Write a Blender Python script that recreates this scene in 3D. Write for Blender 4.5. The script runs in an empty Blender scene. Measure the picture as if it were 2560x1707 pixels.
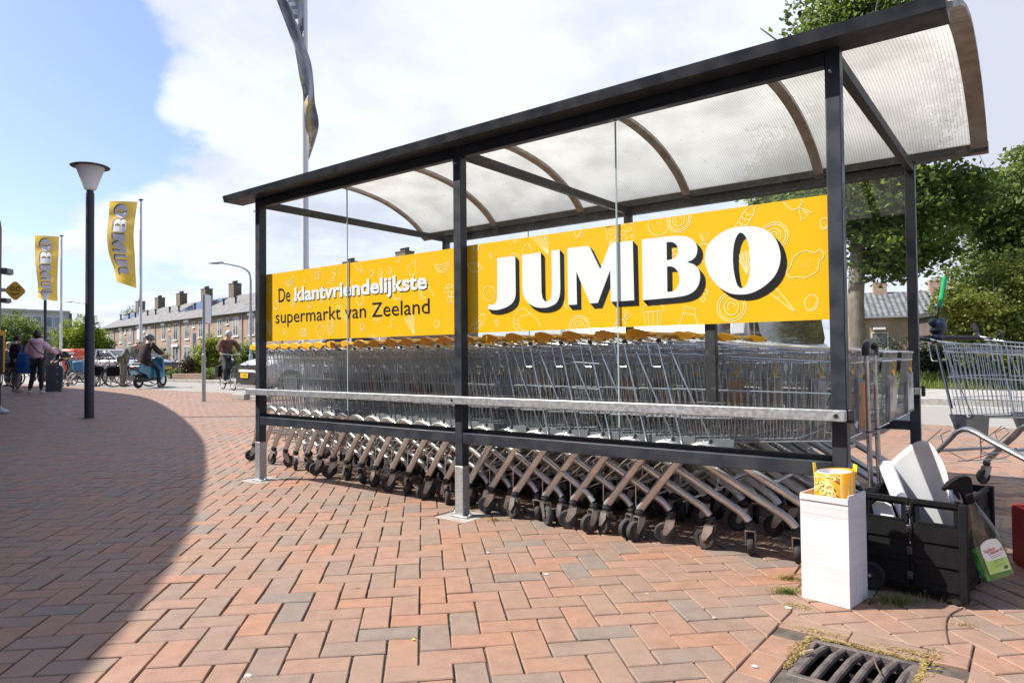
import bpy, bmesh, math, random
import numpy as np
from mathutils import Vector, Matrix, Quaternion
from math import sin, cos, pi, radians, sqrt, atan2, hypot
random.seed(7)
scene = bpy.context.scene
COL = scene.collection

# ------------------------------------------------------------------ camera
F_PX, YAW, PIT, ROL = 1710.19, .6554, .0225, -.01
CAM = Vector((4.6099, -2.9006, .9))
FWD = Vector((-sin(YAW)*cos(PIT), cos(YAW)*cos(PIT), sin(PIT)))
_r0 = Vector((cos(YAW), sin(YAW), 0)); _u0 = _r0.cross(FWD)
RGT = _r0*cos(ROL) + _u0*sin(ROL); UPV = -_r0*sin(ROL) + _u0*cos(ROL)
cam_d = bpy.data.cameras.new("camera"); cam = bpy.data.objects.new("camera", cam_d); COL.objects.link(cam)
cam_d.sensor_width = 36.0; cam_d.lens = 36.0*F_PX/2560.0; cam_d.clip_start = .05; cam_d.clip_end = 3000
cam.matrix_world = Matrix(((RGT.x, UPV.x, -FWD.x, CAM.x), (RGT.y, UPV.y, -FWD.y, CAM.y), (RGT.z, UPV.z, -FWD.z, CAM.z), (0, 0, 0, 1)))
scene.camera = cam
K = 2560/2352
def ray(x, y):
    return FWD + RGT*((x*K-1280)/F_PX) - UPV*((y*K-853.5)/F_PX)
def gnd(x, y, z=0.0):
    d = ray(x, y); return CAM + d*((z-CAM.z)/d.z)
def at(x, y, dist): return CAM + ray(x, y)*dist
def onp(x, y, axis, val):
    d = ray(x, y); return CAM + d*((val-CAM[axis])/d[axis])

# ------------------------------------------------------------------ light and sky
SUN_EL = radians(50); SUN_T = Vector((.793, .609, 0)).normalized()      # horizontal travel of the light
sun_d = bpy.data.lights.new("sun", 'SUN'); sun = bpy.data.objects.new("sun", sun_d); COL.objects.link(sun)
sun_d.energy = 4.9; sun_d.angle = radians(.55); sun_d.color = (1, .955, .88)
sun.rotation_euler = Vector((SUN_T.x*cos(SUN_EL), SUN_T.y*cos(SUN_EL), -sin(SUN_EL))).to_track_quat('-Z', 'Y').to_euler()
sun.location = (-20, -15, 30)
scene.view_settings.view_transform = 'Standard'; scene.view_settings.look = 'None'
scene.view_settings.gamma = 1; scene.view_settings.exposure = .94
scene.render.engine = 'CYCLES'
scene.cycles.max_bounces = 8; scene.cycles.transparent_max_bounces = 24
scene.cycles.diffuse_bounces = 3; scene.cycles.glossy_bounces = 4; scene.cycles.transmission_bounces = 6
scene.cycles.caustics_reflective = False; scene.cycles.caustics_refractive = False
scene.cycles.use_denoising = True; scene.cycles.denoiser = 'OPENIMAGEDENOISE'; scene.cycles.denoising_prefilter = 'NONE'; scene.cycles.denoising_input_passes = 'RGB_ALBEDO_NORMAL'
scene.cycles.sample_clamp_indirect = 4; scene.cycles.blur_glossy = .4

W = bpy.data.worlds.new("World"); scene.world = W; W.use_nodes = True
nt = W.node_tree; nt.nodes.clear()
def N(tree, typ, **kw):
    n = tree.nodes.new(typ)
    for k, v in kw.items(): setattr(n, k, v)
    return n
def L(tree, a, b): tree.links.new(a, b)
def mth(tree, op, a, b=None, c=None, clamp=False):
    n = tree.nodes.new('ShaderNodeMath'); n.operation = op; n.use_clamp = clamp
    for i, v in enumerate((a, b, c)):
        if v is None: continue
        if isinstance(v, (int, float)): n.inputs[i].default_value = v
        else: tree.links.new(v, n.inputs[i])
    return n.outputs[0]
def mapr(tree, v, a, b, c=0.0, d=1.0, smooth=True):
    n = tree.nodes.new('ShaderNodeMapRange'); n.interpolation_type = 'SMOOTHSTEP' if smooth else 'LINEAR'
    tree.links.new(v, n.inputs[0])
    for i, x in enumerate((a, b, c, d)): n.inputs[i+1].default_value = x
    return n.outputs[0]
sky = N(nt, 'ShaderNodeTexSky', sky_type='NISHITA', sun_disc=False, sun_elevation=SUN_EL, sun_rotation=atan2(-SUN_T.x, -SUN_T.y), air_density=1.0, dust_density=1.6, ozone_density=1.0)
tc = N(nt, 'ShaderNodeTexCoord')
sep = N(nt, 'ShaderNodeSeparateXYZ'); L(nt, tc.outputs['Generated'], sep.inputs[0])
zz = mth(nt, 'ADD', mth(nt, 'MAXIMUM', sep.outputs[2], 0.0), .22)
comb = N(nt, 'ShaderNodeCombineXYZ')
L(nt, mth(nt, 'DIVIDE', sep.outputs[0], zz), comb.inputs[0]); L(nt, mth(nt, 'DIVIDE', sep.outputs[1], zz), comb.inputs[1])
no1 = N(nt, 'ShaderNodeTexNoise'); no1.inputs['Scale'].default_value = 1.35; no1.inputs['Detail'].default_value = 8; no1.inputs['Roughness'].default_value = .58
no2 = N(nt, 'ShaderNodeTexNoise'); no2.inputs['Scale'].default_value = 2.3; no2.inputs['Detail'].default_value = 6; no2.inputs['Roughness'].default_value = .55
for n_ in (no1, no2): L(nt, comb.outputs[0], n_.inputs['Vector'])
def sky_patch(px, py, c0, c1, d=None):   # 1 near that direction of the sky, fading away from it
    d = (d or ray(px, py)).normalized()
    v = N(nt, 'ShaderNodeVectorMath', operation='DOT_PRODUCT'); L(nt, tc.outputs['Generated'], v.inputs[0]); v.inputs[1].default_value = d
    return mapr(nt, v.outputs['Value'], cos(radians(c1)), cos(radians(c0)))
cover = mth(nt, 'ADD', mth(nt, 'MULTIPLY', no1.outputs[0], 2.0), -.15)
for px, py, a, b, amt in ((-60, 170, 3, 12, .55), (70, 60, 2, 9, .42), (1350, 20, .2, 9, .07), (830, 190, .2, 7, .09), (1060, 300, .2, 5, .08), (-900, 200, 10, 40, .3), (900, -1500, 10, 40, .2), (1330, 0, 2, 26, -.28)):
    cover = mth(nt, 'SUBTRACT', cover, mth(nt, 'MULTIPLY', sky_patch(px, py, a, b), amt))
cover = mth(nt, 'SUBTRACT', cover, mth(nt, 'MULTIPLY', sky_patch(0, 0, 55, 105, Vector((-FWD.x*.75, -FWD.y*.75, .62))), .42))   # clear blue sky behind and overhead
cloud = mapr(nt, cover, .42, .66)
shade = mapr(nt, no2.outputs[0], .42, .66)
grey = mth(nt, 'MAXIMUM', mth(nt, 'MULTIPLY', sky_patch(2330, 200, 3, 17), .95), mth(nt, 'MULTIPLY', shade, .72))
ccol = N(nt, 'ShaderNodeMix', data_type='RGBA'); L(nt, grey, ccol.inputs[0])
ccol.inputs[6].default_value = (5.15, 5.5, 6.6, 1); ccol.inputs[7].default_value = (3.7, 3.95, 4.6, 1)
skyc = N(nt, 'ShaderNodeMix', data_type='RGBA', blend_type='MULTIPLY'); skyc.inputs[0].default_value = 1
L(nt, sky.outputs[0], skyc.inputs[6]); skyc.inputs[7].default_value = (.98, 1.0, 1.17, 1)
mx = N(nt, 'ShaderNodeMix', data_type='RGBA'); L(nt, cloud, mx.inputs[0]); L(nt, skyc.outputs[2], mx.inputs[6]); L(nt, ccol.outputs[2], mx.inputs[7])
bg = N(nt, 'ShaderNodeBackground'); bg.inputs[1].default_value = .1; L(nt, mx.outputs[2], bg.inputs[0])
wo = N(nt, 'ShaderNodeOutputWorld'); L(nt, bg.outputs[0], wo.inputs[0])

# ------------------------------------------------------------------ mesh helpers
class MB:
    """collects faces of several materials and links them as one mesh object"""
    def __init__(s): s.v = []; s.f = []; s.m = []; s.attr = None
    def add(s, vs, fs, mi=0):
        o = len(s.v); s.v.extend([tuple(v) for v in vs])
        for f in fs: s.f.append(tuple(i+o for i in f)); s.m.append(mi)
    def quad(s, a, b, c, d, mi=0): s.add([a, b, c, d], [(0, 1, 2, 3)], mi)
    def box(s, c, size, mi=0, rot=None):
        hx, hy, hz = size[0]/2, size[1]/2, size[2]/2; c = Vector(c)
        vs = [Vector((x, y, z)) for x in (-hx, hx) for y in (-hy, hy) for z in (-hz, hz)]
        if rot is not None: vs = [rot @ v for v in vs]
        s.add([v+c for v in vs], [(0, 1, 3, 2), (4, 6, 7, 5), (0, 4, 5, 1), (2, 3, 7, 6), (0, 2, 6, 4), (1, 5, 7, 3)], mi)
    def box2(s, lo, hi, mi=0): s.box([(a+b)/2 for a, b in zip(lo, hi)], [abs(b-a) for a, b in zip(lo, hi)], mi)
    def tube(s, pts, r, n=8, mi=0, closed=False, caps=True, aspect=1.0, up=None, e=2.0):
        pts = [Vector(p) for p in pts]; k = len(pts); rs = r if isinstance(r, (list, tuple)) else [r]*k
        T = []
        for i in range(k):
            a = pts[i-1] if (i or closed) else pts[i]; b = pts[(i+1) % k] if (i < k-1 or closed) else pts[i]
            T.append((b-a).normalized() if (b-a).length > 1e-9 else Vector((0, 0, 1)))
        u = Vector(up) if up is not None else (Vector((0, 0, 1)) if abs(T[0].z) < .9 else Vector((1, 0, 0)))
        u = (u-T[0]*u.dot(T[0])).normalized(); vs = []
        for i in range(k):
            u = (u-T[i]*u.dot(T[i]))
            u = u.normalized() if u.length > 1e-6 else T[i].orthogonal().normalized()
            w = T[i].cross(u)
            for j in range(n):
                a = 2*pi*(j+.5)/n; ca, sa = (math.copysign(abs(q)**(2/e), q) for q in (cos(a), sin(a))); vs.append(pts[i]+(u*ca+w*(sa*aspect))*rs[i])
        fs = []
        for i in range(k if closed else k-1):
            for j in range(n):
                a, b = i*n+j, i*n+(j+1) % n; c, d = ((i+1) % k)*n+(j+1) % n, ((i+1) % k)*n+j
                fs.append((a, b, c, d))
        if caps and not closed: fs.append(tuple(reversed(range(n)))); fs.append(tuple((k-1)*n+j for j in range(n)))
        s.add(vs, fs, mi)
    def lathe(s, prof, n=20, mi=0, mat=None, cap=True):
        vs = []; k = len(prof)
        for r, z in prof:
            for j in range(n): a = 2*pi*j/n; vs.append(Vector((r*cos(a), r*sin(a), z)))
        fs = [(i*n+j, i*n+(j+1) % n, (i+1)*n+(j+1) % n, (i+1)*n+j) for i in range(k-1) for j in range(n)]
        if cap: fs += [tuple(reversed(range(n))), tuple((k-1)*n+j for j in range(n))]
        if mat is not None: vs = [mat @ v for v in vs]
        s.add(vs, fs, mi)
    def prism(s, poly, a, b, fn, mi=0, mi_side=None):
        """poly in (u, v); fn(u, v, w) -> point; from w=a to w=b"""
        n = len(poly); vs = [fn(u, v, a) for u, v in poly]+[fn(u, v, b) for u, v in poly]
        s.add(vs, [tuple(reversed(range(n))), tuple(range(n, 2*n))], mi)
        s.add(vs, [(i, (i+1) % n, n+(i+1) % n, n+i) for i in range(n)], mi if mi_side is None else mi_side)
    def sphere(s, c, r, nu=12, nv=8, mi=0, rot=None):
        c = Vector(c); r = Vector(r) if not isinstance(r, (int, float)) else Vector((r, r, r)); vs = []
        for i in range(nv+1):
            t = pi*i/nv
            for j in range(nu):
                p = 2*pi*j/nu; q = Vector((r.x*sin(t)*cos(p), r.y*sin(t)*sin(p), r.z*cos(t)))
                vs.append((rot @ q if rot is not None else q)+c)
        s.add(vs, [(i*nu+j, (i+1)*nu+j, (i+1)*nu+(j+1) % nu, i*nu+(j+1) % nu) for i in range(nv) for j in range(nu)], mi)
    def build(s, name, mats, parent=None, smooth=35, bevel=0.0, loc=None, weld=False):
        me = bpy.data.meshes.new(name); me.from_pydata(s.v, [], s.f)
        mats = mats if isinstance(mats, (list, tuple)) else [mats]
        for m in mats: me.materials.append(m)
        if len(mats) > 1: me.polygons.foreach_set('material_index', s.m)
        me.validate(clean_customdata=False)
        if smooth:
            me.polygons.foreach_set('use_smooth', [True]*len(me.polygons)); me.update()
            me.set_sharp_from_angle(angle=radians(smooth))
        me.update()
        o = bpy.data.objects.new(name, me); COL.objects.link(o)
        if parent is not None: o.parent = parent
        if loc is not None: o.location = loc
        if bevel:
            b = o.modifiers.new('bevel', 'BEVEL'); b.width = bevel; b.segments = 2; b.limit_method = 'ANGLE'; b.angle_limit = radians(40)
        return o
def tag(o, label=None, cat=None, group=None, kind=None):
    if label: o['label'] = label
    if cat: o['category'] = cat
    if group: o['group'] = group
    if kind: o['kind'] = kind
    return o
def thing(name, label, cat, loc=(0, 0, 0), rz=0.0, group=None):
    o = bpy.data.objects.new(name, None); COL.objects.link(o); o.location = loc; o.rotation_euler = (0, 0, rz); o.empty_display_size = .1
    return tag(o, label, cat, group)
def copy_tree(o, parent=None):
    c = o.copy(); COL.objects.link(c)
    if parent is not None: c.parent = parent
    for ch in list(KIDS.get(o.name, [])): copy_tree(ch, c)
    return c
KIDS = {}
def snapshot(o):
    """remember the children of a prototype (and theirs) before copying it"""
    ch = [x for x in COL.objects if x.parent == o]
    KIDS[o.name] = ch
    for x in ch: snapshot(x)
def arc(c, r, a0, a1, n, plane='xz'):
    out = []
    for i in range(n+1):
        a = radians(a0+(a1-a0)*i/n); u, v = r*cos(a), r*sin(a)
        out.append(Vector((c[0]+u, c[1], c[2]+v)) if plane == 'xz' else Vector((c[0]+u, c[1]+v, c[2])) if plane == 'xy' else Vector((c[0], c[1]+u, c[2]+v)))
    return out
def crom(P, closed=False, n=6):
    """smooth a 2-D or 3-D polyline; points given as (.., 'c') tuples are corners"""
    pts = [Vector(p[:-1]) if p[-1] == 'c' else Vector(p) for p in P]; cor = [p[-1] == 'c' for p in P]; k = len(pts); out = []
    for i in range(k if closed else k-1):
        a, b = pts[i], pts[(i+1) % k]
        if cor[i] and cor[(i+1) % k]: out.append(a); continue
        p0 = pts[i-1] if (i > 0 or closed) and not cor[i] else a*2-b if not cor[i] else a-(b-a)*.5
        nx = (i+2) % k
        p3 = pts[nx] if (i+2 < k or closed) and not cor[(i+1) % k] else b+(b-a)*.5
        if cor[i]: p0 = a-(b-a)*.5
        for j in range(n):
            t = j/n; out.append(.5*((2*a)+(b-p0)*t+(2*p0-5*a+4*b-p3)*t*t+(3*a-p0-3*b+p3)*t**3))
    if not closed: out.append(pts[-1])
    return out

# ------------------------------------------------------------------ materials
def pbsdf(name):
    m = bpy.data.materials.new(name); m.use_nodes = True; t = m.node_tree
    return m, t, t.nodes['Principled BSDF']
def mat(name, col, rough=.6, metal=0.0, col2=None, scale=6.0, detail=4, contrast=(.35, .65), bump=0.0, bscale=None, coat=0.0, spec=None, rough2=None, rnd=0.0, coord='Object', stretch=None):
    """principled surface whose colour and roughness wander with noise"""
    m, t, p = pbsdf(name)
    p.inputs['Base Color'].default_value = (*col, 1); p.inputs['Roughness'].default_value = rough; p.inputs['Metallic'].default_value = metal
    if spec is not None: p.inputs['Specular IOR Level'].default_value = spec
    if coat: p.inputs['Coat Weight'].default_value = coat; p.inputs['Coat Roughness'].default_value = .08
    co = N(t, 'ShaderNodeTexCoord').outputs[coord]
    if stretch:
        mp = N(t, 'ShaderNodeMapping'); mp.inputs['Scale'].default_value = stretch; L(t, co, mp.inputs[0]); co = mp.outputs[0]
    cur = None
    if col2 is not None:
        n = N(t, 'ShaderNodeTexNoise'); n.inputs['Scale'].default_value = scale; n.inputs['Detail'].default_value = detail; L(t, co, n.inputs['Vector'])
        f = mapr(t, n.outputs[0], *contrast)
        x = N(t, 'ShaderNodeMix', data_type='RGBA'); L(t, f, x.inputs[0]); x.inputs[6].default_value = (*col, 1); x.inputs[7].default_value = (*col2, 1)
        cur = x.outputs[2]
        if rough2 is not None: L(t, mth(t, 'ADD', mth(t, 'MULTIPLY', f, rough2-rough), rough), p.inputs['Roughness'])
    if rnd:
        oi = N(t, 'ShaderNodeObjectInfo'); h = N(t, 'ShaderNodeHueSaturation')
        L(t, mth(t, 'ADD', mth(t, 'MULTIPLY', oi.outputs['Random'], rnd), 1-rnd/2), h.inputs['Value'])
        if cur is not None: L(t, cur, h.inputs['Color'])
        else: h.inputs['Color'].default_value = (*col, 1)
        cur = h.outputs[0]
    if cur is not None: L(t, cur, p.inputs['Base Color'])
    if bump:
        b = N(t, 'ShaderNodeBump'); b.inputs['Strength'].default_value = bump; b.inputs['Distance'].default_value = .01
        n2 = N(t, 'ShaderNodeTexNoise'); n2.inputs['Scale'].default_value = bscale or scale*4; n2.inputs['Detail'].default_value = 5; L(t, co, n2.inputs['Vector'])
        L(t, n2.outputs[0], b.inputs['Height']); L(t, b.outputs[0], p.inputs['Normal'])
    return m
def schlick(t):
    """mirror share of a thin pane, the same from either side"""
    g = N(t, 'ShaderNodeNewGeometry'); v = N(t, 'ShaderNodeVectorMath', operation='DOT_PRODUCT'); L(t, g.outputs['True Normal'], v.inputs[0]); L(t, g.outputs['Incoming'], v.inputs[1])
    return mth(t, 'ADD', mth(t, 'MULTIPLY', mth(t, 'POWER', mth(t, 'SUBTRACT', 1.0, mth(t, 'ABSOLUTE', v.outputs['Value']), clamp=True), 5.0), .92), .06)
def glassy(name, tint=(.96, .985, .975), refl=1.0, rough=.0, extra=.0, dirt=0.0):
    """a thin pane: mostly clear, mirror-like at a slant"""
    m = bpy.data.materials.new(name); m.use_nodes = True; t = m.node_tree; t.nodes.clear()
    tr = N(t, 'ShaderNodeBsdfTransparent'); tr.inputs[0].default_value = (*tint, 1)
    gl = N(t, 'ShaderNodeBsdfGlossy'); gl.inputs[1].default_value = rough
    mx = N(t, 'ShaderNodeMixShader'); L(t, mth(t, 'ADD', mth(t, 'MULTIPLY', schlick(t), refl), extra, clamp=True), mx.inputs[0]); L(t, tr.outputs[0], mx.inputs[1]); L(t, gl.outputs[0], mx.inputs[2])
    if dirt:      # dust and smears
        g = N(t, 'ShaderNodeTexCoord'); n = N(t, 'ShaderNodeTexNoise'); n.inputs['Scale'].default_value = 3.5; n.inputs['Detail'].default_value = 9; n.inputs['Roughness'].default_value = .7; n.inputs['Distortion'].default_value = 1.2; L(t, g.outputs['Object'], n.inputs['Vector'])
        df = N(t, 'ShaderNodeBsdfDiffuse'); df.inputs[0].default_value = (.7, .7, .68, 1); m2 = N(t, 'ShaderNodeMixShader'); L(t, mapr(t, n.outputs[0], .42, .78, dirt*.15, dirt), m2.inputs[0]); L(t, mx.outputs[0], m2.inputs[1]); L(t, df.outputs[0], m2.inputs[2]); mx = m2
    o = N(t, 'ShaderNodeOutputMaterial'); L(t, mx.outputs[0], o.inputs[0]); return m
def leafmat(name, c1, c2, c3=None, trans=.35, scale=1.2):
    m, t, p = pbsdf(name); p.inputs['Roughness'].default_value = .5; p.inputs['Specular IOR Level'].default_value = .35
    g = N(t, 'ShaderNodeTexCoord'); n = N(t, 'ShaderNodeTexNoise'); n.inputs['Scale'].default_value = scale; n.inputs['Detail'].default_value = 6; L(t, g.outputs['Object'], n.inputs['Vector'])
    a = N(t, 'ShaderNodeAttribute'); a.attribute_name = 'tone'
    f = mth(t, 'ADD', mth(t, 'MULTIPLY', mapr(t, n.outputs[0], .3, .7), .45), mth(t, 'MULTIPLY', a.outputs['Fac'], .6))
    r = N(t, 'ShaderNodeValToRGB'); L(t, f, r.inputs[0]); e = r.color_ramp.elements
    e[0].position = .15; e[0].color = (*c1, 1); e[1].position = .9; e[1].color = (*(c3 or c2), 1); q = e.new(.55); q.color = (*c2, 1)
    L(t, r.outputs[0], p.inputs['Base Color'])
    tl = N(t, 'ShaderNodeBsdfTranslucent'); hs = N(t, 'ShaderNodeHueSaturation'); hs.inputs['Value'].default_value = 1.6; hs.inputs['Hue'].default_value = .485; L(t, r.outputs[0], hs.inputs['Color']); L(t, hs.outputs[0], tl.inputs[0])
    mx = N(t, 'ShaderNodeMixShader'); mx.inputs[0].default_value = trans; L(t, p.outputs[0], mx.inputs[1]); L(t, tl.outputs[0], mx.inputs[2])
    L(t, mx.outputs[0], t.nodes['Material Output'].inputs[0]); return m
M = {}
M['frame'] = mat('dark_frame_paint', (.016, .020, .029), .42, col2=(.025, .029, .038), scale=9, rough2=.6)
M['frame_dirty'] = mat('weathered_frame_paint', (.022, .021, .021), .6, col2=(.085, .075, .066), scale=22, detail=8, contrast=(.5, .75), rough2=.85)
M['bronze'] = mat('grimy_rib_paint', (.44, .41, .38), .6, col2=(.33, .30, .275), scale=11, rough2=.8)
M['galv'] = mat('galvanised_steel', (.44, .455, .465), .45, .8, col2=(.56, .575, .585), scale=60, detail=3, contrast=(.35, .65), rough2=.52)
M['zinc'] = mat('zinc_wire', (.52, .55, .58), .28, .9, col2=(.62, .64, .66), scale=14)
M['tube'] = mat('plated_tube', (.64, .63, .615), .26, .78, col2=(.52, .505, .485), scale=9, detail=6, rough2=.42)
M['plate'] = mat('zinc_plate', (.23, .245, .26), .5, .5, col2=(.30, .315, .33), scale=12)
M['rubber'] = mat('grey_rubber', (.022, .021, .021), .75, col2=(.06, .057, .055), scale=18, rough2=.9)
M['hub'] = mat('wheel_hub', (.055, .042, .035), .6, col2=(.11, .088, .072), scale=20)
M['fork'] = mat('caster_fork', (.55, .52, .49), .38, .8, col2=(.38, .35, .32), scale=16)
M['black'] = mat('black_plastic', (.012, .012, .014), .45, col2=(.022, .022, .025), scale=20)
M['blackmatt'] = mat('black_matt_plastic', (.007, .007, .008), .62, spec=.14, col2=(.010, .010, .011), scale=14, bump=.15, bscale=160)
M['yellow'] = mat('yellow_plastic', (.86, .46, .012), .38, col2=(.74, .36, .01), scale=10)
M['banner'] = mat('banner_yellow', (.93, .52, .0022), .45, spec=.3)
M['doodle'] = mat('banner_line', (.97, .80, .34), .5, spec=.3)
M['white'] = mat('sign_white', (.86, .86, .87), .5, spec=.3)
M['ink'] = mat('sign_black', (.006, .006, .008), .5, spec=.3)
M['glass'] = glassy('shelter_glass', dirt=.02)
M['edge'] = mat('glass_edge', (.38, .50, .47), .15)
M['card'] = mat('white_cardboard', (.63, .61, .62), .75, col2=(.55, .53, .535), scale=3, detail=8, bump=.035, bscale=5, stretch=(1, 1, 9))
M['cardin'] = mat('cardboard_inside', (.52, .40, .27), .85)
M['paper'] = mat('white_paper', (.78, .78, .80), .6, col2=(.74, .74, .76), scale=3)
M['concrete'] = mat('pale_concrete', (.33, .31, .28), .9, col2=(.24, .225, .20), scale=14, bump=.4, bscale=90)
M['iron'] = mat('cast_iron', (.085, .068, .062), .55, .25, col2=(.14, .115, .10), scale=18, bump=.5, bscale=70, rough2=.8)
M['soil'] = mat('dark_soil', (.030, .024, .018), .95, col2=(.012, .010, .008), scale=30)
# ------------------------------------------------------------------ paving of clay bricks in herringbone
def brickmat(name='clay_paver'):
    m, t, p = pbsdf(name)
    a = N(t, 'ShaderNodeAttribute'); a.attribute_name = 'tone'; g = N(t, 'ShaderNodeTexCoord')
    r = N(t, 'ShaderNodeValToRGB'); L(t, a.outputs['Fac'], r.inputs[0]); e = r.color_ramp.elements
    cols = [(0, (.205, .165, .138)), (.10, (.21, .163, .134)), (.16, (.235, .165, .125)), (.34, (.27, .168, .118)), (.55, (.31, .168, .108)), (.75, (.27, .172, .128)), (.9, (.335, .168, .102)), (1, (.29, .19, .147))]
    e[0].position = 0; e[0].color = (*cols[0][1], 1); e[1].position = 1; e[1].color = (*cols[-1][1], 1)
    for q, c in cols[1:-1]: x = e.new(q); x.color = (*c, 1)
    n = N(t, 'ShaderNodeTexNoise'); n.inputs['Scale'].default_value = 190; n.inputs['Detail'].default_value = 4; n.inputs['Roughness'].default_value = .7; L(t, g.outputs['Object'], n.inputs['Vector'])
    n2 = N(t, 'ShaderNodeTexNoise'); n2.inputs['Scale'].default_value = 1.6; n2.inputs['Detail'].default_value = 6; L(t, g.outputs['Object'], n2.inputs['Vector'])
    n3 = N(t, 'ShaderNodeTexNoise'); n3.inputs['Scale'].default_value = 17; n3.inputs['Detail'].default_value = 5; L(t, g.outputs['Object'], n3.inputs['Vector'])
    mul = mth(t, 'MULTIPLY', mapr(t, n.outputs[0], .3, .75, .70, 1.04, False), mapr(t, n3.outputs[0], .3, .7, .86, 1.12, False))
    x1 = N(t, 'ShaderNodeMix', data_type='RGBA', blend_type='MULTIPLY'); x1.inputs[0].default_value = 1; L(t, r.outputs[0], x1.inputs[6])
    cc = N(t, 'ShaderNodeCombineXYZ')
    for i in range(3): L(t, mul, cc.inputs[i])
    L(t, cc.outputs[0], x1.inputs[7])
    x2 = N(t, 'ShaderNodeMix', data_type='RGBA'); L(t, mapr(t, n2.outputs[0], .45, .75, 0, .6), x2.inputs[0]); L(t, x1.outputs[2], x2.inputs[6]); x2.inputs[7].default_value = (.225, .165, .125, 1)
    # pale spots: chewing gum and lime
    v = N(t, 'ShaderNodeTexVoronoi'); v.inputs['Scale'].default_value = 3.2; L(t, g.outputs['Object'], v.inputs['Vector'])
    sp = mth(t, 'LESS_THAN', v.outputs['Distance'], .045)
    keep = mth(t, 'GREATER_THAN', N(t, 'ShaderNodeSeparateColor').outputs[0], .72)
    sc = t.nodes[-2] if False else None
    sepc = [q for q in t.nodes if q.bl_idname == 'ShaderNodeSeparateColor'][0]; L(t, v.outputs['Color'], sepc.inputs[0])
    x3 = N(t, 'ShaderNodeMix', data_type='RGBA'); L(t, mth(t, 'MULTIPLY', mth(t, 'MULTIPLY', sp, keep), .6), x3.inputs[0]); L(t, x2.outputs[2], x3.inputs[6]); x3.inputs[7].default_value = (.5, .46, .42, 1)
    L(t, x3.outputs[2], p.inputs['Base Color']); p.inputs['Roughness'].default_value = .68; p.inputs['Specular IOR Level'].default_value = .5
    b = N(t, 'ShaderNodeBump'); b.inputs['Strength'].default_value = .35; b.inputs['Distance'].default_value = .004
    L(t, mth(t, 'ADD', n.outputs[0], mth(t, 'MULTIPLY', n3.outputs[0], 1.2)), b.inputs['Height']); L(t, b.outputs[0], p.inputs['Normal']); return m
M['brick'] = brickmat()
M['joint'] = mat('sandy_joint', (.10, .082, .065), .95, col2=(.06, .05, .038), scale=25, detail=6, bump=.5, bscale=200)
# clip a convex polygon by the half plane n.p <= c
def clip(poly, n, c):
    out = []
    for i in range(len(poly)):
        a, b = poly[i], poly[(i+1) % len(poly)]; da, db = n[0]*a[0]+n[1]*a[1]-c, n[0]*b[0]+n[1]*b[1]-c
        if da <= 0: out.append(a)
        if (da < 0 < db) or (db < 0 < da): t = da/(da-db); out.append((a[0]+(b[0]-a[0])*t, a[1]+(b[1]-a[1])*t))
    return out
def parea(p): return .5*abs(sum(p[i][0]*p[(i+1) % len(p)][1]-p[(i+1) % len(p)][0]*p[i][1] for i in range(len(p))))
HOLES = []            # (x0, x1, y0, y1) free of herringbone
def minus_rects(poly):
    parts = [poly]
    for x0, x1, y0, y1 in HOLES:
        new = []
        for p in parts:
            xs = [q[0] for q in p]; ys = [q[1] for q in p]
            if max(xs) <= x0 or min(xs) >= x1 or max(ys) <= y0 or min(ys) >= y1: new.append(p); continue
            rest = p
            for n, c in (((1, 0), x0), ((-1, 0), -x1), ((0, 1), y0), ((0, -1), -y1)):
                o = clip(rest, n, c)
                if len(o) > 2 and parea(o) > 2e-4: new.append(o)
                rest = clip(rest, (-n[0], -n[1]), -c)
                if len(rest) < 3: break
        parts = new
    return parts
BV, BF, BT = [], [], []
def put_brick(poly, tone, z0=0.0, gap=.0027, tilt=.0008):
    cx = sum(p[0] for p in poly)/len(poly); cy = sum(p[1] for p in poly)/len(poly)
    n = len(poly); o = len(BV)
    ar = sum(poly[i][0]*poly[(i+1) % n][1]-poly[(i+1) % n][0]*poly[i][1] for i in range(n))
    if ar < 0: poly = poly[::-1]
    def inset(d):
        res = []
        for i in range(n):
            a, b, c = poly[i-1], poly[i], poly[(i+1) % n]
            e1 = (b[0]-a[0], b[1]-a[1]); e2 = (c[0]-b[0], c[1]-b[1]); l1 = hypot(*e1) or 1; l2 = hypot(*e2) or 1
            n1 = (-e1[1]/l1, e1[0]/l1); n2 = (-e2[1]/l2, e2[0]/l2); k = 1+n1[0]*n2[0]+n1[1]*n2[1]
            k = max(k, .3); res.append((b[0]+d*(n1[0]+n2[0])/k, b[1]+d*(n1[1]+n2[1])/k))
        return res
    tx, ty = random.gauss(0, tilt)*7, random.gauss(0, tilt)*7; dz = max(-.002, min(.002, random.gauss(0, .0009)))+z0
    A, B = inset(gap), inset(gap+.003)
    zt = lambda p: dz+tx*(p[0]-cx)+ty*(p[1]-cy)
    BV.extend([(p[0], p[1], -.02) for p in A]); BV.extend([(p[0], p[1], zt(p)-.0032) for p in A]); BV.extend([(p[0], p[1], zt(p)) for p in B])
    for k in range(2):
        for i in range(n): j = (i+1) % n; BF.append((o+k*n+i, o+k*n+j, o+(k+1)*n+j, o+(k+1)*n+i)); BT.append(tone)
    BF.append(tuple(o+2*n+i for i in range(n))); BT.append(tone)
DR = (4.02, 4.32, -.875, -.572)         # the drain grate
HOLES += [(DR[0]-.115, DR[1]+.115, DR[2]-.25, DR[3]+.115)]
for px_, py_ in ((-.03, .02), (1.99, .02), (3.985, .02)): HOLES.append((px_-.13, px_+.12, py_-.10, py_+.14))
ROAD0, ROAD1 = 7.1, 11.0
random.seed(3)
BW = .1; A45 = pi/4; e1 = (cos(A45), sin(A45)); e2 = (-sin(A45), cos(A45))
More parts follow.
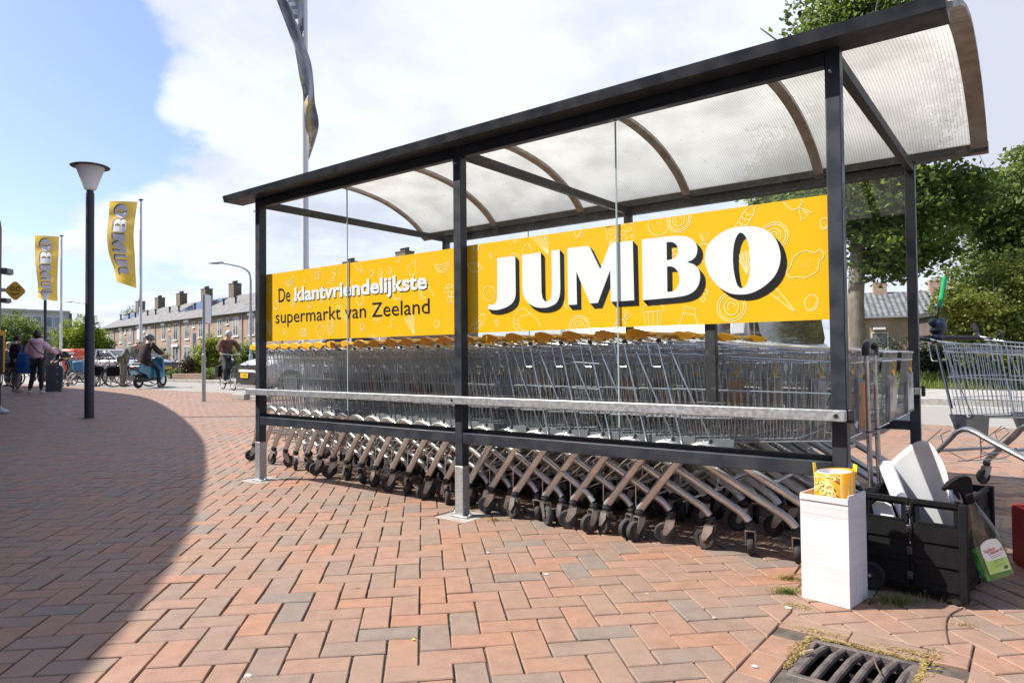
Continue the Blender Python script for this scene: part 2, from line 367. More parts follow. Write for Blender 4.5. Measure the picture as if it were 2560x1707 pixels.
fx, fy = FWD.x, FWD.y; fl = hypot(fx, fy); fx /= fl; fy /= fl
for i in range(-330, 140):
    for j in range(-140, 330):
        k = (i-j) % 4
        if k == 0: q = (i, j, 2, 1)
        elif k == 3: q = (i, j, 1, 2)
        else: continue
        u, v = (q[0]+q[2]/2)*BW, (q[1]+q[3]/2)*BW
        x, y = u*e1[0]+v*e2[0]+4.0, u*e1[1]+v*e2[1]-.9
        if y > ROAD0 or y < -6 or x < -34 or x > 10: continue
        dx, dy = x-CAM.x, y-CAM.y; f = dx*fx+dy*fy; s_ = dx*fy-dy*fx
        if f < .9 or f > 36 or abs(s_) > 1.02*f+1.6: continue
        t = random.random()
        tone = .02+.07*random.random() if t < .055 else .13+.2*random.random() if t < .36 else .36+.62*random.random()
        poly = [(q[0]*BW, q[1]*BW), ((q[0]+q[2])*BW, q[1]*BW), ((q[0]+q[2])*BW, (q[1]+q[3])*BW), (q[0]*BW, (q[1]+q[3])*BW)]
        poly = [(a*e1[0]+b*e2[0]+4.0, a*e1[1]+b*e2[1]-.9) for a, b in poly]
        if f > 9: put_brick(poly, tone); continue
        wob = .0012
        poly = [(a+random.gauss(0, wob), b+random.gauss(0, wob)) for a, b in poly]
        for pc in minus_rects(poly): put_brick(pc, tone)
# bricks laid square round the drain
x0, x1, y0, y1 = HOLES[0]
for k in range(3):
    w = (x1-x0)/2.5; a = x0+w*k; b = min(a+w, x1); put_brick([(a, y1-.1), (b, y1-.1), (b, y1), (a, y1)], .2+.3*random.random(), tilt=.004)
for k in range(3):
    a = y0+.165*k; b = min(a+.165, y1-.1)
    put_brick([(x0, a), (x0+.1, a), (x0+.1, b), (x0, b)], .3+.5*random.random(), tilt=.004)
    put_brick([(x1-.1, a), (x1, a), (x1, b), (x1-.1, b)], .1+.2*random.random(), tilt=.004)
me = bpy.data.meshes.new('paving'); me.from_pydata(BV, [], BF); me.materials.append(M['brick'])
at_ = me.attributes.new('tone', 'FLOAT', 'FACE'); at_.data.foreach_set('value', BT); me.update()
paving = bpy.data.objects.new('paving', me); COL.objects.link(paving); tag(paving, kind='structure')
def sheet(name, pts, z, m, kind='structure'):
    b = MB(); b.add([(x, y, z) for x, y in pts], [tuple(range(len(pts)))]); return tag(b.build(name, m, smooth=0), kind=kind)
M['asph'] = mat('worn_asphalt', (.20, .19, .175), .9, col2=(.29, .275, .25), scale=55, detail=8, contrast=(.3, .7), bump=.6, bscale=120)
M['slab'] = mat('pavement_slab', (.34, .32, .29), .9, col2=(.27, .25, .23), scale=3, detail=8, bump=.2, bscale=60)
M['earth'] = mat('verge_earth', (.07, .085, .03), .95, col2=(.12, .12, .05), scale=1.3, detail=9)
def holed(name, X0, X1, Y0, Y1, z, m):
    b = MB(); a, c, d, e = DR[0], DR[1], DR[2], DR[3]
    for lo, hi in (((X0, Y0), (a, Y1)), ((c, Y0), (X1, Y1)), ((a, Y0), (c, d)), ((a, e), (c, Y1))): b.quad((lo[0], lo[1], z), (hi[0], lo[1], z), (hi[0], hi[1], z), (lo[0], hi[1], z))
    return tag(b.build(name, m, smooth=0), kind='structure')
holed('ground', -1500, 1500, -900, 1800, -.03, M['earth'])
holed('paving_bed', -60, 30, -12, ROAD0+.05, -.0085, M['joint'])
sheet('road', [(-140, ROAD0), (80, ROAD0), (80, ROAD1), (-140, ROAD1)], -.004, M['asph'])
sheet('road_line', [(-140, 10.55), (80, 10.55), (80, 10.63), (-140, 10.63)], .0, mat('road_paint', (.62, .60, .55), .8, col2=(.4, .38, .34), scale=9, contrast=(.45, .7)))
b = MB()
for i in range(110): xx = -90+i*1.005; b.box2((xx, ROAD1, -.05), (xx+.995, ROAD1+.15, .11+random.gauss(0, .002)))
tag(b.build('kerb', M['concrete'], bevel=.012), kind='structure')
b = MB()
for i in range(-70, 25):
    for j in range(8): b.box2((i*.9, ROAD1+.155+j*.45, -.02), (i*.9+.893, ROAD1+.155+j*.45+.443, .1+random.gauss(0, .003)))
tag(b.build('pavement', M['slab']), kind='structure')
GR0 = ROAD1+.155+3.6
sheet('verge', [(-110, GR0), (60, GR0), (60, 60), (-110, 60)], .07, M['earth'])

# ------------------------------------------------------------------ grass blades
M['grass'] = leafmat('grass_blade', (.05, .085, .014), (.13, .17, .03), (.24, .24, .06), .3, 3)
M['drygrass'] = leafmat('dry_grass', (.20, .15, .05), (.33, .24, .09), (.42, .32, .13), .25, 30)
def blades(name, pts, m, parent=None):
    """pts: (x, y, z, height, lean, width)"""
    V, Fc, T = [], [], []
    for x, y, z, h, ln, w in pts:
        a = random.uniform(0, 2*pi); d = Vector((cos(a), sin(a), 0)); s = Vector((-d.y, d.x, 0))*w/2; o = len(V); B = Vector((x, y, z))
        q1 = B+d*(ln*h*.35)+Vector((0, 0, h*.6)); q2 = B+d*(ln*h)+Vector((0, 0, h*(1-.35*ln)))
        V += [B-s, B+s, q1+s*.8, q1-s*.8, q2]; Fc += [(o, o+1, o+2, o+3), (o+3, o+2, o+4)]; t = random.random(); T += [t, t]
    me = bpy.data.meshes.new(name); me.from_pydata([tuple(v) for v in V], [], Fc); me.materials.append(m)
    me.attributes.new('tone', 'FLOAT', 'FACE').data.foreach_set('value', T); me.update()
    o = bpy.data.objects.new(name, me); COL.objects.link(o)
    if parent is not None: o.parent = parent
    return o
# ------------------------------------------------------------------ trolley shelter
BAY = [0.0, 2.0186, 4.0162]; PS = .0565; DEP = 2.0465
ZB0, ZB1 = .4144, .4726; XL, XR = -.32, 4.40
sh = thing('trolley_shelter', 'dark steel and glass shelter with arched translucent roof over the rows of trolleys', 'shelter')
M['poly'] = None
def polymat():
    m = bpy.data.materials.new('ribbed_polycarbonate'); m.use_nodes = True; t = m.node_tree; t.nodes.clear()
    g = N(t, 'ShaderNodeTexCoord'); sp = N(t, 'ShaderNodeSeparateXYZ'); L(t, g.outputs['Object'], sp.inputs[0])
    w = mth(t, 'SINE', mth(t, 'MULTIPLY', sp.outputs[0], 2*pi/.016)); w = mapr(t, w, .2, .95, 0, 1)
    n = N(t, 'ShaderNodeTexNoise'); n.inputs['Scale'].default_value = 3; n.inputs['Detail'].default_value = 8; L(t, g.outputs['Object'], n.inputs['Vector'])
    ns = N(t, 'ShaderNodeTexNoise'); ns.inputs['Scale'].default_value = 26; ns.inputs['Detail'].default_value = 3; L(t, g.outputs['Object'], ns.inputs['Vector'])
    f = mth(t, 'MULTIPLY', mth(t, 'SUBTRACT', 1.0, mth(t, 'MULTIPLY', w, .25)), mapr(t, n.outputs[0], .3, .75, 1.0, .72))
    f = mth(t, 'MULTIPLY', f, mapr(t, ns.outputs[0], .66, .76, 1.0, .7))
    c = N(t, 'ShaderNodeMix', data_type='RGBA', blend_type='MULTIPLY'); c.inputs[0].default_value = 1; c.inputs[6].default_value = (.72, .695, .63, 1)
    cc = N(t, 'ShaderNodeCombineXYZ')
    for i in range(3): L(t, f, cc.inputs[i])
    L(t, cc.outputs[0], c.inputs[7])
    tl = N(t, 'ShaderNodeBsdfTranslucent'); L(t, c.outputs[2], tl.inputs[0])
    df = N(t, 'ShaderNodeBsdfDiffuse'); L(t, c.outputs[2], df.inputs[0])
    tr = N(t, 'ShaderNodeBsdfTransparent'); L(t, c.outputs[2], tr.inputs[0])
    gl = N(t, 'ShaderNodeBsdfGlossy'); gl.inputs[1].default_value = .4
    m1 = N(t, 'ShaderNodeMixShader'); m1.inputs[0].default_value = .3; L(t, tl.outputs[0], m1.inputs[1]); L(t, df.outputs[0], m1.inputs[2])
    m2 = N(t, 'ShaderNodeMixShader'); m2.inputs[0].default_value = .30; L(t, m1.outputs[0], m2.inputs[1]); L(t, tr.outputs[0], m2.inputs[2])
    m3 = N(t, 'ShaderNodeMixShader'); L(t, mth(t, 'MULTIPLY', schlick(t), .45), m3.inputs[0]); L(t, m2.outputs[0], m3.inputs[1]); L(t, gl.outputs[0], m3.inputs[2])
    o = N(t, 'ShaderNodeOutputMaterial'); L(t, m3.outputs[0], o.inputs[0]); return m
M['poly'] = polymat()
FT, FB = 2.152, 2.104          # fascia top and bottom
RP = np.array([(q[0], q[1]) for q in crom([(-.10, 2.128), (.10, 2.212), (.30, 2.296), (.50, 2.366), (.75, 2.428), (1.0, 2.456), (1.27, 2.442), (1.54, 2.395), (1.79, 2.305), (1.95, 2.215), (2.075, 2.10)], False, 8)])
def roofz(y): return float(np.interp(y, RP[:, 0], RP[:, 1]))
# posts: painted above, bare galvanised foot below
for yb, row in ((0, 'front'), (DEP, 'back')):
    for k, xb in enumerate(BAY):
        p = MB(); s_ = PS; ya, yc = (yb, yb+s_)
        p.box2((xb-s_, ya, .285), (xb, yc, 2.13), 0)
        if row == 'front':
            p.box2((xb-s_*.8, yc-.002, .47), (xb-s_*.2, yc+.012, 2.05), 0)
        po = p.build('post', M['frame'] if row == 'front' else M['frame'], sh, bevel=.004)
        q = MB(); q.box2((xb-s_-.0015, ya-.0015, .004), (xb+.0015, yc+.0015, .284)); q.box2((xb-s_-.038, ya-.012, -.002), (xb+.038, yc+.012, .006))
        for dx in (-s_-.03, .03):
            q.lathe([(.011, 0), (.011, .009), (.006, .009), (.006, .02), (0.001, .021)], 8, mat=Matrix.Translation((xb+dx, ya+s_/2, .005)))
        q.build('galvanised_foot', M['galv'], po, bevel=.003)
        if row == 'front':
            q = MB(); R_ = Matrix.Translation((xb-s_/2-.004, ya, 2.01)) @ Matrix.Rotation(pi/2, 4, 'X')
            q.lathe([(.0045, -.002), (.0045, .026), (.003, .028), (.001, .0285)], 8, mat=R_); q.build('peg', M['galv'], po)
# concrete pads
for k, xb in enumerate(BAY):
    p = MB(); p.box2((xb-.03-.13+.005, -.075, -.02), (xb-.03+.12-.005, .155, -.003)); tag(p.build('footing_pad', M['concrete'], bevel=.006), kind='structure')
# long beams
def beam(name, lo, hi, m, bev=.003):
    p = MB(); p.box2(lo, hi); return p.build(name, m, sh, bevel=bev)
for k in range(2):
    xa, xb = BAY[k], BAY[k+1]-PS
    beam('lower_beam', (xa+.001, .002, ZB0), (xb-.001, .040, ZB1), M['frame'])
    beam('glazing_channel', (xa+.001, .0405, ZB0+.006), (xb-.001, .062, ZB1+.022), M['black'])
    beam('lower_beam', (xa+.001, DEP+.01, ZB0), (xb-.001, DEP+.05, ZB1), M['frame'])
    beam('upper_beam', (xa+.001, .006, 2.045), (xb-.001, .05, 2.103), M['frame'])
    beam('upper_beam', (xa+.001, DEP+.004, 2.035), (xb-.001, DEP+.052, 2.098), M['frame_dirty'])
p = MB()    # front edge profile, slanted face over a dark underside
p.prism([(-.100, FB+.002), (-.112, FT), (-.03, FT+.012), (.045, FT-.01), (.058, FB+.001), (-.02, FB+.001)], XL, XR-.02, lambda u, v, w: Vector((w, u, v)))
p.build('front_fascia', M['frame'], sh)
p = MB(); p.prism([(DEP-.02, 2.099), (DEP-.02, 2.155), (DEP+.055, 2.165), (DEP+.075, 2.10)], XL, XR, lambda u, v, w: Vector((w, u, v))); p.build('rear_gutter', M['frame_dirty'], sh)
for xb in BAY:
    beam('cross_beam', (xb-.045, PS+.013, 2.045), (xb-.004, DEP-.001, 2.097), M['frame_dirty'])
# galvanised bump rails
def rail(x0, x1, y0, holes, hy):
    p = MB(); p.box2((x0, y0, .6387), (x1, y0+.04, .6815)); o = p.build('bump_rail', M['galv'], sh, bevel=.003)
    q = MB()
    for hx in holes:
        q.lathe([(.0085, 0), (.0085, .003)], 16, mat=Matrix.Translation((hx, hy, .660)) @ Matrix.Rotation(pi/2, 4, 'X'))
    q.build('bolt_hole', M['black'], o)
rail(-.10, BAY[2]+.004, -.055, (BAY[1]-.028, BAY[2]-.028), -.0535)
rail(-.05, BAY[2]+.004, DEP-.042, (BAY[2]-.028,), DEP-.0405)
beam('rail_end_cap', (BAY[2]+.008, DEP+.012, .628), (BAY[2]+.028, DEP+.05, .692), M['black'])
beam('rail_end_cap', (BAY[2]+.002, .004, .630), (BAY[2]+.024, .05, .682), M['black'])
# glass panes with a joint in the middle of each bay
for yb, gy in ((0, .052), (DEP, DEP+.03)):
    for k in range(2):
        xa, xb = BAY[k]+.003, BAY[k+1]-PS-.003; xm = (.956 if k == 0 else 2.992) if yb == 0 else (xa+xb)/2
        for x0, x1 in ((xa, xm-.002), (xm+.002, xb)):
            p = MB(); p.quad((x0, gy, ZB1+.004), (x1, gy, ZB1+.004), (x1, gy, 2.044), (x0, gy, 2.044)); g = p.build('glass_pane', M['glass'], sh, smooth=0)
            p = MB()
            for xe in ((x1, x0)[:1] if x0 == xa else (x0,)): p.box2((xe-.0014, gy-.003, ZB1+.004), (xe+.0014, gy+.003, 2.044))
            p.build('pane_edge', M['edge'], g)
# arched roof
ribs = [XL+i*(XR-XL)/5 for i in range(6)]; ys = [-.085+(2.06+.085)*(1-cos(pi*i/36))/2 for i in range(37)]
for i, xr in enumerate(ribs):
    p = MB(); w = .030; x0 = max(XL, xr-w) if i else xr; x1 = min(XR, xr+w) if i < 5 else xr
    if i == 0: x0, x1 = xr, xr+.05
    if i == 5: x0, x1 = xr-.085, xr
    vs = []
    for y in ys:
        z = roofz(y); vs += [(x0, y, z-.030), (x1, y, z-.030), (x1, y, z-.006), (x0, y, z-.006)]
    fs = [(4*k+j, 4*k+(j+1) % 4, 4*k+4+(j+1) % 4, 4*k+4+j) for k in range(36) for j in range(4)]+[(0, 1, 2, 3), (147, 146, 145, 144)]
    p.add(vs, fs); p.build('roof_rib', M['bronze'], sh)
for i in range(5):
    p = MB(); x0, x1 = ribs[i]+.002, ribs[i+1]-.002; vs = []
    for y in ys: vs += [(x0, y, roofz(y)), (x1, y, roofz(y))]
    p.add(vs, [(2*k, 2*k+1, 2*k+3, 2*k+2) for k in range(36)]); p.build('roof_panel', M['poly'], sh, smooth=80)
# short dark post standing on the rail level behind the banner
p = MB(); p.box2((3.4185, .075, .69), (3.4685, .105, 1.30)); p.box2((3.38, .062, .684), (3.507, .118, .690)); p.build('banner_strut', M['frame_dirty'], sh, bevel=.003)

# ------------------------------------------------------------------ banner
BY = .060
bn = thing('banner', 'long yellow supermarket banner with white lettering behind the shelter glass', 'banner', (0, BY, 1.035))
BI = bn.matrix_world.inverted()
p = MB(); B0 = Vector((0, BY, 1.035))
for x0, x1, dz in ((-.012, 1.957, 0), (1.972, 3.965, .003)): p.box2((x0, .0002, dz), (x1, .004, .504+dz))
p.build('banner_sheet', M['banner'], bn, smooth=0)
def bp(x, y): q = onp(x, y, 1, BY); return Vector((q.x, q.z))           # a point of the photo on the banner's plane
def Z7(x, y): return bp((1100+x/4.126)/K, (480+y/4.126)/K)
def Z8(x, y): return bp((1580+x/3.92)/K, (460+y/3.92)/K)
def Z3(x, y): return bp((600+x/3.564)/K, (560+y/3.564)/K)
def Z4(x, y): return bp((1160+x/2.4)/K, (480+y/2.4)/K)
def fill2d(outer, holes):
    """triangles of an outline with holes"""
    cu = bpy.data.curves.new('t', 'CURVE'); cu.dimensions = '2D'; cu.fill_mode = 'BOTH'
    for poly in [outer]+holes:
        s_ = cu.splines.new('POLY'); s_.points.add(len(poly)-1); s_.use_cyclic_u = True
        for i, q in enumerate(poly): s_.points[i].co = (q[0]*10, q[1]*10, 0, 1)
    o = bpy.data.objects.new('t', cu); COL.objects.link(o); dg = bpy.context.evaluated_depsgraph_get(); dg.update()
    me = bpy.data.meshes.new_from_object(o.evaluated_get(dg)); vs = [(v.co.x/10, v.co.y/10) for v in me.vertices]; fs = [tuple(f.vertices) for f in me.polygons]
    bpy.data.objects.remove(o); bpy.data.curves.remove(cu); bpy.data.meshes.remove(me); return vs, fs
C_ = 'c'
def zz_(fn, P): return [(*fn(q[0], q[1]), 'c') if len(q) == 3 else tuple(fn(*q)) for q in P]
LET = [
 (Z7, [(592, 682, C_), (778, 660, C_), (783, 1010, C_), (781, 1070), (760, 1130), (705, 1178), (640, 1205), (570, 1218), (498, 1207, C_), (498, 1165, C_), (550, 1160), (580, 1135), (592, 1080, C_)], []),
 (Z7, [(848, 650, C_), (1042, 622, C_), (1049, 1030, C_), (1062, 1095), (1090, 1127), (1122, 1124), (1146, 1090), (1156, 1020, C_), (1152, 605, C_), (1237, 595, C_), (1243, 990, C_), (1236, 1070), (1205, 1140), (1140, 1180), (1060, 1195), (975, 1182), (905, 1135), (862, 1060), (851, 980, C_)], []),
 (Z7, [(1315, 580, C_), (1540, 556, C_), (1655, 796, C_), (1757, 530, C_), (1990, 503, C_), (2005, 1117, C_), (1765, 1132, C_), (1757, 806, C_), (1630, 1144, C_), (1550, 1149, C_), (1408, 822, C_), (1415, 1160, C_), (1325, 1165, C_)], []),
 (Z8, [(98, 545, C_), (330, 517, C_), (450, 508), (545, 520), (612, 560), (641, 620), (634, 690), (600, 738), (540, 768, C_), (610, 790), (655, 840), (669, 905), (655, 985), (610, 1050), (535, 1090), (430, 1110, C_), (108, 1140, C_)],
  [[(340, 572, C_), (395, 570), (435, 595), (452, 640), (448, 685), (425, 718), (390, 738), (343, 748, C_)], [(345, 808, C_), (400, 812), (445, 850), (465, 910), (460, 980), (430, 1030), (395, 1052), (348, 1058, C_)]]),
 (Z8, [(1130, 415), (1250, 427), (1350, 475), (1420, 560), (1455, 680), (1448, 790), (1400, 900), (1300, 1000), (1180, 1065), (1070, 1083), (955, 1068), (850, 1005), (770, 910), (725, 800), (716, 700), (745, 600), (820, 520), (915, 457), (1020, 425)],
  [[(1070, 478), (1110, 510), (1140, 580), (1157, 700), (1157, 840), (1140, 945), (1105, 1008), (1068, 1020), (1032, 985), (1006, 890), (992, 780), (993, 660), (1008, 565), (1036, 500)]]),
]
EX = Z8(155, 1193)-Z8(108, 1140)
pw, pk = MB(), MB()
def flat(mb, vs, fs, d): mb.add([(x, -d, z-1.035) for x, z in vs], fs)
for fn, out, holes in LET:
    O = [tuple(q) for q in crom(zz_(fn, out), True, 6)]; HS = [[tuple(q) for q in crom(zz_(fn, h), True, 6)] for h in holes]
    vs, fs = fill2d(O, HS); flat(pw, vs, fs, .0019)
    flat(pk, [(x+EX.x, z+EX.y) for x, z in vs], fs, .0008)
    for ring in [O]+HS:
        n = len(ring); vv = [(x, -.0013, z-1.035) for x, z in ring]+[(x+EX.x, -.0013+.0001*(n % 3), z+EX.y-1.035) for x, z in ring]
        pk.add(vv, [(i, (i+1) % n, n+(i+1) % n, n+i) for i in range(n)])
pk.build('lettering_shadow', M['ink'], bn, smooth=0); pw.build('lettering', M['white'], bn, smooth=0)
# lettering with the built-in face
def text2d(body, bold=0.0):
    cu = bpy.data.curves.new('t', 'FONT'); cu.body = body; cu.size = 1; cu.offset = bold; cu.resolution_u = 3; cu.fill_mode = 'FRONT'
    o = bpy.data.objects.new('t', cu); COL.objects.link(o); dg = bpy.context.evaluated_depsgraph_get(); dg.update()
    me = bpy.data.meshes.new_from_object(o.evaluated_get(dg)); vs = np.array([(v.co.x, v.co.y) for v in me.vertices]); fs = [tuple(f.vertices) for f in me.polygons]
    bpy.data.objects.remove(o); bpy.data.curves.remove(cu); bpy.data.meshes.remove(me); return vs, fs
def text_fit(mb, body, x0, x1, z0, zx, fn, bold=0.0, ref=None, mi=0):
    """fit the width to x0..x1; z0 baseline, zx height of a lower-case x"""
    vs, fs = text2d(body, bold); xr, _ = text2d('x', 0); hx = xr[:, 1].max()
    a, b = vs[:, 0].min(), vs[:, 0].max()
    mb.add([fn(x0+(x-a)/(b-a)*(x1-x0), z0+y/hx*zx) for x, y in vs], fs, mi)
l1 = MB(); l2 = MB(); l3 = MB()
sl = 0.0
q = Z3(345, 697); r_ = Z3(448, 690); text_fit(l1, 'De', q.x, r_.x, q.y, Z3(395, 612).y-Z3(395, 692).y, lambda x, z: (x, -.0015, z-1.035))
q = Z3(318, 884); r_ = Z3(1690, 800); text_fit(l1, 'supermarkt van Zeeland', q.x, r_.x, q.y, Z3(650, 790).y-Z3(650, 866).y, lambda x, z: (x, -.0015, z-1.035))
q = Z3(486, 685); r_ = Z3(1668, 578); zx_ = Z3(620, 598).y-Z3(620, 675).y
text_fit(l3, 'klantvriendelijkste', q.x+.004, r_.x+.006, q.y-.005, zx_, lambda x, z: (x, -.0011, z-1.035), .035)
text_fit(l2, 'klantvriendelijkste', q.x, r_.x, q.y, zx_, lambda x, z: (x, -.0017, z-1.035), .032)
l1.build('lettering', M['ink'], bn, smooth=0); l3.build('lettering_shadow', M['ink'], bn, smooth=0); l2.build('lettering', M['white'], bn, smooth=0)
# line drawings of food
db = MB(); DW = .0042
_rib = [0]
def ribbon(pts, closed=False, w=DW, d=.0003):
    _rib[0] += 1; d = d+.000011*(_rib[0] % 45)
    pts = [Vector(p) for p in pts]; k = len(pts); vs = []
    for i in range(k):
        a = pts[i-1] if (i or closed) else pts[i]; b_ = pts[(i+1) % k] if (i < k-1 or closed) else pts[i]
        t = (b_-a).normalized() if (b_-a).length else Vector((1, 0)); n = Vector((-t.y, t.x))*w/2
        for s_ in (pts[i]-n, pts[i]+n):
            xx = min(max(s_.x, -.010), 3.963); zz2 = min(max(s_.y, 1.037), 1.5375); vs.append((xx, -d, zz2-1.035))
    db.add(vs, [(2*i, 2*i+1, 2*((i+1) % k)+1, 2*((i+1) % k)) for i in range(k if closed else k-1)])
def ell(c, rx, rz, rot=0, a0=0, a1=360, n=28):
    out = []
    for i in range(n+(0 if a1-a0 == 360 else 1)):
        a = radians(a0+(a1-a0)*i/n); x, z = rx*cos(a), rz*sin(a); out.append(Vector((c[0]+x*cos(rot)-z*sin(rot), c[1]+x*sin(rot)+z*cos(rot))))
    ribbon(out, a1-a0 == 360)
_dn = [0]
def at2(c, s_, rot, pts, closed=False, smooth=True):
    P = [Vector((c[0]+(x*cos(rot)-z*sin(rot))*s_, c[1]+(x*sin(rot)+z*cos(rot))*s_)) for x, z in pts]
    ribbon(crom([tuple(p) for p in P], closed, 5) if smooth else P, closed)
def egg(c, s_, rot=0.0): ell(c, s_*.42, s_*.55, rot); ell(c, s_*.30, s_*.42, rot, -100, 20, 10)
def cheese(c, s_, rot=0):
    at2(c, s_, rot, [(-1, .45), (-.85, -.5), (.9, -.6), (1, .45), (-1, .45), (.1, .75), (1, .45)], False, False); at2(c, s_, rot, [(-.95, .55), (0, .58), (.98, .42)])
    for x, z, r_ in ((-.6, .1, .17), (-.3, -.25, .07), (.2, -.05, .18), (.65, .12, .13), (-.6, -.38, .1), (.0, -.4, .08), (.45, -.38, .07), (.78, -.3, .08)): ell((c[0]+x*s_, c[1]+z*s_), r_*s_, r_*s_, n=14)
def cup(c, s_, rot=0):
    at2(c, s_, rot, [(-.8, .35), (-.55, -.8), (.55, -.8), (.8, .35), (-.8, .35)], False, False); at2(c, s_, rot, [(-.9, .4), (-.8, .7), (-.3, .95), (0, .8), (.4, .95), (.85, .7), (.9, .4)])
    for x in (-.35, 0, .35): at2(c, s_, rot, [(x*1.2, .35), (x, -.8)], False, False)
def candy(c, s_, rot):
    at2(c, s_, rot, [(0, 0), (1, .5), (1, -.5), (0, 0), (.5, .1), (.9, .25)], False, False); at2(c, s_, rot, [(0, 0), (-.3, .5), (-1.6, .55), (-1.6, -.55), (-.3, -.5), (0, 0)], False)
def melon(c, s_, rot):
    at2(c, s_, rot, [(-1, .3), (-.7, -.35), (0, -.7), (.7, -.4), (1, .35)], False); at2(c, s_, rot, [(-1, .3), (0, .12), (1, .35)], False); at2(c, s_, rot, [(-.85, .2), (-.5, -.3), (0, -.5), (.55, -.28), (.85, .25)], False)
    for x in (-.4, 0, .4): at2(c, s_, rot, [(x, -.02), (x+.07, -.12), (x-.04, -.2), (x, -.02)])
def carrot(c, s_, rot):
    at2(c, s_, rot, [(-.25, .7), (0, -1.4), (.1, -1.4), (.3, .7), (0, .85), (-.25, .7)])
    for x in (-.3, 0, .3): at2(c, s_, rot, [(0, .8), (x, 1.3), (x*1.6, 1.6)])
    at2(c, s_, rot, [(-.12, 0), (.05, 0)], False, False)
def bottle_d(c, s_, rot):
    at2(c, s_, rot, [(-.35, -1.5), (-.35, .3), (-.15, .8), (-.15, 1.3), (.15, 1.3), (.15, .8), (.35, .3), (.35, -1.5), (-.35, -1.5)], False, False)
    for z in (-1, -.6, -.2, .2): at2(c, s_, rot, [(-.35, z), (0, z-.1), (.35, z+.05)], False)
def fan_d(c, s_, rot):
    for a in (-.5, -.3, -.1, .1, .3): at2(c, s_, rot, [(0, -1), (a*1.6, 1), (a*1.6+.22, 1), (.06, -1)], False, False)
def pear(c, s_, rot):
    at2(c, s_, rot, [(0, -.8), (.6, -.6), (.6, 0), (.25, .4), (.15, .8), (-.15, .8), (-.25, .4), (-.6, 0), (-.6, -.6)], True); at2(c, s_, rot, [(0, .8), (.1, 1.15)], False, False)
def swirl(c, s_): ell(c, s_, s_); ell(c, s_*.84, s_*.84); ell(c, s_*.5, s_*.55); ell(c, s_*.25, s_*.3, 0, 0, 220, 12)
def berry(c, s_):
    ell(c, s_, s_)
    for k in range(7): a = k*2.4; r_ = s_*.25*sqrt(k+.3); ribbon([(c[0]+r_*cos(a), c[1]+r_*sin(a)), (c[0]+r_*cos(a)+s_*.03, c[1]+r_*sin(a)-s_*.12)])
def bean(c, s_, rot): at2(c, s_, rot, [(0, .5), (.35, .3), (.2, -.1), (.25, -.5), (-.1, -.5), (-.2, 0), (-.35, .35)], True)
def fish(c, s_, rot): at2(c, s_, rot, [(1, 0), (.5, .45), (-.2, .5), (-.8, .2), (-.2, -.4), (.5, -.4)], True); ell((c[0]+.55*s_, c[1]+.08*s_), .12*s_, .12*s_, n=10); at2(c, s_, rot, [(.2, .45), (.05, 0), (.2, -.4)]); at2(c, s_, rot, [(-.8, .2), (-1.3, .6), (-1.2, -.1), (-.8, .2)], False, False)
def grapes(c, s_):
    for x, z in ((-.5, .1), (.05, -.35), (.5, -.4), (-.1, -.95), (.45, -1)): ell((c[0]+x*s_, c[1]+z*s_), .3*s_, .3*s_, n=14)
    at2(c, s_, 0, [(-.6, .5), (0, .8), (.6, .5), (0, .35)], True)
def lemon(c, s_): at2(c, s_, .5, [(-1.15, -.25), (-1.15, .2), (-.8, .35), (-.3, .75), (.4, .75), (.85, .3), (1.15, .3), (1.25, 0), (1.1, -.25), (.8, -.3), (.4, -.75), (-.3, -.75), (-.8, -.4)], True); [ribbon([(c[0]-.4*s_+.12*k*s_, c[1]+(.2-.17*(k % 3))*s_), (c[0]-.37*s_+.12*k*s_, c[1]+(.14-.17*(k % 3))*s_)]) for k in range(7)]
def shrimp(c, s_, rot): at2(c, s_, rot, [(.7, .3), (.3, .8), (-.4, .7), (-.8, 0), (-.5, -.8), (.1, -1), (.3, -.8), (-.2, -.6), (-.35, 0), (0, .3), (.7, .3)]); [at2(c, s_, rot, [(-.75+.1*k, .1-.3*k), (-.35+.04*k, .05-.3*k)], False, False) for k in range(3)]; at2(c, s_, rot, [(.6, .5), (1.2, 0), (1.6, -.7)])
def jar_d(c, s_, rot): at2(c, s_, rot, [(-.7, -1), (-.45, .4), (-.4, .9), (.5, .75), (.45, .3), (.8, -.7)], False, False); at2(c, s_, rot, [(-.45, .4), (.45, .3)], False, False)
def roll_d(c, s_, rot): at2(c, s_, rot, [(-.9, -.9), (.4, 1), (.8, .8), (.7, .1), (-.5, -1.1)], True); ell((c[0]+.15*s_, c[1]-.1*s_), .2*s_, .55*s_, rot-.5); [ell((c[0]+(.05+.1*k)*s_, c[1]+(-.4+.3*k)*s_), .06*s_, .06*s_, n=8) for k in range(3)]
def turnip(c, s_): ell(c, s_*.75, s_*.8); at2(c, s_, 0, [(-.2, .75), (0, 1.2), (.25, .75)]); ell(c, s_*.6, s_*.65, 0, 200, 320, 8)
cheese(Z4(937, 245), .080); berry(Z4(1170, 190), .056); swirl(Z4(1290, 165), .058); egg(Z4(684, 240), .05); egg(Z4(75, 325), .05); fan_d(Z4(480, 300), .075, .35); ell(Z4(312, 290), .012, .012)
bean(Z4(160, 382), .027, .3); fish(Z4(60, 455), .055, -.15); berry(Z4(150, 610), .042); roll_d(Z4(75, 790), .062, -.3); bean(Z4(197, 785), .03, -.2); shrimp(Z4(350, 770), .075, .1)
at2(Z4(600, 660), .05, 0, [(0, 0), (.4, -.7), (.8, 0), (1.1, -.6), (1.3, 0)]); swirl(Z4(692, 815), .062); candy(Z4(960, 770), .045, .9); cup(Z4(1135, 745), .062); jar_d(Z4(1350, 760), .06, -.1)
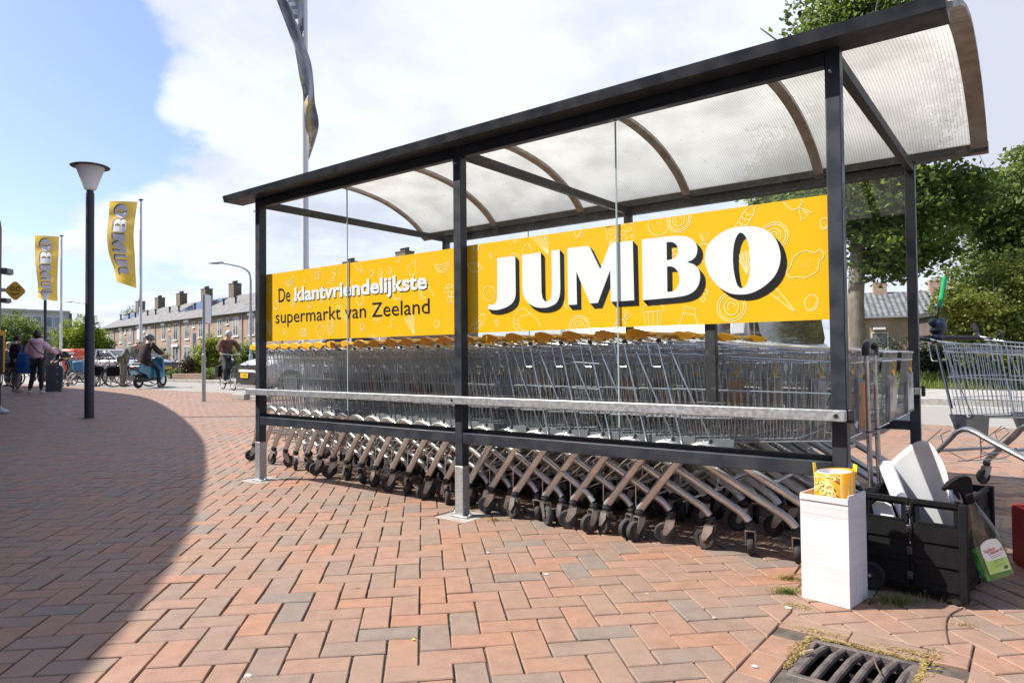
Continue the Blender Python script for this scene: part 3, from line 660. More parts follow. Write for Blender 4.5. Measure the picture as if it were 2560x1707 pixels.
swirl(Z4(1605, 690), .064); bottle_d(Z4(1700, 145), .06, -.6); swirl(Z4(1860, 265), .058); candy(Z4(2010, 95), .05, -.95); lemon(Z4(2045, 435), .066); egg(Z4(2085, 665), .06, -.2); carrot(Z4(1890, 630), .055, .75)
candy(Z4(1440, 310), .045, 1.5); ell(Z4(1448, 600), .011, .011); ell(Z4(1434, 645), .010, .010); egg(Z4(2165, 190), .04); fan_d(Z4(1690, 425), .05, .1); grapes(Z4(1270, 370), .05); ell(Z4(380, 365), .03, .045); at2(Z4(300, 390), .05, 0, [(-1, -.3), (0, .4), (1, -.2)])
pear(Z3(255, 570), .042, -.4); melon(Z3(445, 510), .055, .3); cup(Z3(690, 450), .042); bottle_d(Z3(840, 450), .045, -.5); candy(Z3(1070, 400), .035, -.8); ell(Z3(575, 508), .006, .006); egg(Z3(970, 520), .05); egg(Z3(1175, 440), .04); egg(Z3(1255, 430), .04); egg(Z3(1335, 420), .04); pear(Z3(1540, 390), .055, -.5)
melon(Z3(1800, 375), .06, .05); shrimp(Z3(1640, 600), .05, 0); grapes(Z3(1870, 600), .052); turnip(Z3(325, 730), .038); grapes(Z3(470, 690), .03); turnip(Z3(625, 710), .038); carrot(Z3(910, 790), .05, .65); turnip(Z3(1070, 680), .045); turnip(Z3(1225, 800), .06)
fan_d(Z3(260, 930), .06, .15); egg(Z3(395, 960), .036); cheese(Z3(565, 970), .044); berry(Z3(720, 950), .045); ell(Z3(810, 920), .036, .052); ell(Z3(810, 920), .024, .036); ell(Z3(810, 920), .012, .012); egg(Z3(1088, 920), .042, -.2); ell(Z3(1355, 850), .008, .008); ell(Z3(1350, 905), .007, .007)
fan_d(Z3(1530, 900), .062, .3); egg(Z3(1757, 890), .046, .1); turnip(Z3(1400, 620), .05); cup(Z3(1985, 770), .04); candy(Z3(1420, 290), .02, 1.2); bean(Z3(720, 690), .015, .3); egg(Z3(1180, 1000), .03); egg(Z3(1420, 1005), .03)
db.build('line_drawing', M['doodle'], bn, smooth=0)
# ------------------------------------------------------------------ shopping trolleys (local: x forward, origin under the rear clamps)
M['ad1'] = mat('orange_poster', (.55, .20, .03), .35, col2=(.12, .05, .015), scale=9, contrast=(.5, .6), coat=.4)
M['ad2'] = mat('photo_poster', (.50, .36, .26), .3, col2=(.16, .06, .05), scale=7, detail=6, contrast=(.42, .56), coat=.4)
M['ad3'] = mat('grey_poster', (.50, .47, .46), .3, col2=(.20, .13, .10), scale=8, contrast=(.45, .6), coat=.4)
M['greypl'] = mat('grey_plastic', (.20, .205, .215), .4)
M['tagw'] = mat('white_tag', (.75, .75, .74), .5)
def lerp(a, b, t): return a+(b-a)*t
def bk(s, t, side):
    """point on a basket's side: s 0 rear .. 1 front, t 0 bottom .. 1 rim, side -1..1"""
    x = lerp(lerp(.235, .905, s), lerp(.155, .945, s), t); z = lerp(lerp(.490, .535, s), lerp(.967, .905, s), t)
    h = lerp(lerp(.240, .185, s), lerp(.262, .205, s), t); return Vector((x, side*h, z))
def basket_mb(gate):
    b = MB(); wr = .0021
    for sd in (-1, 1):
        for i in range(25): s = (i+.3)/25; b.tube([bk(s, 0, sd), bk(s, 1, sd)], wr, 4, caps=False)
        for t, r in ((1, .0046), (.88, .0034), (.53, .0034), (.24, .0034), (0, .0038)): b.tube([bk(0, t, sd), bk(1, t, sd)], r, 5)
    for i in range(13):
        u = -1+2*(i+.5)/13; b.tube([bk(1, 0, u), bk(1, 1, u)], wr, 4, caps=False); b.tube([bk(0, 0, u), bk(1, 0, u)], .0026, 4, caps=False)
    for t, r in ((1, .0046), (.88, .0034), (.53, .003), (.24, .003), (0, .0038)): b.tube([bk(1, t, -1), bk(1, t, 1)], r, 5)
    for i in range(14): b.tube([bk(i/14, 0, -1), bk(i/14, 0, 1)], wr, 4, caps=False)
    for sd in (-1, 1):
        y = sd*.255
        b.tube([(.100, y, .975), (.226, y, .470)], .0042, 6); b.tube([(.150, y, .968), (.359, y, .515), (.352, y, .500), (.335, y, .497), (.322, y, .513)], .0040, 6)
        b.tube([(.045, y, .985), (.050, y, .955), (.072, y, .852), (.085, y, .845), (.118, y, .845)], .0036, 6)
        b.tube([(-.03, sd*.262, 1.008), (.06, sd*.262, .992), (.16, sd*.262, .967)], .0062, 6)
        b.tube([(.02, sd*.25, .985), (.30, sd*.245, .955), (.62, sd*.232, .93)], .0044, 6)
    return b
def gate_mb(up):
    g = MB(); a, c = (Vector((.12, 0, .955)), Vector((.58, 0, .925))) if up else (Vector((.150, 0, .955)), Vector((.238, 0, .50)))
    for i in range(13):
        y = -.225+.45*i/12; g.tube([(a.x, y, a.z), (c.x, y*.92, c.z)], .0021, 4, caps=False)
    for t in (0, .12, .45, .75, 1):
        q = a.lerp(c, t); g.tube([(q.x, -.232, q.z), (q.x, .232, q.z)], .0032, 5)
    return g
def seat_mb():
    g = MB(); a, c = Vector((.145, 0, .93)), Vector((.50, 0, .885))
    for i in range(9): y = -.2+.4*i/8; g.tube([(a.x, y, a.z), (c.x, y*.92, c.z)], .002, 4, caps=False)
    for t in (0, .5, 1): q = a.lerp(c, t); g.tube([(q.x, -.205, q.z), (q.x, .205, q.z)], .003, 5)
    return g
def chassis_mb(az=.488):
    b = MB(); dz = az-.478
    for sd in (-1, 1):
        P = [(0, sd*.262, .152), (.02, sd*.262, .175), (.20, sd*.260, .392+dz), (.255, sd*.258, .447+dz), (.315, sd*.256, .470+dz), (.385, sd*.252, .455+dz), (.47, sd*.247, .413+dz*.9), (.80, sd*.222, .232), (.868, sd*.217, .190), (.900, sd*.215, .155)]
        b.tube(crom(P, False, 5), .0195, 12, aspect=.66, e=3.4)
        b.tube([(-.028, sd*.246, .16), (-.028, sd*.246, .275), (.13, sd*.246, .405)], .0032, 5)
        b.tube([(.12, sd*.225, .30), (.10, sd*.225, .36), (.17, sd*.225, .40), (.20, sd*.225, .37), (.12, sd*.225, .30)], .0034, 5)
    b.tube([(.62, -.236, .333), (.62, .236, .333)], .010, 8); b.tube([(.09, -.258, .262), (.09, .258, .262)], .008, 8)
    for i in range(2):
        y = -.13+.26*i; b.tube([(.07, y, .245), (.20, y, .20), (.36, y*.9, .27)], .003, 4)
    for x, z in ((.07, .247), (.20, .203), (.36, .272)): b.tube([(x, -.2, z), (x, .2, z)], .0036, 5)
    for sd in (-1, 1): b.tube([(.07, sd*.2, .247), (.09, sd*.25, .27)], .0036, 5); b.tube([(.36, sd*.19, .272), (.40, sd*.246, .42)], .0036, 5)
    return b
def plate_mb(az=.478, sides=(-1, 1)):
    b = MB(); dz = az-.478
    for sd in sides:
        b.prism([(.19, .505), (.47, .520), (.455, .43+dz), (.40, .452+dz), (.315, .468+dz), (.24, .438+dz)], sd*.249-.002, sd*.249+.002, lambda u, v, w: Vector((u, w, v)))
        b.sphere((.115, sd*.262, .972), (.017, .012, .012), 8, 6, 1); b.box((.245, sd*.255, .462+dz*.5), (.024, .014, .03), 2)
    return b
def handle_mb():
    b = MB(); b.tube([(-.034, -.24, 1.012), (-.034, .24, 1.012)], .0145, 10)
    for sd in (-1, 1):
        b.prism([(-.052, 1.000), (-.046, 1.028), (-.01, 1.034), (.066, 1.014), (.080, 1.000), (.050, .984), (-.03, .990)], sd*.262-.016, sd*.262+.016, lambda u, v, w: Vector((u, w, v)))
    b.box((-.034, .02, 1.004), (.038, .075, .042))
    return b
def hook_mb():
    b = MB(); P = [Vector((.955, 0, .862)), Vector((.955, .004, .845))]+[Vector((.957, -.0+.026*sin(a)*1.0, .815+.026*cos(a))) for a in np.linspace(.25, 4.6, 14)]
    b.tube(P, .0048, 7); return b
def panel_mb():
    b = MB(); b.box2((.938, -.120, .565), (.955, .120, .790), 0); b.box2((.9552, -.105, .58), (.957, .105, .775), 1); return b
def fork_mb():
    b = MB()
    b.lathe([(.019, .0), (.021, -.006), (.021, -.028), (.018, -.034)], 12, 1)
    b.lathe([(.023, -.010), (.0245, -.013), (.0245, -.019), (.023, -.022)], 12, 1)
    for sd in (-1, 1):
        b.prism([(-.022, -.034), (.020, -.034), (.012, -.07), (-.022, -.112), (-.036, -.112), (-.040, -.098)], sd*.0205-.0015, sd*.0205+.0015, lambda u, v, w: Vector((u, w, v)))
    b.box((-.001, 0, -.036), (.042, .044, .005)); b.tube([(-.030, -.025, -.104), (-.030, .025, -.104)], .006, 8); return b
def wheel_mb():
    b = MB(); R_ = Matrix.Translation((-.030, 0, -.104)) @ Matrix.Rotation(pi/2, 4, 'X')
    b.lathe([(.031, -.0135), (.045, -.0135), (.0485, -.009), (.0495, 0), (.0485, .009), (.045, .0135), (.031, .0135)], 22, 0, R_, cap=False)
    b.lathe([(.032, -.010), (.024, -.0085), (.022, -.0125), (.008, -.0135), (.0005, -.0135)], 18, 1, R_, cap=False); b.lathe([(.0005, .0135), (.008, .0135), (.022, .0125), (.024, .0085), (.032, .010)], 18, 1, R_, cap=False)
    return b
CAST = [(0, -.262), (0, .262), (.905, -.214), (.905, .214)]
def make_trolley(up, ad):
    t = thing('shopping_trolley', None, 'shopping trolley')
    basket_mb(up).build('basket', M['zinc'], t); gate_mb(up).build('rear_gate', M['zinc'], t)
    if not up: seat_mb().build('child_seat', M['zinc'], t)
    chassis_mb().build('chassis', M['tube'], t, smooth=50); [plate_mb(.478, (s_,)).build('side_plate', [M['plate'], M['black'], mat_rust], t) for s_ in (-1, 1)]
    handle_mb().build('handle', M['yellow'], t, bevel=.004); hook_mb().build('hook', M['yellow'], t)
    panel_mb().build('advert_panel', [M['greypl'], M[ad]], t, bevel=.002)
    for x, y in CAST:
        f = fork_mb().build('caster', [M['fork'], M['black']], t, loc=(x, y, .154)); wheel_mb().build('wheel', [M['rubber'], M['hub']], f)
    snapshot(t); return t
mat_rust = mat('rusty_bracket', (.12, .045, .022), .8, col2=(.05, .03, .025), scale=40)
PROTO = {(True, a): None for a in ('ad1', 'ad2', 'ad3')}
def trolley(up, ad, x, y, rz, label, group, swivel=None):
    key = (up, ad)
    if PROTO.get(key) is None: PROTO[key] = make_trolley(up, ad); t = PROTO[key]
    else: t = copy_tree(PROTO[key])
    t.location = (x, y, 0); t.rotation_euler = (0, 0, rz); tag(t, label, 'shopping trolley', group)
    return t
ORD = 'first second third fourth fifth sixth seventh eighth ninth tenth eleventh twelfth thirteenth fourteenth fifteenth sixteenth seventeenth eighteenth nineteenth twentieth twenty-first twenty-second'.split()
def y1(x): return .395+.128*max(0, 2.35-x) if x < 2.2 else .395+.0128*max(0, 3.05-x)*.8
random.seed(11)
ROWS = [('front row', 3.057, 22, lambda x: y1(x)), ('middle row', 3.075, 15, lambda x: y1(x)+.585), ('back row', 3.07, 10, lambda x: y1(x)+1.175)]
ADS = ['ad1', 'ad2', 'ad3']
TROLLEYS = []
for ri, (rn, xr, cnt, fy_) in enumerate(ROWS):
    for i in range(cnt):
        x = xr-.19*i+random.gauss(0, .004); y = fy_(x)+random.gauss(0, .003); sl_ = (fy_(x+.4)-fy_(x))/.4
        lab = f'yellow handled wire trolley, {ORD[i]} from the open right end of the {rn}'
        ad = ADS[ri] if i == 0 else ADS[(i*2+ri) % 3]
        t = trolley(i < cnt-1, ad, x, y, atan2(sl_, 1), lab, 'shopping trolleys nested in the shelter'); TROLLEYS.append(t)
# swivel every caster its own way
random.seed(5)
for o in list(COL.objects):
    if o.name.split('.')[0] == 'caster' and o.parent is not None:
        o.rotation_euler = (0, 0, random.choice((0, .2, -.3, .5, -.5, 1.2, -1.3, 2.6, random.uniform(-3, 3))))
# the single trolley beyond the crate, with a black grip and gloves on it
t = thing('shopping_trolley', 'empty silver shopping trolley with black handle standing loose beside the shelter', 'shopping trolley', rz=radians(-38))
th = radians(-38); f_, l_ = Vector((cos(th), sin(th), 0)), Vector((-sin(th), cos(th), 0))
t.location = Vector((4.289, 2.841, 0))+f_*.03-l_*.262
basket_mb(False).build('basket', M['zinc'], t); gate_mb(False).build('rear_gate', M['zinc'], t); seat_mb().build('child_seat', M['zinc'], t)
chassis_mb(.43).build('chassis', M['tube'], t, smooth=50); [plate_mb(.43, (s_,)).build('side_plate', [M['plate'], M['black'], M['plate']], t) for s_ in (-1, 1)]
b = MB(); b.tube([(-.034, -.27, 1.0), (-.034, .27, 1.0)], .0165, 10)
for sd in (-1, 1): b.tube(crom([(.07, sd*.262, .985), (-.02, sd*.268, 1.0), (-.05, sd*.268, 1.035), (-.075, sd*.262, 1.10)], False, 5), [.014]*11+[.019]*5, 8)
b.tube([(.10, .262, .975), (.10, .262, 1.03), (.12, .262, 1.045), (.14, .262, 1.03), (.145, .262, .98)], .007, 8)
b.build('handle', M['black'], t)
for x, y in CAST:
    f = fork_mb().build('caster', [M['fork'], M['black']], t, loc=(x, y, .154)); f.rotation_euler = (0, 0, 1.5 if (x == 0 and y > 0) else .4); wheel_mb().build('wheel', [M['rubber'], M['hub']], f)
LOOSE = t
mw = Matrix.Translation(t.location) @ Matrix.Rotation(th, 4, 'Z')
M['bluebl'] = mat('blue_black_cloth', (.006, .007, .014), .5, col2=(.02, .05, .16), scale=11, contrast=(.5, .62))
b = MB(); c0 = mw @ Vector((-.034, -.09, 1.02))
for dx, dy, dz, sx, sy, sz in ((0, 0, -.015, .035, .06, .04), (.01, .01, .05, .045, .065, .05), (-.02, -.04, .085, .03, .035, .03), (.02, .045, .085, .03, .04, .032), (0, .0, .03, .05, .075, .03), (-.01, .06, .06, .025, .03, .025)):
    b.sphere(c0+Vector((dx, dy, dz)), (sx, sy, sz), 14, 9)
g = b.build('work_gloves', M['bluebl'], smooth=180); tag(g, 'dark blue and black work gloves bunched on the handle of the loose trolley', 'gloves')
rm = g.modifiers.new('r', 'REMESH'); rm.mode = 'VOXEL'; rm.voxel_size = .006; rm.use_smooth_shade = True
# green pole with a black joint standing behind it
M['green'] = mat('green_plastic', (.012, .32, .11), .35)
DG = 4.66
pA = at(2148, 786, DG); pB = at(2152, 735, DG); pC = at(2158, 705, DG); pD = at(2170, 636, DG)
ft = at(2185, 900, DG); ft.z = .52
p = thing('litter_picker', 'upright green pole with black joint standing up in the basket of the loose trolley', 'pole', ft)
def rel(v): return v-ft
b = MB(); b.tube([rel(pA), rel(pB)], .0155, 10); b.build('lower_tube', M['green'], p)
b = MB(); b.tube([(0, 0, .0), rel(pA)], .009, 8); b.build('shaft', M['black'], p)
b = MB(); b.tube([rel(pB), rel(pC)], .008, 8); b.build('joint', M['black'], p)
b = MB(); b.tube(crom([rel(pC), rel(at(2164, 675, DG)), rel(pD)], False, 5), .016, 10, aspect=.7); b.build('upper_tube', M['green'], p)
# ------------------------------------------------------------------ foreground odds and ends by the right-hand post
# white carton
c1, c2, c3 = gnd(1842, 1372), gnd(1953, 1400), gnd(1988, 1362); c1.z = c2.z = c3.z = 0
ux = (c2-c1).normalized(); uy = (c3-c2); uy = (uy-ux*uy.dot(ux)).normalized(); bw, bd, bh = (c2-c1).length, .165, .385
bx_rz = atan2(ux.y, ux.x)
bxo = thing('carton', 'tall white cardboard carton standing open against the right-hand shelter post', 'box', c1, bx_rz)
p = MB(); tk = .004
for lo, hi in (((0, 0, .002), (bw, tk, bh)), ((0, bd-tk, .002), (bw, bd, bh+.004)), ((0, tk, .002), (tk, bd-tk, bh+.003)), ((bw-tk, tk, .002), (bw, bd-tk, bh+.01)), ((tk, tk, .002), (bw-tk, bd-tk, .008))): p.box2(lo, hi)
for z in (.345, .318): p.box2((.001, -.0008, z), (bw-.001, .0002, z+.0015))
p.box2((.09, -.0007, .095), (bw-.003, .0002, .0965))
p.build('body', M['card'], bxo, bevel=.0015)
p = MB(); p.prism([(0, bh-.002), (bw*.5, bh-.008), (bw*.62, bh-.001), (bw*.86, bh-.007), (bw, bh+.002), (bw, bh-.02), (0, bh-.02)], -.0035, -.0005, lambda u, v, w: Vector((u, w, v))); p.build('torn_flap', M['card'], bxo)
p = MB(); p.box2((bw+.0002, .06, .03), (bw+.0012, .115, .135)); p.build('label_patch', mat('faded_print', (.60, .58, .61), .8), bxo)
# rolled yellow banner standing in the carton
rc = c1+ux*(bw*.555)+uy*(bd*.47)
ro = thing('rolled_banner', 'rolled up yellow banner with cheese drawing sticking out of the white carton', 'banner roll', (rc.x, rc.y, 0), bx_rz)
p = MB(); R_, Tn = .068, 44; vs = []
spi = [(R_-.0065*i/70, 2*pi*i/35) for i in range(71)]
for r_, a in spi: vs += [Vector((r_*cos(a-.9), r_*sin(a-.9), .012)), Vector((r_*cos(a-.9), r_*sin(a-.9), .468+.006*sin(a)))]
p.add(vs, [(2*i, 2*i+2, 2*i+3, 2*i+1) for i in range(70)])
M['rollyellow'] = mat('roll_yellow', (.50, .205, .001), .45, spec=.3)
sheet_o = p.build('sheet', [M['rollyellow']], ro, smooth=80); so = sheet_o.modifiers.new('s', 'SOLIDIFY'); so.thickness = .0012; so.offset = 1
p = MB(); vs = []
for i in range(36): a = 2*pi*i/35; vs += [Vector((.0592*cos(a), .0592*sin(a), .014)), Vector((.0592*cos(a), .0592*sin(a), .4665))]
p.add(vs, [(2*i, 2*i+2, 2*i+3, 2*i+1) for i in range(35)]); p.build('white_back', M['paper'], ro, smooth=80)
p = MB()
def cyl(u, v, d=.0009): a = -pi/2+u/R_; return Vector(((R_+d)*cos(a), (R_+d)*sin(a), v))
def rib_c(pts, w=.0042):
    pts = [Vector(q) for q in pts]; k = len(pts); vs = []
    for i in range(k):
        t_ = (pts[min(i+1, k-1)]-pts[max(i-1, 0)]).normalized(); n = Vector((-t_.y, t_.x))*w/2
        vs += [cyl(*(pts[i]-n), .0016), cyl(*(pts[i]+n), .0016)]
    p.add(vs, [(2*i, 2*i+1, 2*i+3, 2*i+2) for i in range(k-1)])
def circ_c(u, v, r_): rib_c([(u+r_*cos(2*pi*i/16), v+r_*sin(2*pi*i/16)) for i in range(17)])
for u, v, r_ in ((-.048, .437, .012), (-.02, .428, .006), (-.05, .405, .008), (-.033, .416, .005), (.008, .415, .0125), (-.015, .401, .009), (.052, .418, .010), (.022, .396, .006), (.05, .397, .006)): circ_c(u, v, r_)
rib_c([(-.062, .36), (-.066, .456), (-.03, .452), (.03, .446), (.075, .436), (.074, .37)]); rib_c([(-.06, .461), (0, .456), (.03, .452), (.075, .441)]); rib_c([(.02, .462), (.05, .452), (.076, .44)]); rib_c([(.088, .37), (.088, .455)]); rib_c([(.094, .37), (.094, .455)])
p.build('line_drawing', M['doodle'], ro, smooth=0)
M['tape'] = mat('yellow_tape', (.90, .72, .02), .4)
for a, w in ((2.55+.5, .026), (.8, .028)):
    p = MB()
    d = Vector((cos(a), sin(a), 0)); s_ = Vector((-d.y, d.x, 0))*w/2; q = d*.071
    p.add([q-s_+Vector((0, 0, .43)), q+s_+Vector((0, 0, .43)), q+s_*.9+d*.006+Vector((0, 0, .492)), q-s_*.9+d*.008+Vector((0, 0, .490)), ], [(0, 1, 2, 3)])
    tp = p.build('tape_tab', M['tape'], ro, smooth=0); tp.modifiers.new('s', 'SOLIDIFY').thickness = .0012
# black folding crate on wheels
fl_, fr_ = at(1990, 1125, 2.71), gnd(2215, 1395); fl_.z = 0; fr_.z = 0
ux = Vector((cos(radians(-7)), sin(radians(-7)), 0)); CW = .335; CD = .46; CH = .362
fl_ = fr_-ux*CW; uy = Vector((-ux.y, ux.x, 0)); cr_rz = atan2(ux.y, ux.x)
cr = thing('folding_crate', 'black plastic folding shopping crate with pull-out metal handle beside the carton', 'crate', fl_, cr_rz)
p = MB(); z0 = .03
def wallpanel(mb, x0, x1, fn, hole=True):
    """a ribbed crate wall with a hand hole: fn(u, w, z), w outward from 0"""
    def bb(u0, u1, za, zb, w0, w1): 
        P = [fn(u, w, z) for u in (u0, u1) for w in (w0, w1) for z in (za, zb)]
        mb.add(P, [(0, 1, 3, 2), (4, 6, 7, 5), (0, 4, 5, 1), (2, 3, 7, 6), (0, 2, 6, 4), (1, 5, 7, 3)])
    w = x1-x0; a, b_ = x0+w*.18, x1-w*.16
    if not hole: bb(a, b_, .284, .334, -.006, 0)
    bb(x0, a, .284, .345, -.006, 0); bb(b_, x1, .284, .345, -.006, 0); bb(a, b_, .335, .345, -.006, .0); bb(x0, x1, z0, .283, -.006, 0)
    bb(x0, x1, .346, CH, -.010, .006)
    for za, zb in ((.044, .060), (.130, .146), (.212, .274)): bb(x0+.006, x1-.006, za, zb, .0003, .006)
    bb(a-.006, b_+.006, .276, .2835, .0004, .005); bb(x0+.003, x0+.012, z0, .345, .0004, .006); bb(x1-.012, x1-.003, z0, .345, .0004, .006)
for h in range(2): wallpanel(p, CW*h/2+(.001 if h else 0), CW*(h+1)/2-(0 if h else .001), lambda u, w, z: Vector((u, -w, z)))
for h in range(2): wallpanel(p, CD*h/2+.002, CD*(h+1)/2-.002, lambda u, w, z: Vector((CW+w, u, z)), False)
for h in range(2): wallpanel(p, CD*h/2+.002, CD*(h+1)/2-.002, lambda u, w, z: Vector((-w, u, z)), False)
for h in range(2): wallpanel(p, CW*h/2, CW*(h+1)/2, lambda u, w, z: Vector((u, CD+w, z)))
p.box2((.004, .004, z0-.004), (CW-.004, CD-.004, z0+.006))
p.build('shell', M['blackmatt'], cr)
for x in (-.004, CW+.004):
    for y in (-.004, CD+.004): p = MB(); p.box((x, y, .19), (.026, .026, .345)); p.build('corner_post', M['blackmatt'], cr, bevel=.003)
p = MB()
for z in (.08, .17, .25, .32): p.box((CW/2, -.007, z), (.020, .01, .03)); p.box((CW/2, -.011, z), (.012, .008, .012))
p.build('hinge', M['black'], cr, bevel=.003)
p = MB()
for x in (.03, CW-.03): p.box((x, .02, .015), (.05, .03, .03))
p.build('foot', M['black'], cr, bevel=.004)
for x in (.035, CW-.04):
    p = MB(); R_ = Matrix.Translation((x, -.012 if x < .1 else CD+.0, .055)) @ Matrix.Rotation(pi/2, 4, 'X'); p.lathe([(.038, -.012), (.048, -.012), (.052, -.006), (.052, .006), (.048, .012), (.038, .012), (.030, .008), (.010, .010), (.006, .016), (.001, .017)], 24, 0, R_); p.build('wheel', M['black'], cr)
    p = MB(); p.lathe([(.006, .0165), (.0055, .019), (.001, .0205)], 10, 0, R_); p.build('axle_cap', M['galv'], cr)
M['alu'] = mat('brushed_aluminium', (.62, .60, .59), .32, .9, col2=(.5, .48, .47), scale=20)
hA, hB = cr_rz, None
inv = Matrix.Rotation(-cr_rz, 4, 'Z') @ Matrix.Translation(-fl_)
ha = inv @ at(2002, 1110, 2.95); hb = inv @ at(2022, 1105, 3.06)
ta, tb2 = inv @ at(1989, 800, 2.95), inv @ at(2008, 800, 3.06)
h = MB()
for lo_, hi_, dz in ((ha, ta, 0), (hb, tb2, 0)):
    lo_ = Vector((lo_.x, lo_.y, .02)); mid = lo_.lerp(hi_, .60); h.tube([lo_, mid], .0105, 12); h.tube([mid, hi_+Vector((0, 0, -.01))], .0085, 12)
ho = h.build('handle_tube', M['alu'], cr)
h = MB()
for lo_, hi_ in ((ha, ta), (hb, tb2)):
    lo_ = Vector((lo_.x, lo_.y, .02)); mid = lo_.lerp(hi_, .60); dirc = (Vector((0, -1, 0))).normalized()
    h.tube([mid-Vector((0, 0, .002)), mid+Vector((0, 0, .004))], .0118, 12)
    for dz in (.02, .04): h.sphere(mid+Vector((0, -.0095, -dz)), .0036, 8, 6)
h.build('tube_button', M['black'], cr)
h = MB(); h.tube(crom([ta+Vector((0, 0, -.03)), ta+Vector((0, 0, .012)), (ta+tb2)/2+Vector((0, 0, .030)), tb2+Vector((0, 0, .012)), tb2+Vector((0, 0, -.03))], False, 6), .0165, 12); h.build('grip', M['black'], cr)
# paper roll and curled sheet standing in the crate
def C2(x, y, z): return Matrix.Translation(fl_) @ Matrix.Rotation(cr_rz, 4, 'Z') @ Vector((x, y, z))
p = MB(); a, b_ = C2(.20, .05, .13), at(2034, 1067, 2.86)
dirv = (b_-a).normalized(); side = dirv.cross(Vector((0, 0, 1))).normalized(); up_ = side.cross(dirv)
vs = []; nn = 60
for i in range(nn+1): r_ = .030-.012*i/nn; q = 4.6*pi*i/nn; o_ = side*(r_*cos(q))+up_*(r_*sin(q)); vs += [a+o_, b_+o_]
p.add(vs, [(2*i, 2*i+2, 2*i+3, 2*i+1) for i in range(nn)])
pr = p.build('paper_roll', M['paper'], smooth=80); tag(pr, 'white paper roll leaning inside the black folding crate', 'paper roll')
TOPP = crom([(2048, 1085), (2082, 1040), (2104, 1017), (2130, 1014), (2162, 1050), (2190, 1100), (2207, 1152)], False, 6)
def pl3(P, t): k = (len(P)-1)*t; i = min(int(k), len(P)-2); return P[i].lerp(P[i+1], k-i)
p = MB(); nu, nv = 24, 18
L0, L1 = C2(.10, .40, .05), C2(.322, .34, .04); T0, T1 = at(2052, 1078, 2.95), at(2205, 1150, 2.62); Tm = at(2140, 1018, 2.86)
vs = []
for j in range(nv+1):
    t_ = j/nv
    for i in range(nu+1):
        s_ = i/nu; tq = pl3(TOPP, s_); top = at(tq.x, tq.y, lerp(2.80, 2.52, s_))
        q = L0.lerp(L1, s_).lerp(top, t_); nrm = Vector((-.35, .9, .2)).normalized(); q = q+FWD*(.075*(2*s_-1)**2*t_); vs.append(q)
p.add(vs, [(j*(nu+1)+i, j*(nu+1)+i+1, (j+1)*(nu+1)+i+1, (j+1)*(nu+1)+i) for j in range(nv) for i in range(nu)])
ps = p.build('paper_sheet', M['paper'], smooth=180); tag(ps, 'large curled sheet of white paper sticking up out of the black crate', 'paper'); ps.modifiers.new('s', 'SOLIDIFY').thickness = .0009
p = MB(); a = C2(.05, .03, .20); p.prism([(0, 0), (.075, -.01), (.055, .055), (.015, .075), (-.01, .05)], 0, .02, lambda u, v, w: C2(.04+u, .03+w, .262+v)); tag(p.build('crumpled_paper', M['paper'], smooth=0), 'crumpled white paper seen through the hand hole of the black crate', 'paper')
# spray bottle hooked over the crate's corner
bo_b = at(2292, 1322, 2.43); bo_n = at(2226, 1150, 2.43); ax = (bo_n-bo_b); bl = ax.length; ax.normalize()
wdir = (RGT-ax*RGT.dot(ax)).normalized(); ddir = wdir.cross(ax)
SB = Matrix(((wdir.x, -ddir.x, ax.x, bo_b.x), (wdir.y, -ddir.y, ax.y, bo_b.y), (wdir.z, -ddir.z, ax.z, bo_b.z), (0, 0, 0, 1)))
sb = thing('spray_bottle', 'clear spray bottle of green cleaner with black trigger head hooked on the crate', 'spray bottle')
sb.matrix_world = SB
def rrect(mb, prof, n=20, mi=0, e=3.2):
    vs = []; k = len(prof)
    for hw, hd, z in prof:
        for j in range(n):
            a = 2*pi*j/n; c_, s_ = cos(a), sin(a); vs.append(Vector((hw*math.copysign(abs(c_)**(2/e), c_), hd*math.copysign(abs(s_)**(2/e), s_), z)))
    mb.add(vs, [(i*n+j, i*n+(j+1) % n, (i+1)*n+(j+1) % n, (i+1)*n+j) for i in range(k-1) for j in range(n)]+[tuple(reversed(range(n))), tuple((k-1)*n+j for j in range(n))], mi)
S_ = bl/.29
M['clear'] = glassy('clear_plastic', (.90, .90, .90), 1.0, .05, .03)
M['liquid'] = None
def liquidmat():
    m = bpy.data.materials.new('green_liquid'); m.use_nodes = True; t = m.node_tree; p_ = t.nodes['Principled BSDF']
    p_.inputs['Base Color'].default_value = (.10, .62, .13, 1); p_.inputs['Roughness'].default_value = .08; p_.inputs['Transmission Weight'].default_value = .55; p_.inputs['IOR'].default_value = 1.33; return m
M['liquid'] = liquidmat()
p = MB(); rrect(p, [(.054*S_, .026*S_, 0), (.057*S_, .028*S_, .008*S_), (.056*S_, .028*S_, .12*S_), (.054*S_, .027*S_, .15*S_), (.042*S_, .024*S_, .20*S_), (.024*S_, .020*S_, .255*S_), (.0165*S_, .0165*S_, .285*S_), (.0165*S_, .0165*S_, .295*S_)]); p.build('bottle_body', M['clear'], sb, smooth=50)
p = MB(); rrect(p, [(.050*S_, .0235*S_, .004*S_), (.0535*S_, .0255*S_, .012*S_), (.0525*S_, .0255*S_, .108*S_), (.0525*S_, .0252*S_, .112*S_)]); p.build('liquid', M['liquid'], sb, smooth=50)
M['lab'] = mat('bottle_label', (.42, .66, .14), .5, col2=(.60, .78, .34), scale=12); M['labw'] = mat('bottle_label_white', (.80, .82, .76), .5); M['red'] = mat('label_red', (.50, .06, .03), .5)
p = MB(); fr = lambda u, v, d=0: Vector((u*1.18*S_, -(.0284+d)*S_, v*S_))
top_ = crom([(-.034, .118, C_), (-.028, .140), (-.004, .150), (.022, .142), (.030, .118, C_)], False, 5)
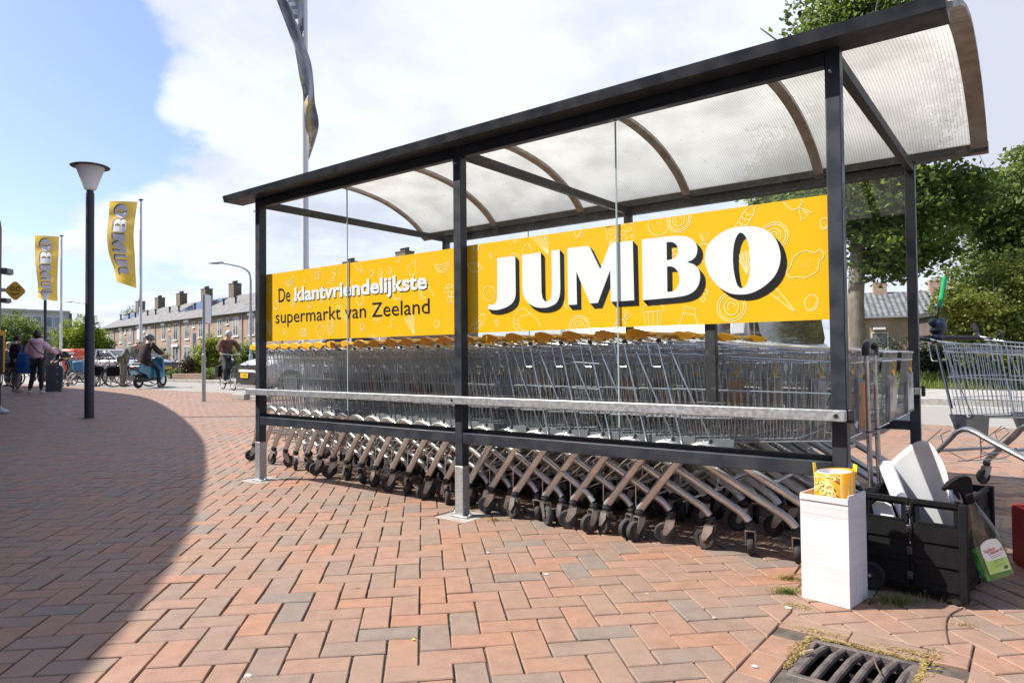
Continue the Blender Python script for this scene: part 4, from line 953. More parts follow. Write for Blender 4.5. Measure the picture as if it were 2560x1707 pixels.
p.add([fr(-.034, .03), fr(.032, .022), fr(.034, .070), fr(-.034, .078)], [(0, 1, 2, 3)], 0); p.add([fr(-.034, .078), fr(.034, .070)]+[fr(q.x, q.y) for q in reversed(top_)], [tuple(range(2+len(top_)))], 1)
p.add([fr(-.034, .095, .0001), fr(-.022, .07, .0001), fr(0, .05, .0001), fr(.032, .03, .0001), fr(.032, .022, .0001), fr(-.034, .03, .0001)], [(0, 1, 2, 3, 4, 5)], 0)
lab = p.build('label', [M['lab'], M['labw']], sb, smooth=0)
p = MB(); text_fit(p, 'Surface', -.027, .008, .108, .0085, lambda x, z: fr(x, z, .0004), .02); text_fit(p, 'Cleaner-R', -.018, .030, .096, .0085, lambda x, z: fr(x, z, .0004), .02); p.build('lettering', M['red'], lab, smooth=0)
p = MB()
for k in range(8):
    if k != 2 and k != 5: z = .088-.006*k; p.add([fr(-.014+.004*(k > 2), z, .0003), fr(.028-.006*(k % 3), z, .0003), fr(.028-.006*(k % 3), z+.0012, .0003), fr(-.014+.004*(k > 2), z+.0012, .0003)], [(0, 1, 2, 3)])
p.add([fr(.020+.007*cos(i*.4), .036+.007*sin(i*.4), .0004) for i in range(16)], [tuple(range(16))]); p.build('small_print', mat('label_green', (.10, .16, .04), .5), lab, smooth=0)
p = MB(); p.lathe([(.018*S_, .283*S_), (.0195*S_, .286*S_), (.0195*S_, .318*S_), (.016*S_, .322*S_)], 18)
p.prism([(.020, .318), (.026, .345), (.030, .368), (.022, .380), (-.01, .386), (-.045, .380), (-.062, .371), (-.062, .358), (-.04, .352), (-.02, .345), (-.016, .318)], -.0115*S_, .0115*S_, lambda u, v, w: Vector((u*S_, w, v*S_)))
p.prism([(-.018, .345), (-.036, .350), (-.040, .335), (-.034, .312), (-.030, .305), (-.028, .322), (-.028, .336)], -.006*S_, .006*S_, lambda u, v, w: Vector((u*S_, w, v*S_))); p.box((-.068*S_, 0, .3645*S_), (.014*S_, .014*S_, .013*S_))
p.build('trigger_head', M['blackmatt'], sb, bevel=.003)
# drain grate
x0, x1, y0, y1_ = DR
dg_ = thing('drain_grate', 'rusty cast iron drain grate with slanting bars set in the paving', 'drain', ((x0+x1)/2, (y0+y1_)/2, 0))
p = MB(); hx, hy = (x1-x0)/2, (y1_-y0)/2; zt = -.006
for lo, hi in (((-hx, -hy, -.05), (hx, -hy+.022, zt)), ((-hx, hy-.022, -.05), (hx, hy, zt)), ((-hx, -hy+.0225, -.05), (-hx+.02, hy-.0225, zt)), ((hx-.02, -hy+.0225, -.05), (hx, hy-.0225, zt))): p.box2(lo, hi)
p.build('frame', M['iron'], dg_, bevel=.004)
for i in range(6):
    x = -hx+.030+i*.048; p = MB(); p.tube([(x-.012, -hy+.018, zt-.014), (x-.005, -hy*.4, zt-.008), (x+.003, hy*.3, zt-.007), (x+.014, hy-.018, zt-.014)], .0120, 10, aspect=.95, e=2.2); p.build('bar', M['iron'], dg_)
p = MB(); p.box2((-hx+.004, -hy+.004, -.42), (hx-.004, hy-.004, -.36)); p.quad((-hx, -hy, -.36), (-hx, -hy, -.05), (hx, -hy, -.05), (hx, -hy, -.36)); p.quad((-hx, hy, -.36), (-hx, hy, -.05), (hx, hy, -.05), (hx, hy, -.36)); p.quad((-hx, -hy, -.36), (-hx, -hy, -.05), (-hx, hy, -.05), (-hx, hy, -.36)); p.quad((hx, -hy, -.36), (hx, -hy, -.05), (hx, hy, -.05), (hx, hy, -.36)); p.build('sump', M['soil'], dg_, smooth=0)
b = MB(); x0, x1, y0, y1_ = HOLES[0]
for lo, hi in (((x0+.1, y0, -.03), (DR[0]-.001, y1_-.1, -.011)), ((DR[1]+.001, y0, -.03), (x1-.1, y1_-.1, -.011)), ((DR[0]-.001, DR[3]+.001, -.03), (DR[1]+.001, y1_-.1, -.011)), ((DR[0]-.001, y0, -.03), (DR[1]+.001, DR[2]-.001, -.011))): b.box2(lo, hi)
tag(b.build('drain_surround', M['soil']), kind='structure')
# dry moss, seeds and litter round the drain and the post: one scatter of tiny flakes
def flakes(name, spots, n, m, smin=.002, smax=.007):
    V, Fc, T = [], [], []
    for (cx, cy, rx, ry, z, rot) in spots:
        for _ in range(n):
            a = random.uniform(0, 2*pi); r_ = sqrt(random.random()); x_, y_ = rx*r_*cos(a), ry*r_*sin(a); P = Vector((cx+x_*cos(rot)-y_*sin(rot), cy+x_*sin(rot)+y_*cos(rot), z+random.uniform(0, .006)*(1-r_)))
            u = Vector((random.gauss(0, 1), random.gauss(0, 1), random.gauss(0, .35))).normalized()*random.uniform(smin, smax); w = Vector((-u.y, u.x, random.gauss(0, .3)*u.length))*random.uniform(.3, .8); o = len(V)
            V += [P-u, P+w*.6, P+u, P-w*.6]; Fc.append((o, o+1, o+2, o+3)); T.append(random.random())
    me = bpy.data.meshes.new(name); me.from_pydata([tuple(v) for v in V], [], Fc); me.materials.append(m); me.attributes.new('tone', 'FLOAT', 'FACE').data.foreach_set('value', T); me.update()
    o = bpy.data.objects.new(name, me); COL.objects.link(o); return tag(o, kind='stuff')
random.seed(21)
sp_ = [(*gnd(x, y).xy, rx, ry, .001, r_) for x, y, rx, ry, r_ in ((1850, 1445, .10, .025, 0), (1930, 1462, .12, .022, 0), (2030, 1485, .10, .022, 0), (2120, 1500, .05, .022, 0), (2140, 1520, .025, .12, 0), (1830, 1490, .025, .08, 0), (1815, 1330, .06, .03, .5), (1800, 1355, .06, .03, .3), (1830, 1392, .05, .03, .2))]
sp_ += [(DR[0]+.03+.04*k, DR[3]+.008, .03, .011, -.004, 0) for k in range(8)]+[(DR[1]+.008, DR[3]-.02-.045*k, .011, .03, -.004, 0) for k in range(6)]+[(DR[0]-.008, DR[3]-.02-.045*k, .011, .03, -.004, 0) for k in range(6)]
flakes('dry_litter', sp_, 170, M['drygrass'])
sp2 = [(random.uniform(1.5, 4.6), random.uniform(-1.7, -.1), .02, .02, .001, 0) for _ in range(60)]
flakes('sand_specks', sp2, 5, mat('pale_speck', (.42, .38, .32), .9), .001, .0035)
# grass tufts
def tuft(cx, cy, n, h, spread, m, label, stretch=(1, 1), rot=0):
    P = []
    for _ in range(n):
        a, r_ = random.uniform(0, 2*pi), spread*abs(random.gauss(0, .5)); x_, y_ = r_*cos(a)*stretch[0], r_*sin(a)*stretch[1]
        P.append((cx+x_*cos(rot)-y_*sin(rot), cy+x_*sin(rot)+y_*cos(rot), -.003, h*random.uniform(.35, 1.1), random.uniform(.3, 1.3), .0022))
    o = blades('grass_tuft', P, m); return tag(o, label, 'grass tuft', 'tufts of grass in the joints of the paving')
for x, y, n, h, s_, m, lab in ((1140, 1195, 130, .03, .075, 'drygrass', 'dry yellow grass tuft at the foot of the middle shelter post'), (1810, 1330, 190, .035, .06, 'drygrass', 'straw coloured grass tuft left of the carton'), (1805, 1362, 160, .035, .05, 'grass', 'greenish grass tuft in the joint in front of the carton'),
        (2060, 1385, 260, .05, .10, 'grass', 'shaded green grass tuft under the black crate'), (190, 962, 90, .05, .14, 'grass', 'small grass tuft at the foot of the near lamp post'), (2215, 1435, 60, .018, .05, 'drygrass', 'flat dry grass tuft right of the drain'),
        (2290, 1262, 80, .018, .07, 'grass', 'thin green grass tuft in the joints behind the spray bottle'), (2340, 1265, 70, .018, .06, 'grass', 'thin green grass tuft at the right edge of the paving'), (820, 1352, 24, .016, .02, 'drygrass', 'tiny grass tuft in the sunny paving near the shadow edge'), (1860, 1300, 70, .03, .04, 'drygrass', 'dry grass tuft by the last trolley wheel')):
    q = gnd(x, y); tuft(q.x, q.y, n, h, s_, M[m], lab, (1.4, .5), .6)
# twigs, leaf scraps and bits of paper on the paving
def bit(name, label, cat, pts, r, m, ):
    b = MB(); b.tube(pts, r, 6); return tag(b.build(name, m), label, cat)
M['twig'] = mat('twig_bark', (.12, .075, .05), .85)
g_ = lambda x, y, z=.004: (lambda q: Vector((q.x, q.y, z)))(gnd(x, y))
bit('twig', 'long thin curved twig lying on the paving right of the drain', 'twig', crom([g_(2178, 1480), g_(2172, 1445), g_(2180, 1415), g_(2220, 1395), g_(2260, 1385)], False, 6), .0022, M['twig'])
bit('twig', 'short twig lying across the bars of the drain grate', 'twig', crom([g_(2005, 1508, .012), g_(2012, 1535, .012), g_(2025, 1560, .012)], False, 5), .0022, M['twig'])
bit('stick', 'pale flat stick in the litter at the corner of the drain', 'stick', [g_(1845, 1505, .008), g_(1868, 1500, .008)], .006, mat('pale_wood', (.34, .25, .15), .8))
bit('twig', 'short twig lying beside the dry grass left of the carton', 'twig', [g_(1845, 1290), g_(1815, 1330)], .0028, M['twig'])
for x, y, r_, lab, m in ((1255, 1320, .012, 'white paper scrap on the sunny paving', 'paper'), (1870, 1345, .010, 'white paper scrap in the grass left of the carton', 'paper'), (1810, 1397, .016, 'torn white paper scrap below the carton', 'paper'), (1732, 1532, .012, 'white paper scrap at the lower edge of the paving', 'paper'), (1640, 1420, .010, 'cream scrap near the drain', 'cardin'), (878, 1166, .010, 'yellow leaf scrap in front of the first bay', 'tape'), (1120, 1270, .012, 'white fleck near the middle post foot', 'paper'), (950, 1470, .007, 'small yellow scrap on the paving', 'tape')):
    q = gnd(x, y); b = MB(); ang = random.uniform(0, 6)
    b.prism([(r_*random.uniform(.5, 1.1)*cos(k*1.05+ang), .6*r_*random.uniform(.5, 1.1)*sin(k*1.05+ang)) for k in range(6)], .003, .005, lambda u, v, w: Vector((q.x+u, q.y+v, w))); tag(b.build('scrap', M[m], smooth=0), lab, 'litter')

# red crate just entering the picture at the right edge
q = gnd(2396, 1335); q.z = 0; rc_ = thing('plastic_crate', 'red plastic crate at the right edge of the picture', 'crate', q, YAW-.25)
p = MB()
for lo, hi in (((0, 0, .004), (.36, .008, .25)), ((0, .252, .004), (.36, .26, .25)), ((0, .0085, .004), (.008, .2515, .25)), ((.352, .0085, .004), (.36, .2515, .25)), ((.0085, .0085, .004), (.3515, .2515, .012))): p.box2(lo, hi)
p.build('shell', mat('red_crate_plastic', (.28, .012, .014), .5), rc_, bevel=.003)
p = MB()
for z in (.03, .13, .235): p.box2((-.004, -.005, z), (.364, -.0005, z+.014))
p.build('rim', M['black'], rc_)
# ------------------------------------------------------------------ street furniture, flags
def proj(p):
    d = Vector(p)-CAM; z = d.dot(FWD); return (1280+F_PX*d.dot(RGT)/z)/K, (853.5-F_PX*d.dot(UPV)/z)/K, z
def hz(x, y, dist): return at(x, y, dist).z                # height of a photo point standing at that distance
def foot(x, dist): q = at(x, 830, dist); return Vector((q.x, q.y, 0))
M['lampcap'] = mat('lamp_cap', (.02, .02, .022), .5)
M['opal'] = mat('opal_plastic', (.88, .89, .92), .35)
to_ = M['opal'].node_tree; t1 = N(to_, 'ShaderNodeBsdfTranslucent'); t1.inputs[0].default_value = (.92, .93, .96, 1); t2 = N(to_, 'ShaderNodeMixShader'); t2.inputs[0].default_value = .55
L(to_, to_.nodes['Principled BSDF'].outputs[0], t2.inputs[1]); L(to_, t1.outputs[0], t2.inputs[2]); L(to_, t2.outputs[0], to_.nodes['Material Output'].inputs[0])
M['polegrey'] = mat('grey_pole', (.34, .36, .37), .5, .5, col2=(.42, .44, .45), scale=8)
M['white_pole'] = mat('flagpole_white', (.70, .71, .73), .4)
def park_lamp(loc, h, label):
    t = thing('lamp_post', label, 'lamp post', loc, 0, 'conical park lamps on dark posts')
    p = MB(); p.lathe([(.069, -.01), (.069, 1.6), (.062, 1.62), (.060, h-.62), (.060, h-.46), (.052, h-.45), (.050, h-.415)], 24); p.build('post', M['frame'], t)
    p = MB(); p.lathe([(.052, h-.413), (.085, h-.40), (.205, h-.045), (.200, h-.04)], 28); p.build('lamp_shade', M['opal'], t)
    p = MB(); p.lathe([(.20, h-.046), (.275, h-.045), (.282, h-.038), (.25, h-.018), (.12, h+.005), (.01, h+.012)], 32); p.build('lamp_cap', M['lampcap'], t); return t
q = gnd(205, 960); park_lamp((q.x, q.y, 0), 4.03, 'dark lamp post with white cone lamp in the middle of the shaded paving')
q = foot(103, 30.5); park_lamp(q, 4.05, 'far lamp post with white cone lamp in front of the left flag')
def street_lamp(foot_, h, reach, head_dir, label, r=.055):
    t = thing('street_lamp', label, 'street lamp', foot_, atan2(head_dir.y, head_dir.x), 'grey curved street lamps along the road')
    p = MB(); p.tube([(0, 0, 0), (0, 0, 1.1), (0, 0, 1.12), (0, 0, h-.6)]+crom([(0, 0, h-.6), (.06, 0, h-.3), (.3, 0, h-.08), (reach*.6, 0, h+.06), (reach, 0, h+.16)], False, 5)[1:], [r*1.6, r*1.6, r, r*.9]+[r*.7]*20, 12); p.build('pole', M['polegrey'], t)
    p = MB(); p.sphere((reach+.28, 0, h+.18), (.36, .13, .075), 16, 8); p.build('lamp_head', M['polegrey'], t); return t
fl = foot(576, 30); street_lamp(fl, hz(570, 606, 30)-.1, 1.25, -RGT, 'tall grey street lamp arching left above the parked car')
fl = foot(212, 60); street_lamp(fl, hz(200, 697, 60), 1.8, -RGT, 'distant grey street lamp arching left behind the near lamp post')
fl = foot(35, 50); street_lamp(fl, hz(30, 737, 50), 1.2, -RGT, 'distant grey street lamp in front of the left tree', .05)
# letters of the flags, from the banner's outlines
allx = [tuple(q) for fn, out, ho in LET for q in zz_(fn, [p_[:2] for p_ in out])]; lx0, lx1 = min(q[0] for q in allx), max(q[0] for q in allx)
zb_ = lambda x: Z8(108, 1140).y+(Z7(592, 1200).y-Z8(108, 1140).y)*0; lz0, lz1 = min(q[1] for q in allx), max(q[1] for q in allx)
M['flagy'] = mat('flag_yellow', (.88, .64, .17), .7, col2=(.84, .57, .10), scale=2)
tl_ = M['flagy'].node_tree; tt = N(tl_, 'ShaderNodeBsdfTranslucent'); tt.inputs[0].default_value = (.9, .62, .10, 1); mx_ = N(tl_, 'ShaderNodeMixShader'); mx_.inputs[0].default_value = .4
L(tl_, tl_.nodes['Principled BSDF'].outputs[0], mx_.inputs[1]); L(tl_, tt.outputs[0], mx_.inputs[2]); L(tl_, mx_.outputs[0], tl_.nodes['Material Output'].inputs[0])
M['flagw'] = mat('flag_white', (.72, .72, .76), .7); M['flagg'] = mat('flag_grey', (.17, .17, .19), .7)
def pl(P, t):
    P = [Vector(p) for p in P]; k = (len(P)-1)*t; i = min(int(k), len(P)-2); return P[i].lerp(P[i+1], k-i)
def jumbo_flag(le, ri, dist, pole_px, top_px, label, plabel):
    le = crom(le, False, 6); ri = crom(ri, False, 6)
    def fp(s, t, d=0.0):
        q = pl(le, t).lerp(pl(ri, t), s); return at(q.x, q.y, dist-d+.10*sin(t*7+s*3)*(1-s)+.05*sin(t*13))
    fo = foot(pole_px, dist); zt = hz(pole_px, top_px, dist)
    pt = thing('flagpole', plabel, 'flagpole', fo); tp = at(top_px and pole_px, top_px, dist)
    p = MB(); p.tube([(0, 0, 0), (0, 0, 2), (0, 0, zt)], [.062, .055, .042], 14); p.build('pole', M['white_pole'], pt)
    p = MB(); p.lathe([(.045, zt-.02), (.085, zt+.0), (.085, zt+.025), (.02, zt+.05)], 16); p.build('finial', M['lampcap'], pt)
    a = fp(0, 0); b_ = Vector((fo.x, fo.y, a.z))
    p = MB(); p.tube([a-fo, b_-fo], .012, 6); p.build('cross_arm', M['polegrey'], pt)
    f = thing('flag', label, 'flag', fo); p = MB(); nu, nv = 10, 40
    p.add([fp(i/nu, j/nv)-fo for j in range(nv+1) for i in range(nu+1)], [(j*(nu+1)+i, j*(nu+1)+i+1, (j+1)*(nu+1)+i+1, (j+1)*(nu+1)+i) for j in range(nv) for i in range(nu)])
    p.build('cloth', M['flagy'], f, smooth=180)
    pw_, pk_ = MB(), MB()
    for fn, out, holes in LET:
        O = [tuple(q) for q in crom(zz_(fn, out), True, 4)]; HS = [[tuple(q) for q in crom(zz_(fn, h), True, 4)] for h in holes]
        def den(R):
            o = []
            for i in range(len(R)):
                a_, c_ = Vector(R[i]), Vector(R[(i+1) % len(R)]); n = max(1, int((c_-a_).length/.03)); o += [tuple(a_.lerp(c_, k/n)) for k in range(n)]
            return o
        vs, fs = fill2d(den(O), [den(h) for h in HS])
        st = lambda x, z, ds=0, dt=0: (.20+.50*(z-lz0)/(lz1-lz0)+ds, .87-.83*(x-lx0)/(lx1-lx0)+dt)
        pw_.add([fp(*st(x, z), .03)-fo for x, z in vs], fs); pk_.add([fp(*st(x, z, -.045, -.012), .018)-fo for x, z in vs], fs)
    pk_.build('lettering_shadow', M['flagg'], f, smooth=0); pw_.build('lettering', M['flagw'], f, smooth=0)
jumbo_flag([(251.8, 462), (249.5, 499), (245.7, 537), (249.5, 580), (263, 621), (268, 647)], [(315.8, 464.6), (311, 499), (307, 540), (309.5, 586), (311, 622), (313.3, 662)], 25.7, 323, 458, 'yellow flag with white letters on the nearer flagpole, its lower corner curled', 'white flagpole carrying the nearer yellow flag')
jumbo_flag([(80, 541), (80.5, 575), (81.5, 610), (86, 645), (87, 668), (88, 685)], [(135.4, 543.6), (135, 575), (133, 610), (132, 645), (132, 670), (132.3, 692.5)], 33, 140, 541, 'yellow flag with white letters on the far left flagpole', 'white flagpole carrying the far left yellow flag')
# tall pole with a dark tangled flag behind the shelter
fo = foot(702, 10.0); pt = thing('flagpole', 'tall grey white flagpole rising behind the shelter roof', 'flagpole', fo)
p = MB(); p.tube([(0, 0, 0), (0, 0, 3), (0, 0, 8.2)], [.052, .050, .042], 16); p.build('pole', M['white_pole'], pt)
M['flagd'] = mat('dark_flag_cloth', (.20, .205, .22), .7, col2=(.36, .37, .39), scale=3.5, detail=5)
M['flagt'] = mat('dark_flag_yellow', (.40, .31, .13), .75, col2=(.62, .55, .38), scale=6, contrast=(.5, .6)); M['flags'] = mat('dark_flag_silver', (.36, .39, .42), .6)
zf = lambda x, y: ((660+x/3.73)/K, (y/3.73)/K)
fg = thing('flag', 'torn dark grey flag with yellow patches twisted round the tall flagpole', 'flag', fo)
def strip(le, ri, d0, d1, name, mats, pick):
    le = crom([zf(*q) for q in le], False, 5); ri = crom([zf(*q) for q in ri], False, 5); p = MB(); nu, nv = 8, 46
    for j in range(nv+1):
        for i in range(nu+1):
            q = pl(le, j/nv).lerp(pl(ri, j/nv), i/nu); p.v.append(tuple(at(q.x, q.y, 9.9+lerp(d0, d1, i/nu)+.03*sin(i*1.1+j*.23)+.03*sin(j*.5+i*.6))-fo))
    for j in range(nv):
        for i in range(nu): p.f.append((j*(nu+1)+i, j*(nu+1)+i+1, (j+1)*(nu+1)+i+1, (j+1)*(nu+1)+i)); p.m.append(pick(i/nu, j/nv))
    p.build(name, mats, fg, smooth=60)
strip([(-160, -560), (10, -250), (115, 0), (230, 300), (290, 480), (330, 720), (365, 880), (372, 1000), (385, 1180), (405, 1290), (413, 1480)], [(-40, -560), (110, -250), (215, 20), (290, 180), (372, 400), (440, 590), (466, 800), (476, 960), (512, 1150), (480, 1310), (418, 1495)], -.15, -.05, 'twisted_cloth', [M['flagd'], M['flagt'], M['flags']],
      lambda s, t: 1 if (t > .66 and .05 < s < .6+.2*sin(t*40)) or (s < .2 and .48 < t < .68 and sin(t*90) > -.2) else 2 if (.52 < t < .70 and .3 < s < .8) else 0)
strip([(180, -300), (190, -100), (200, 0), (270, 150), (320, 280), (350, 400)], [(372, -300), (374, -100), (372, 0), (370, 150), (372, 280), (376, 420)], .02, .04, 'upper_cloth', [M['flags'], M['white']], lambda s, t: 1 if (.1 < s < .5 and .42 < t < .62 and sin(t*60) > -.4) or (.5 < s < .72 and .68 < t < .72) else 0)
# sign post: grey pole with a tall double board seen almost edge on
q = gnd(468, 922); sg = thing('sign_post', 'grey sign post with a narrow upright board standing in the sunny paving', 'sign post', (q.x, q.y, 0), atan2((q-CAM).y, (q-CAM).x)-radians(17))
zt = hz(468, 677, q_d := (q-CAM).dot(FWD))
p = MB(); p.tube([(0, 0, 0), (0, 0, 1.02), (0, 0, 1.03), (0, 0, zt)], [.042, .042, .03, .03], 14); p.build('pole', M['polegrey'], sg)
p = MB(); p.box2((-.03, -.028, zt-.62), (.42, -.014, zt+.03)); p.build('board', [M['polegrey']], sg, bevel=.004)
p = MB(); p.box2((-.01, -.0325, zt-.60), (.40, -.0285, zt+.01)); p.build('face', mat('sign_face_white', (.66, .68, .70), .4), sg)
p = MB(); p.box2((.425, -.03, zt-.62), (.455, -.01, zt+.03)); p.build('edge_strip', mat('sign_blue', (.08, .22, .36), .4), sg)
# ------------------------------------------------------------------ people
def skin_obj(name, V, E, R, m, parent, sub=1, root=0):
    me = bpy.data.meshes.new(name); me.from_pydata([tuple(v) for v in V], E, []); o = bpy.data.objects.new(name, me); COL.objects.link(o)
    md = o.modifiers.new('s', 'SKIN'); md.use_smooth_shade = True; md.branch_smoothing = .4
    for i, sv in enumerate(me.skin_vertices[0].data):
        r_ = R[i]; sv.radius = (r_, r_) if isinstance(r_, (int, float)) else r_; sv.use_root = (i == root)
    ss = o.modifiers.new('ss', 'SUBSURF'); ss.levels = sub; ss.render_levels = sub
    dg = bpy.context.evaluated_depsgraph_get(); dg.update(); ev = bpy.data.meshes.new_from_object(o.evaluated_get(dg)); bpy.data.objects.remove(o); bpy.data.meshes.remove(me)
    ev.name = name; ev.materials.clear(); ev.materials.append(m); ev.polygons.foreach_set('use_smooth', [True]*len(ev.polygons)); o = bpy.data.objects.new(name, ev); COL.objects.link(o)
    if parent is not None: o.parent = parent
    return o
BASE = dict(pel=(0, 0, .93), sp=(0, .0, 1.14), ch=(0, 0, 1.33), nk=(0, 0, 1.47), hd=(0, .02, 1.60), ls=(-.17, 0, 1.41), le=(-.235, -.02, 1.14), lw=(-.24, .05, .91), rs=(.17, 0, 1.41), re=(.235, -.02, 1.14), rw=(.24, .05, .91),
            lh=(-.09, 0, .90), lk=(-.10, .02, .50), la=(-.10, -.02, .09), lt=(-.12, .13, .035), rh=(.09, 0, .90), rk=(.10, .02, .50), ra=(.10, -.02, .09), rt=(.12, .13, .035))
SK = mat('skin', (.50, .30, .21), .55); SKD = mat('brown_skin', (.20, .105, .065), .55)
def person(label, loc, rz, pose=None, top=None, legs=None, shoes=None, hair=None, skin=None, scale=1.0, bulk=1.0, long_coat=0.0, hairkind='short', group='people on the square'):
    J = {k: Vector(v) for k, v in BASE.items()}
    for k, v in (pose or {}).items(): J[k] = Vector(v)
    t = thing('person', label, 'person', loc, rz, group); t.scale = (scale,)*3
    hd = J['hd']; up = (hd-J['nk']).normalized(); fw = Vector((0, 1, 0)); fw = (fw-up*fw.dot(up)).normalized(); sdv = fw.cross(up)
    if pose and 'face' in pose: fw = Vector(pose['face']).normalized()
    names = ['pel', 'sp', 'ch', 'nk', 'hd', 'ls', 'le', 'lw', 'rs', 're', 'rw', 'lh', 'lk', 'la', 'lt', 'rh', 'rk', 'ra', 'rt']
    V = [J[n] for n in names]; ix = {n: i for i, n in enumerate(names)}
    E = [('pel', 'sp'), ('sp', 'ch'), ('ch', 'nk'), ('nk', 'hd'), ('ch', 'ls'), ('ls', 'le'), ('le', 'lw'), ('ch', 'rs'), ('rs', 're'), ('re', 'rw'), ('pel', 'lh'), ('lh', 'lk'), ('lk', 'la'), ('la', 'lt'), ('pel', 'rh'), ('rh', 'rk'), ('rk', 'ra'), ('ra', 'rt')]
    E = [(ix[a], ix[b_]) for a, b_ in E]
    R = [.125, .115, .12, .052, .088, .065, .042, .028, .065, .042, .028, .085, .055, .036, .03, .085, .055, .036, .03]
    V.append(hd+up*.095); E.append((ix['hd'], len(V)-1)); R.append(.068)
    V.append(hd+fw*.095-up*.01); E.append((ix['hd'], len(V)-1)); R.append(.022)
    for w, e in (('lw', 'le'), ('rw', 're')):
        d = (J[w]-J[e]).normalized(); s_ = d.orthogonal().normalized(); palm = J[w]+d*.055; V.append(palm); pi_ = len(V)-1; E.append((ix[w], pi_)); R.append(.028); bend = d.cross(s_)
        for k, ln in ((-1.5, .062), (-.5, .075), (.5, .08), (1.5, .07)):
            V.append(palm+s_*(.013*k)+d*ln*.8+bend*.022); E.append((pi_, len(V)-1)); R.append(.0085)
        V.append(J[w]+d*.03+s_*.05); E.append((pi_, len(V)-1)); R.append(.010)
    skin_obj('body', V, E, R, skin or SK, t)
    tn = ['pel', 'sp', 'ch', 'nk', 'ls', 'le', 'lw', 'rs', 're', 'rw']; TV = [J[n].copy() for n in tn]; TV[3] = J['ch'].lerp(J['nk'], .75)
    TV[6] = J['le'].lerp(J['lw'], .93); TV[9] = J['re'].lerp(J['rw'], .93); TE = [(0, 1), (1, 2), (2, 3), (2, 4), (4, 5), (5, 6), (2, 7), (7, 8), (8, 9)]
    TR = [(.165*bulk, .135*bulk), (.16*bulk, .13*bulk), (.165*bulk, .135*bulk), .075, .088*bulk, .066*bulk, .05*bulk, .088*bulk, .066*bulk, .05*bulk]
    if long_coat: TV.append(J['pel']+Vector((0, 0, -long_coat))); TE.append((0, len(TV)-1)); TR.append((.18*bulk, .16*bulk))
    skin_obj('jacket', TV, TE, TR, top, t)
    ln = ['pel', 'lh', 'lk', 'la', 'rh', 'rk', 'ra']; LV = [J[n].copy() for n in ln]; LV[3] = J['lk'].lerp(J['la'], .92); LV[6] = J['rk'].lerp(J['ra'], .92)
    skin_obj('trousers', LV, [(0, 1), (1, 2), (2, 3), (0, 4), (4, 5), (5, 6)], [.135, .10, .072, .058, .10, .072, .058], legs, t)
    for a, b_ in (('la', 'lt'), ('ra', 'rt')):
        d = (J[b_]-J[a]); d.z = 0; d = d.normalized() if d.length > .01 else Vector((0, 1, 0)); c = J[a]
        skin_obj('shoe', [c-d*.05+Vector((0, 0, -.03)), c+d*.05+Vector((0, 0, -.045)), J[b_]+d*.03], [(0, 1), (1, 2)], [(.05, .042), (.046, .04), (.04, .03)], shoes, t)
    if hair is not None:
        h = MB(); c = hd+up*.045-fw*.018
        Rm = Matrix((sdv, fw, up)).transposed()
        h.sphere(c, (.098, .108, .098), 16, 10, 0, Rm)
        if hairkind == 'bun': h.sphere(c+up*.09-fw*.05, .045, 10, 7)
        if hairkind == 'long': h.sphere(c-fw*.05-up*.09, (.085, .06, .13), 12, 8, 0, Rm)
        if hairkind == 'helmet': h.sphere(c+up*.01, (.125, .14, .12), 18, 10, 0, Rm)
        o = h.build('helmet' if hairkind == 'helmet' else 'hair', hair, t)
    e = MB()
    for s_ in (-1, 1): e.sphere(hd+fw*.088+sdv*(.033*s_)+up*.02, .011, 8, 6)
    e.build('eyes', M['black'], t); e = MB(); e.sphere(hd+fw*.083-up*.05, (.026, .012, .008), 8, 6); e.build('mouth', mat('lips', (.30, .10, .09), .5) if 'lips' not in M else M['lips'], t)
    e = MB()
    for s_ in (-1, 1): e.sphere(hd+sdv*(.09*s_)+up*.005, (.016, .028, .035), 8, 6)
    e.build('ears', skin or SK, t)
    return t, J
M['lips'] = mat('lips', (.30, .10, .09), .5)
cl = lambda n, c, c2=None: mat(n, c, .85, col2=c2 or tuple(v*.8 for v in c), scale=7, bump=.15, bscale=30)
HK = mat('dark_hair', (.012, .010, .010), .5); HB = mat('blond_hair', (.42, .33, .21), .6); HG = mat('grey_hair', (.42, .40, .38), .6)
face = atan2(-RGT.x, RGT.y)         # a person turned by this faces the photo's right ... (local +y)
away = YAW                           # local +y away from the camera
q = foot(85, 19.2)
pk1, J = person('person in a pink hooded jacket, black leggings and white shoes, seen from behind', q, away+.12, dict(lw=(-.20, .24, 1.12), le=(-.30, .02, 1.16), rw=(.46, .22, 1.13), re=(.36, .02, 1.20), lk=(-.13, .05, .50), la=(-.17, -.05, .09), lt=(-.22, .09, .035), rk=(.11, .02, .50), ra=(.12, -.02, .09)), cl('pink_jacket', (.80, .52, .60)), cl('black_leggings', (.022, .02, .022)), cl('white_shoe', (.66, .64, .64)), HK, SKD, 1.0, 1.25, .0, 'bun')
h = MB(); h.tube(crom([(-.11, -.05, 1.49), (0, -.11, 1.46), (.11, -.05, 1.49), (0, .05, 1.51)], True, 5), .07, 10, closed=True); h.build('hood', bpy.data.materials['pink_jacket'], pk1)
h = MB(); h.tube(crom([(-.13, -.13, 1.45), (.0, -.205, 1.33), (.15, -.20, 1.17), (.235, -.06, 1.08)], False, 5), .017, 6, aspect=.5); h.build('shoulder_strap', M['black'], pk1)
q = foot(37, 20.2)
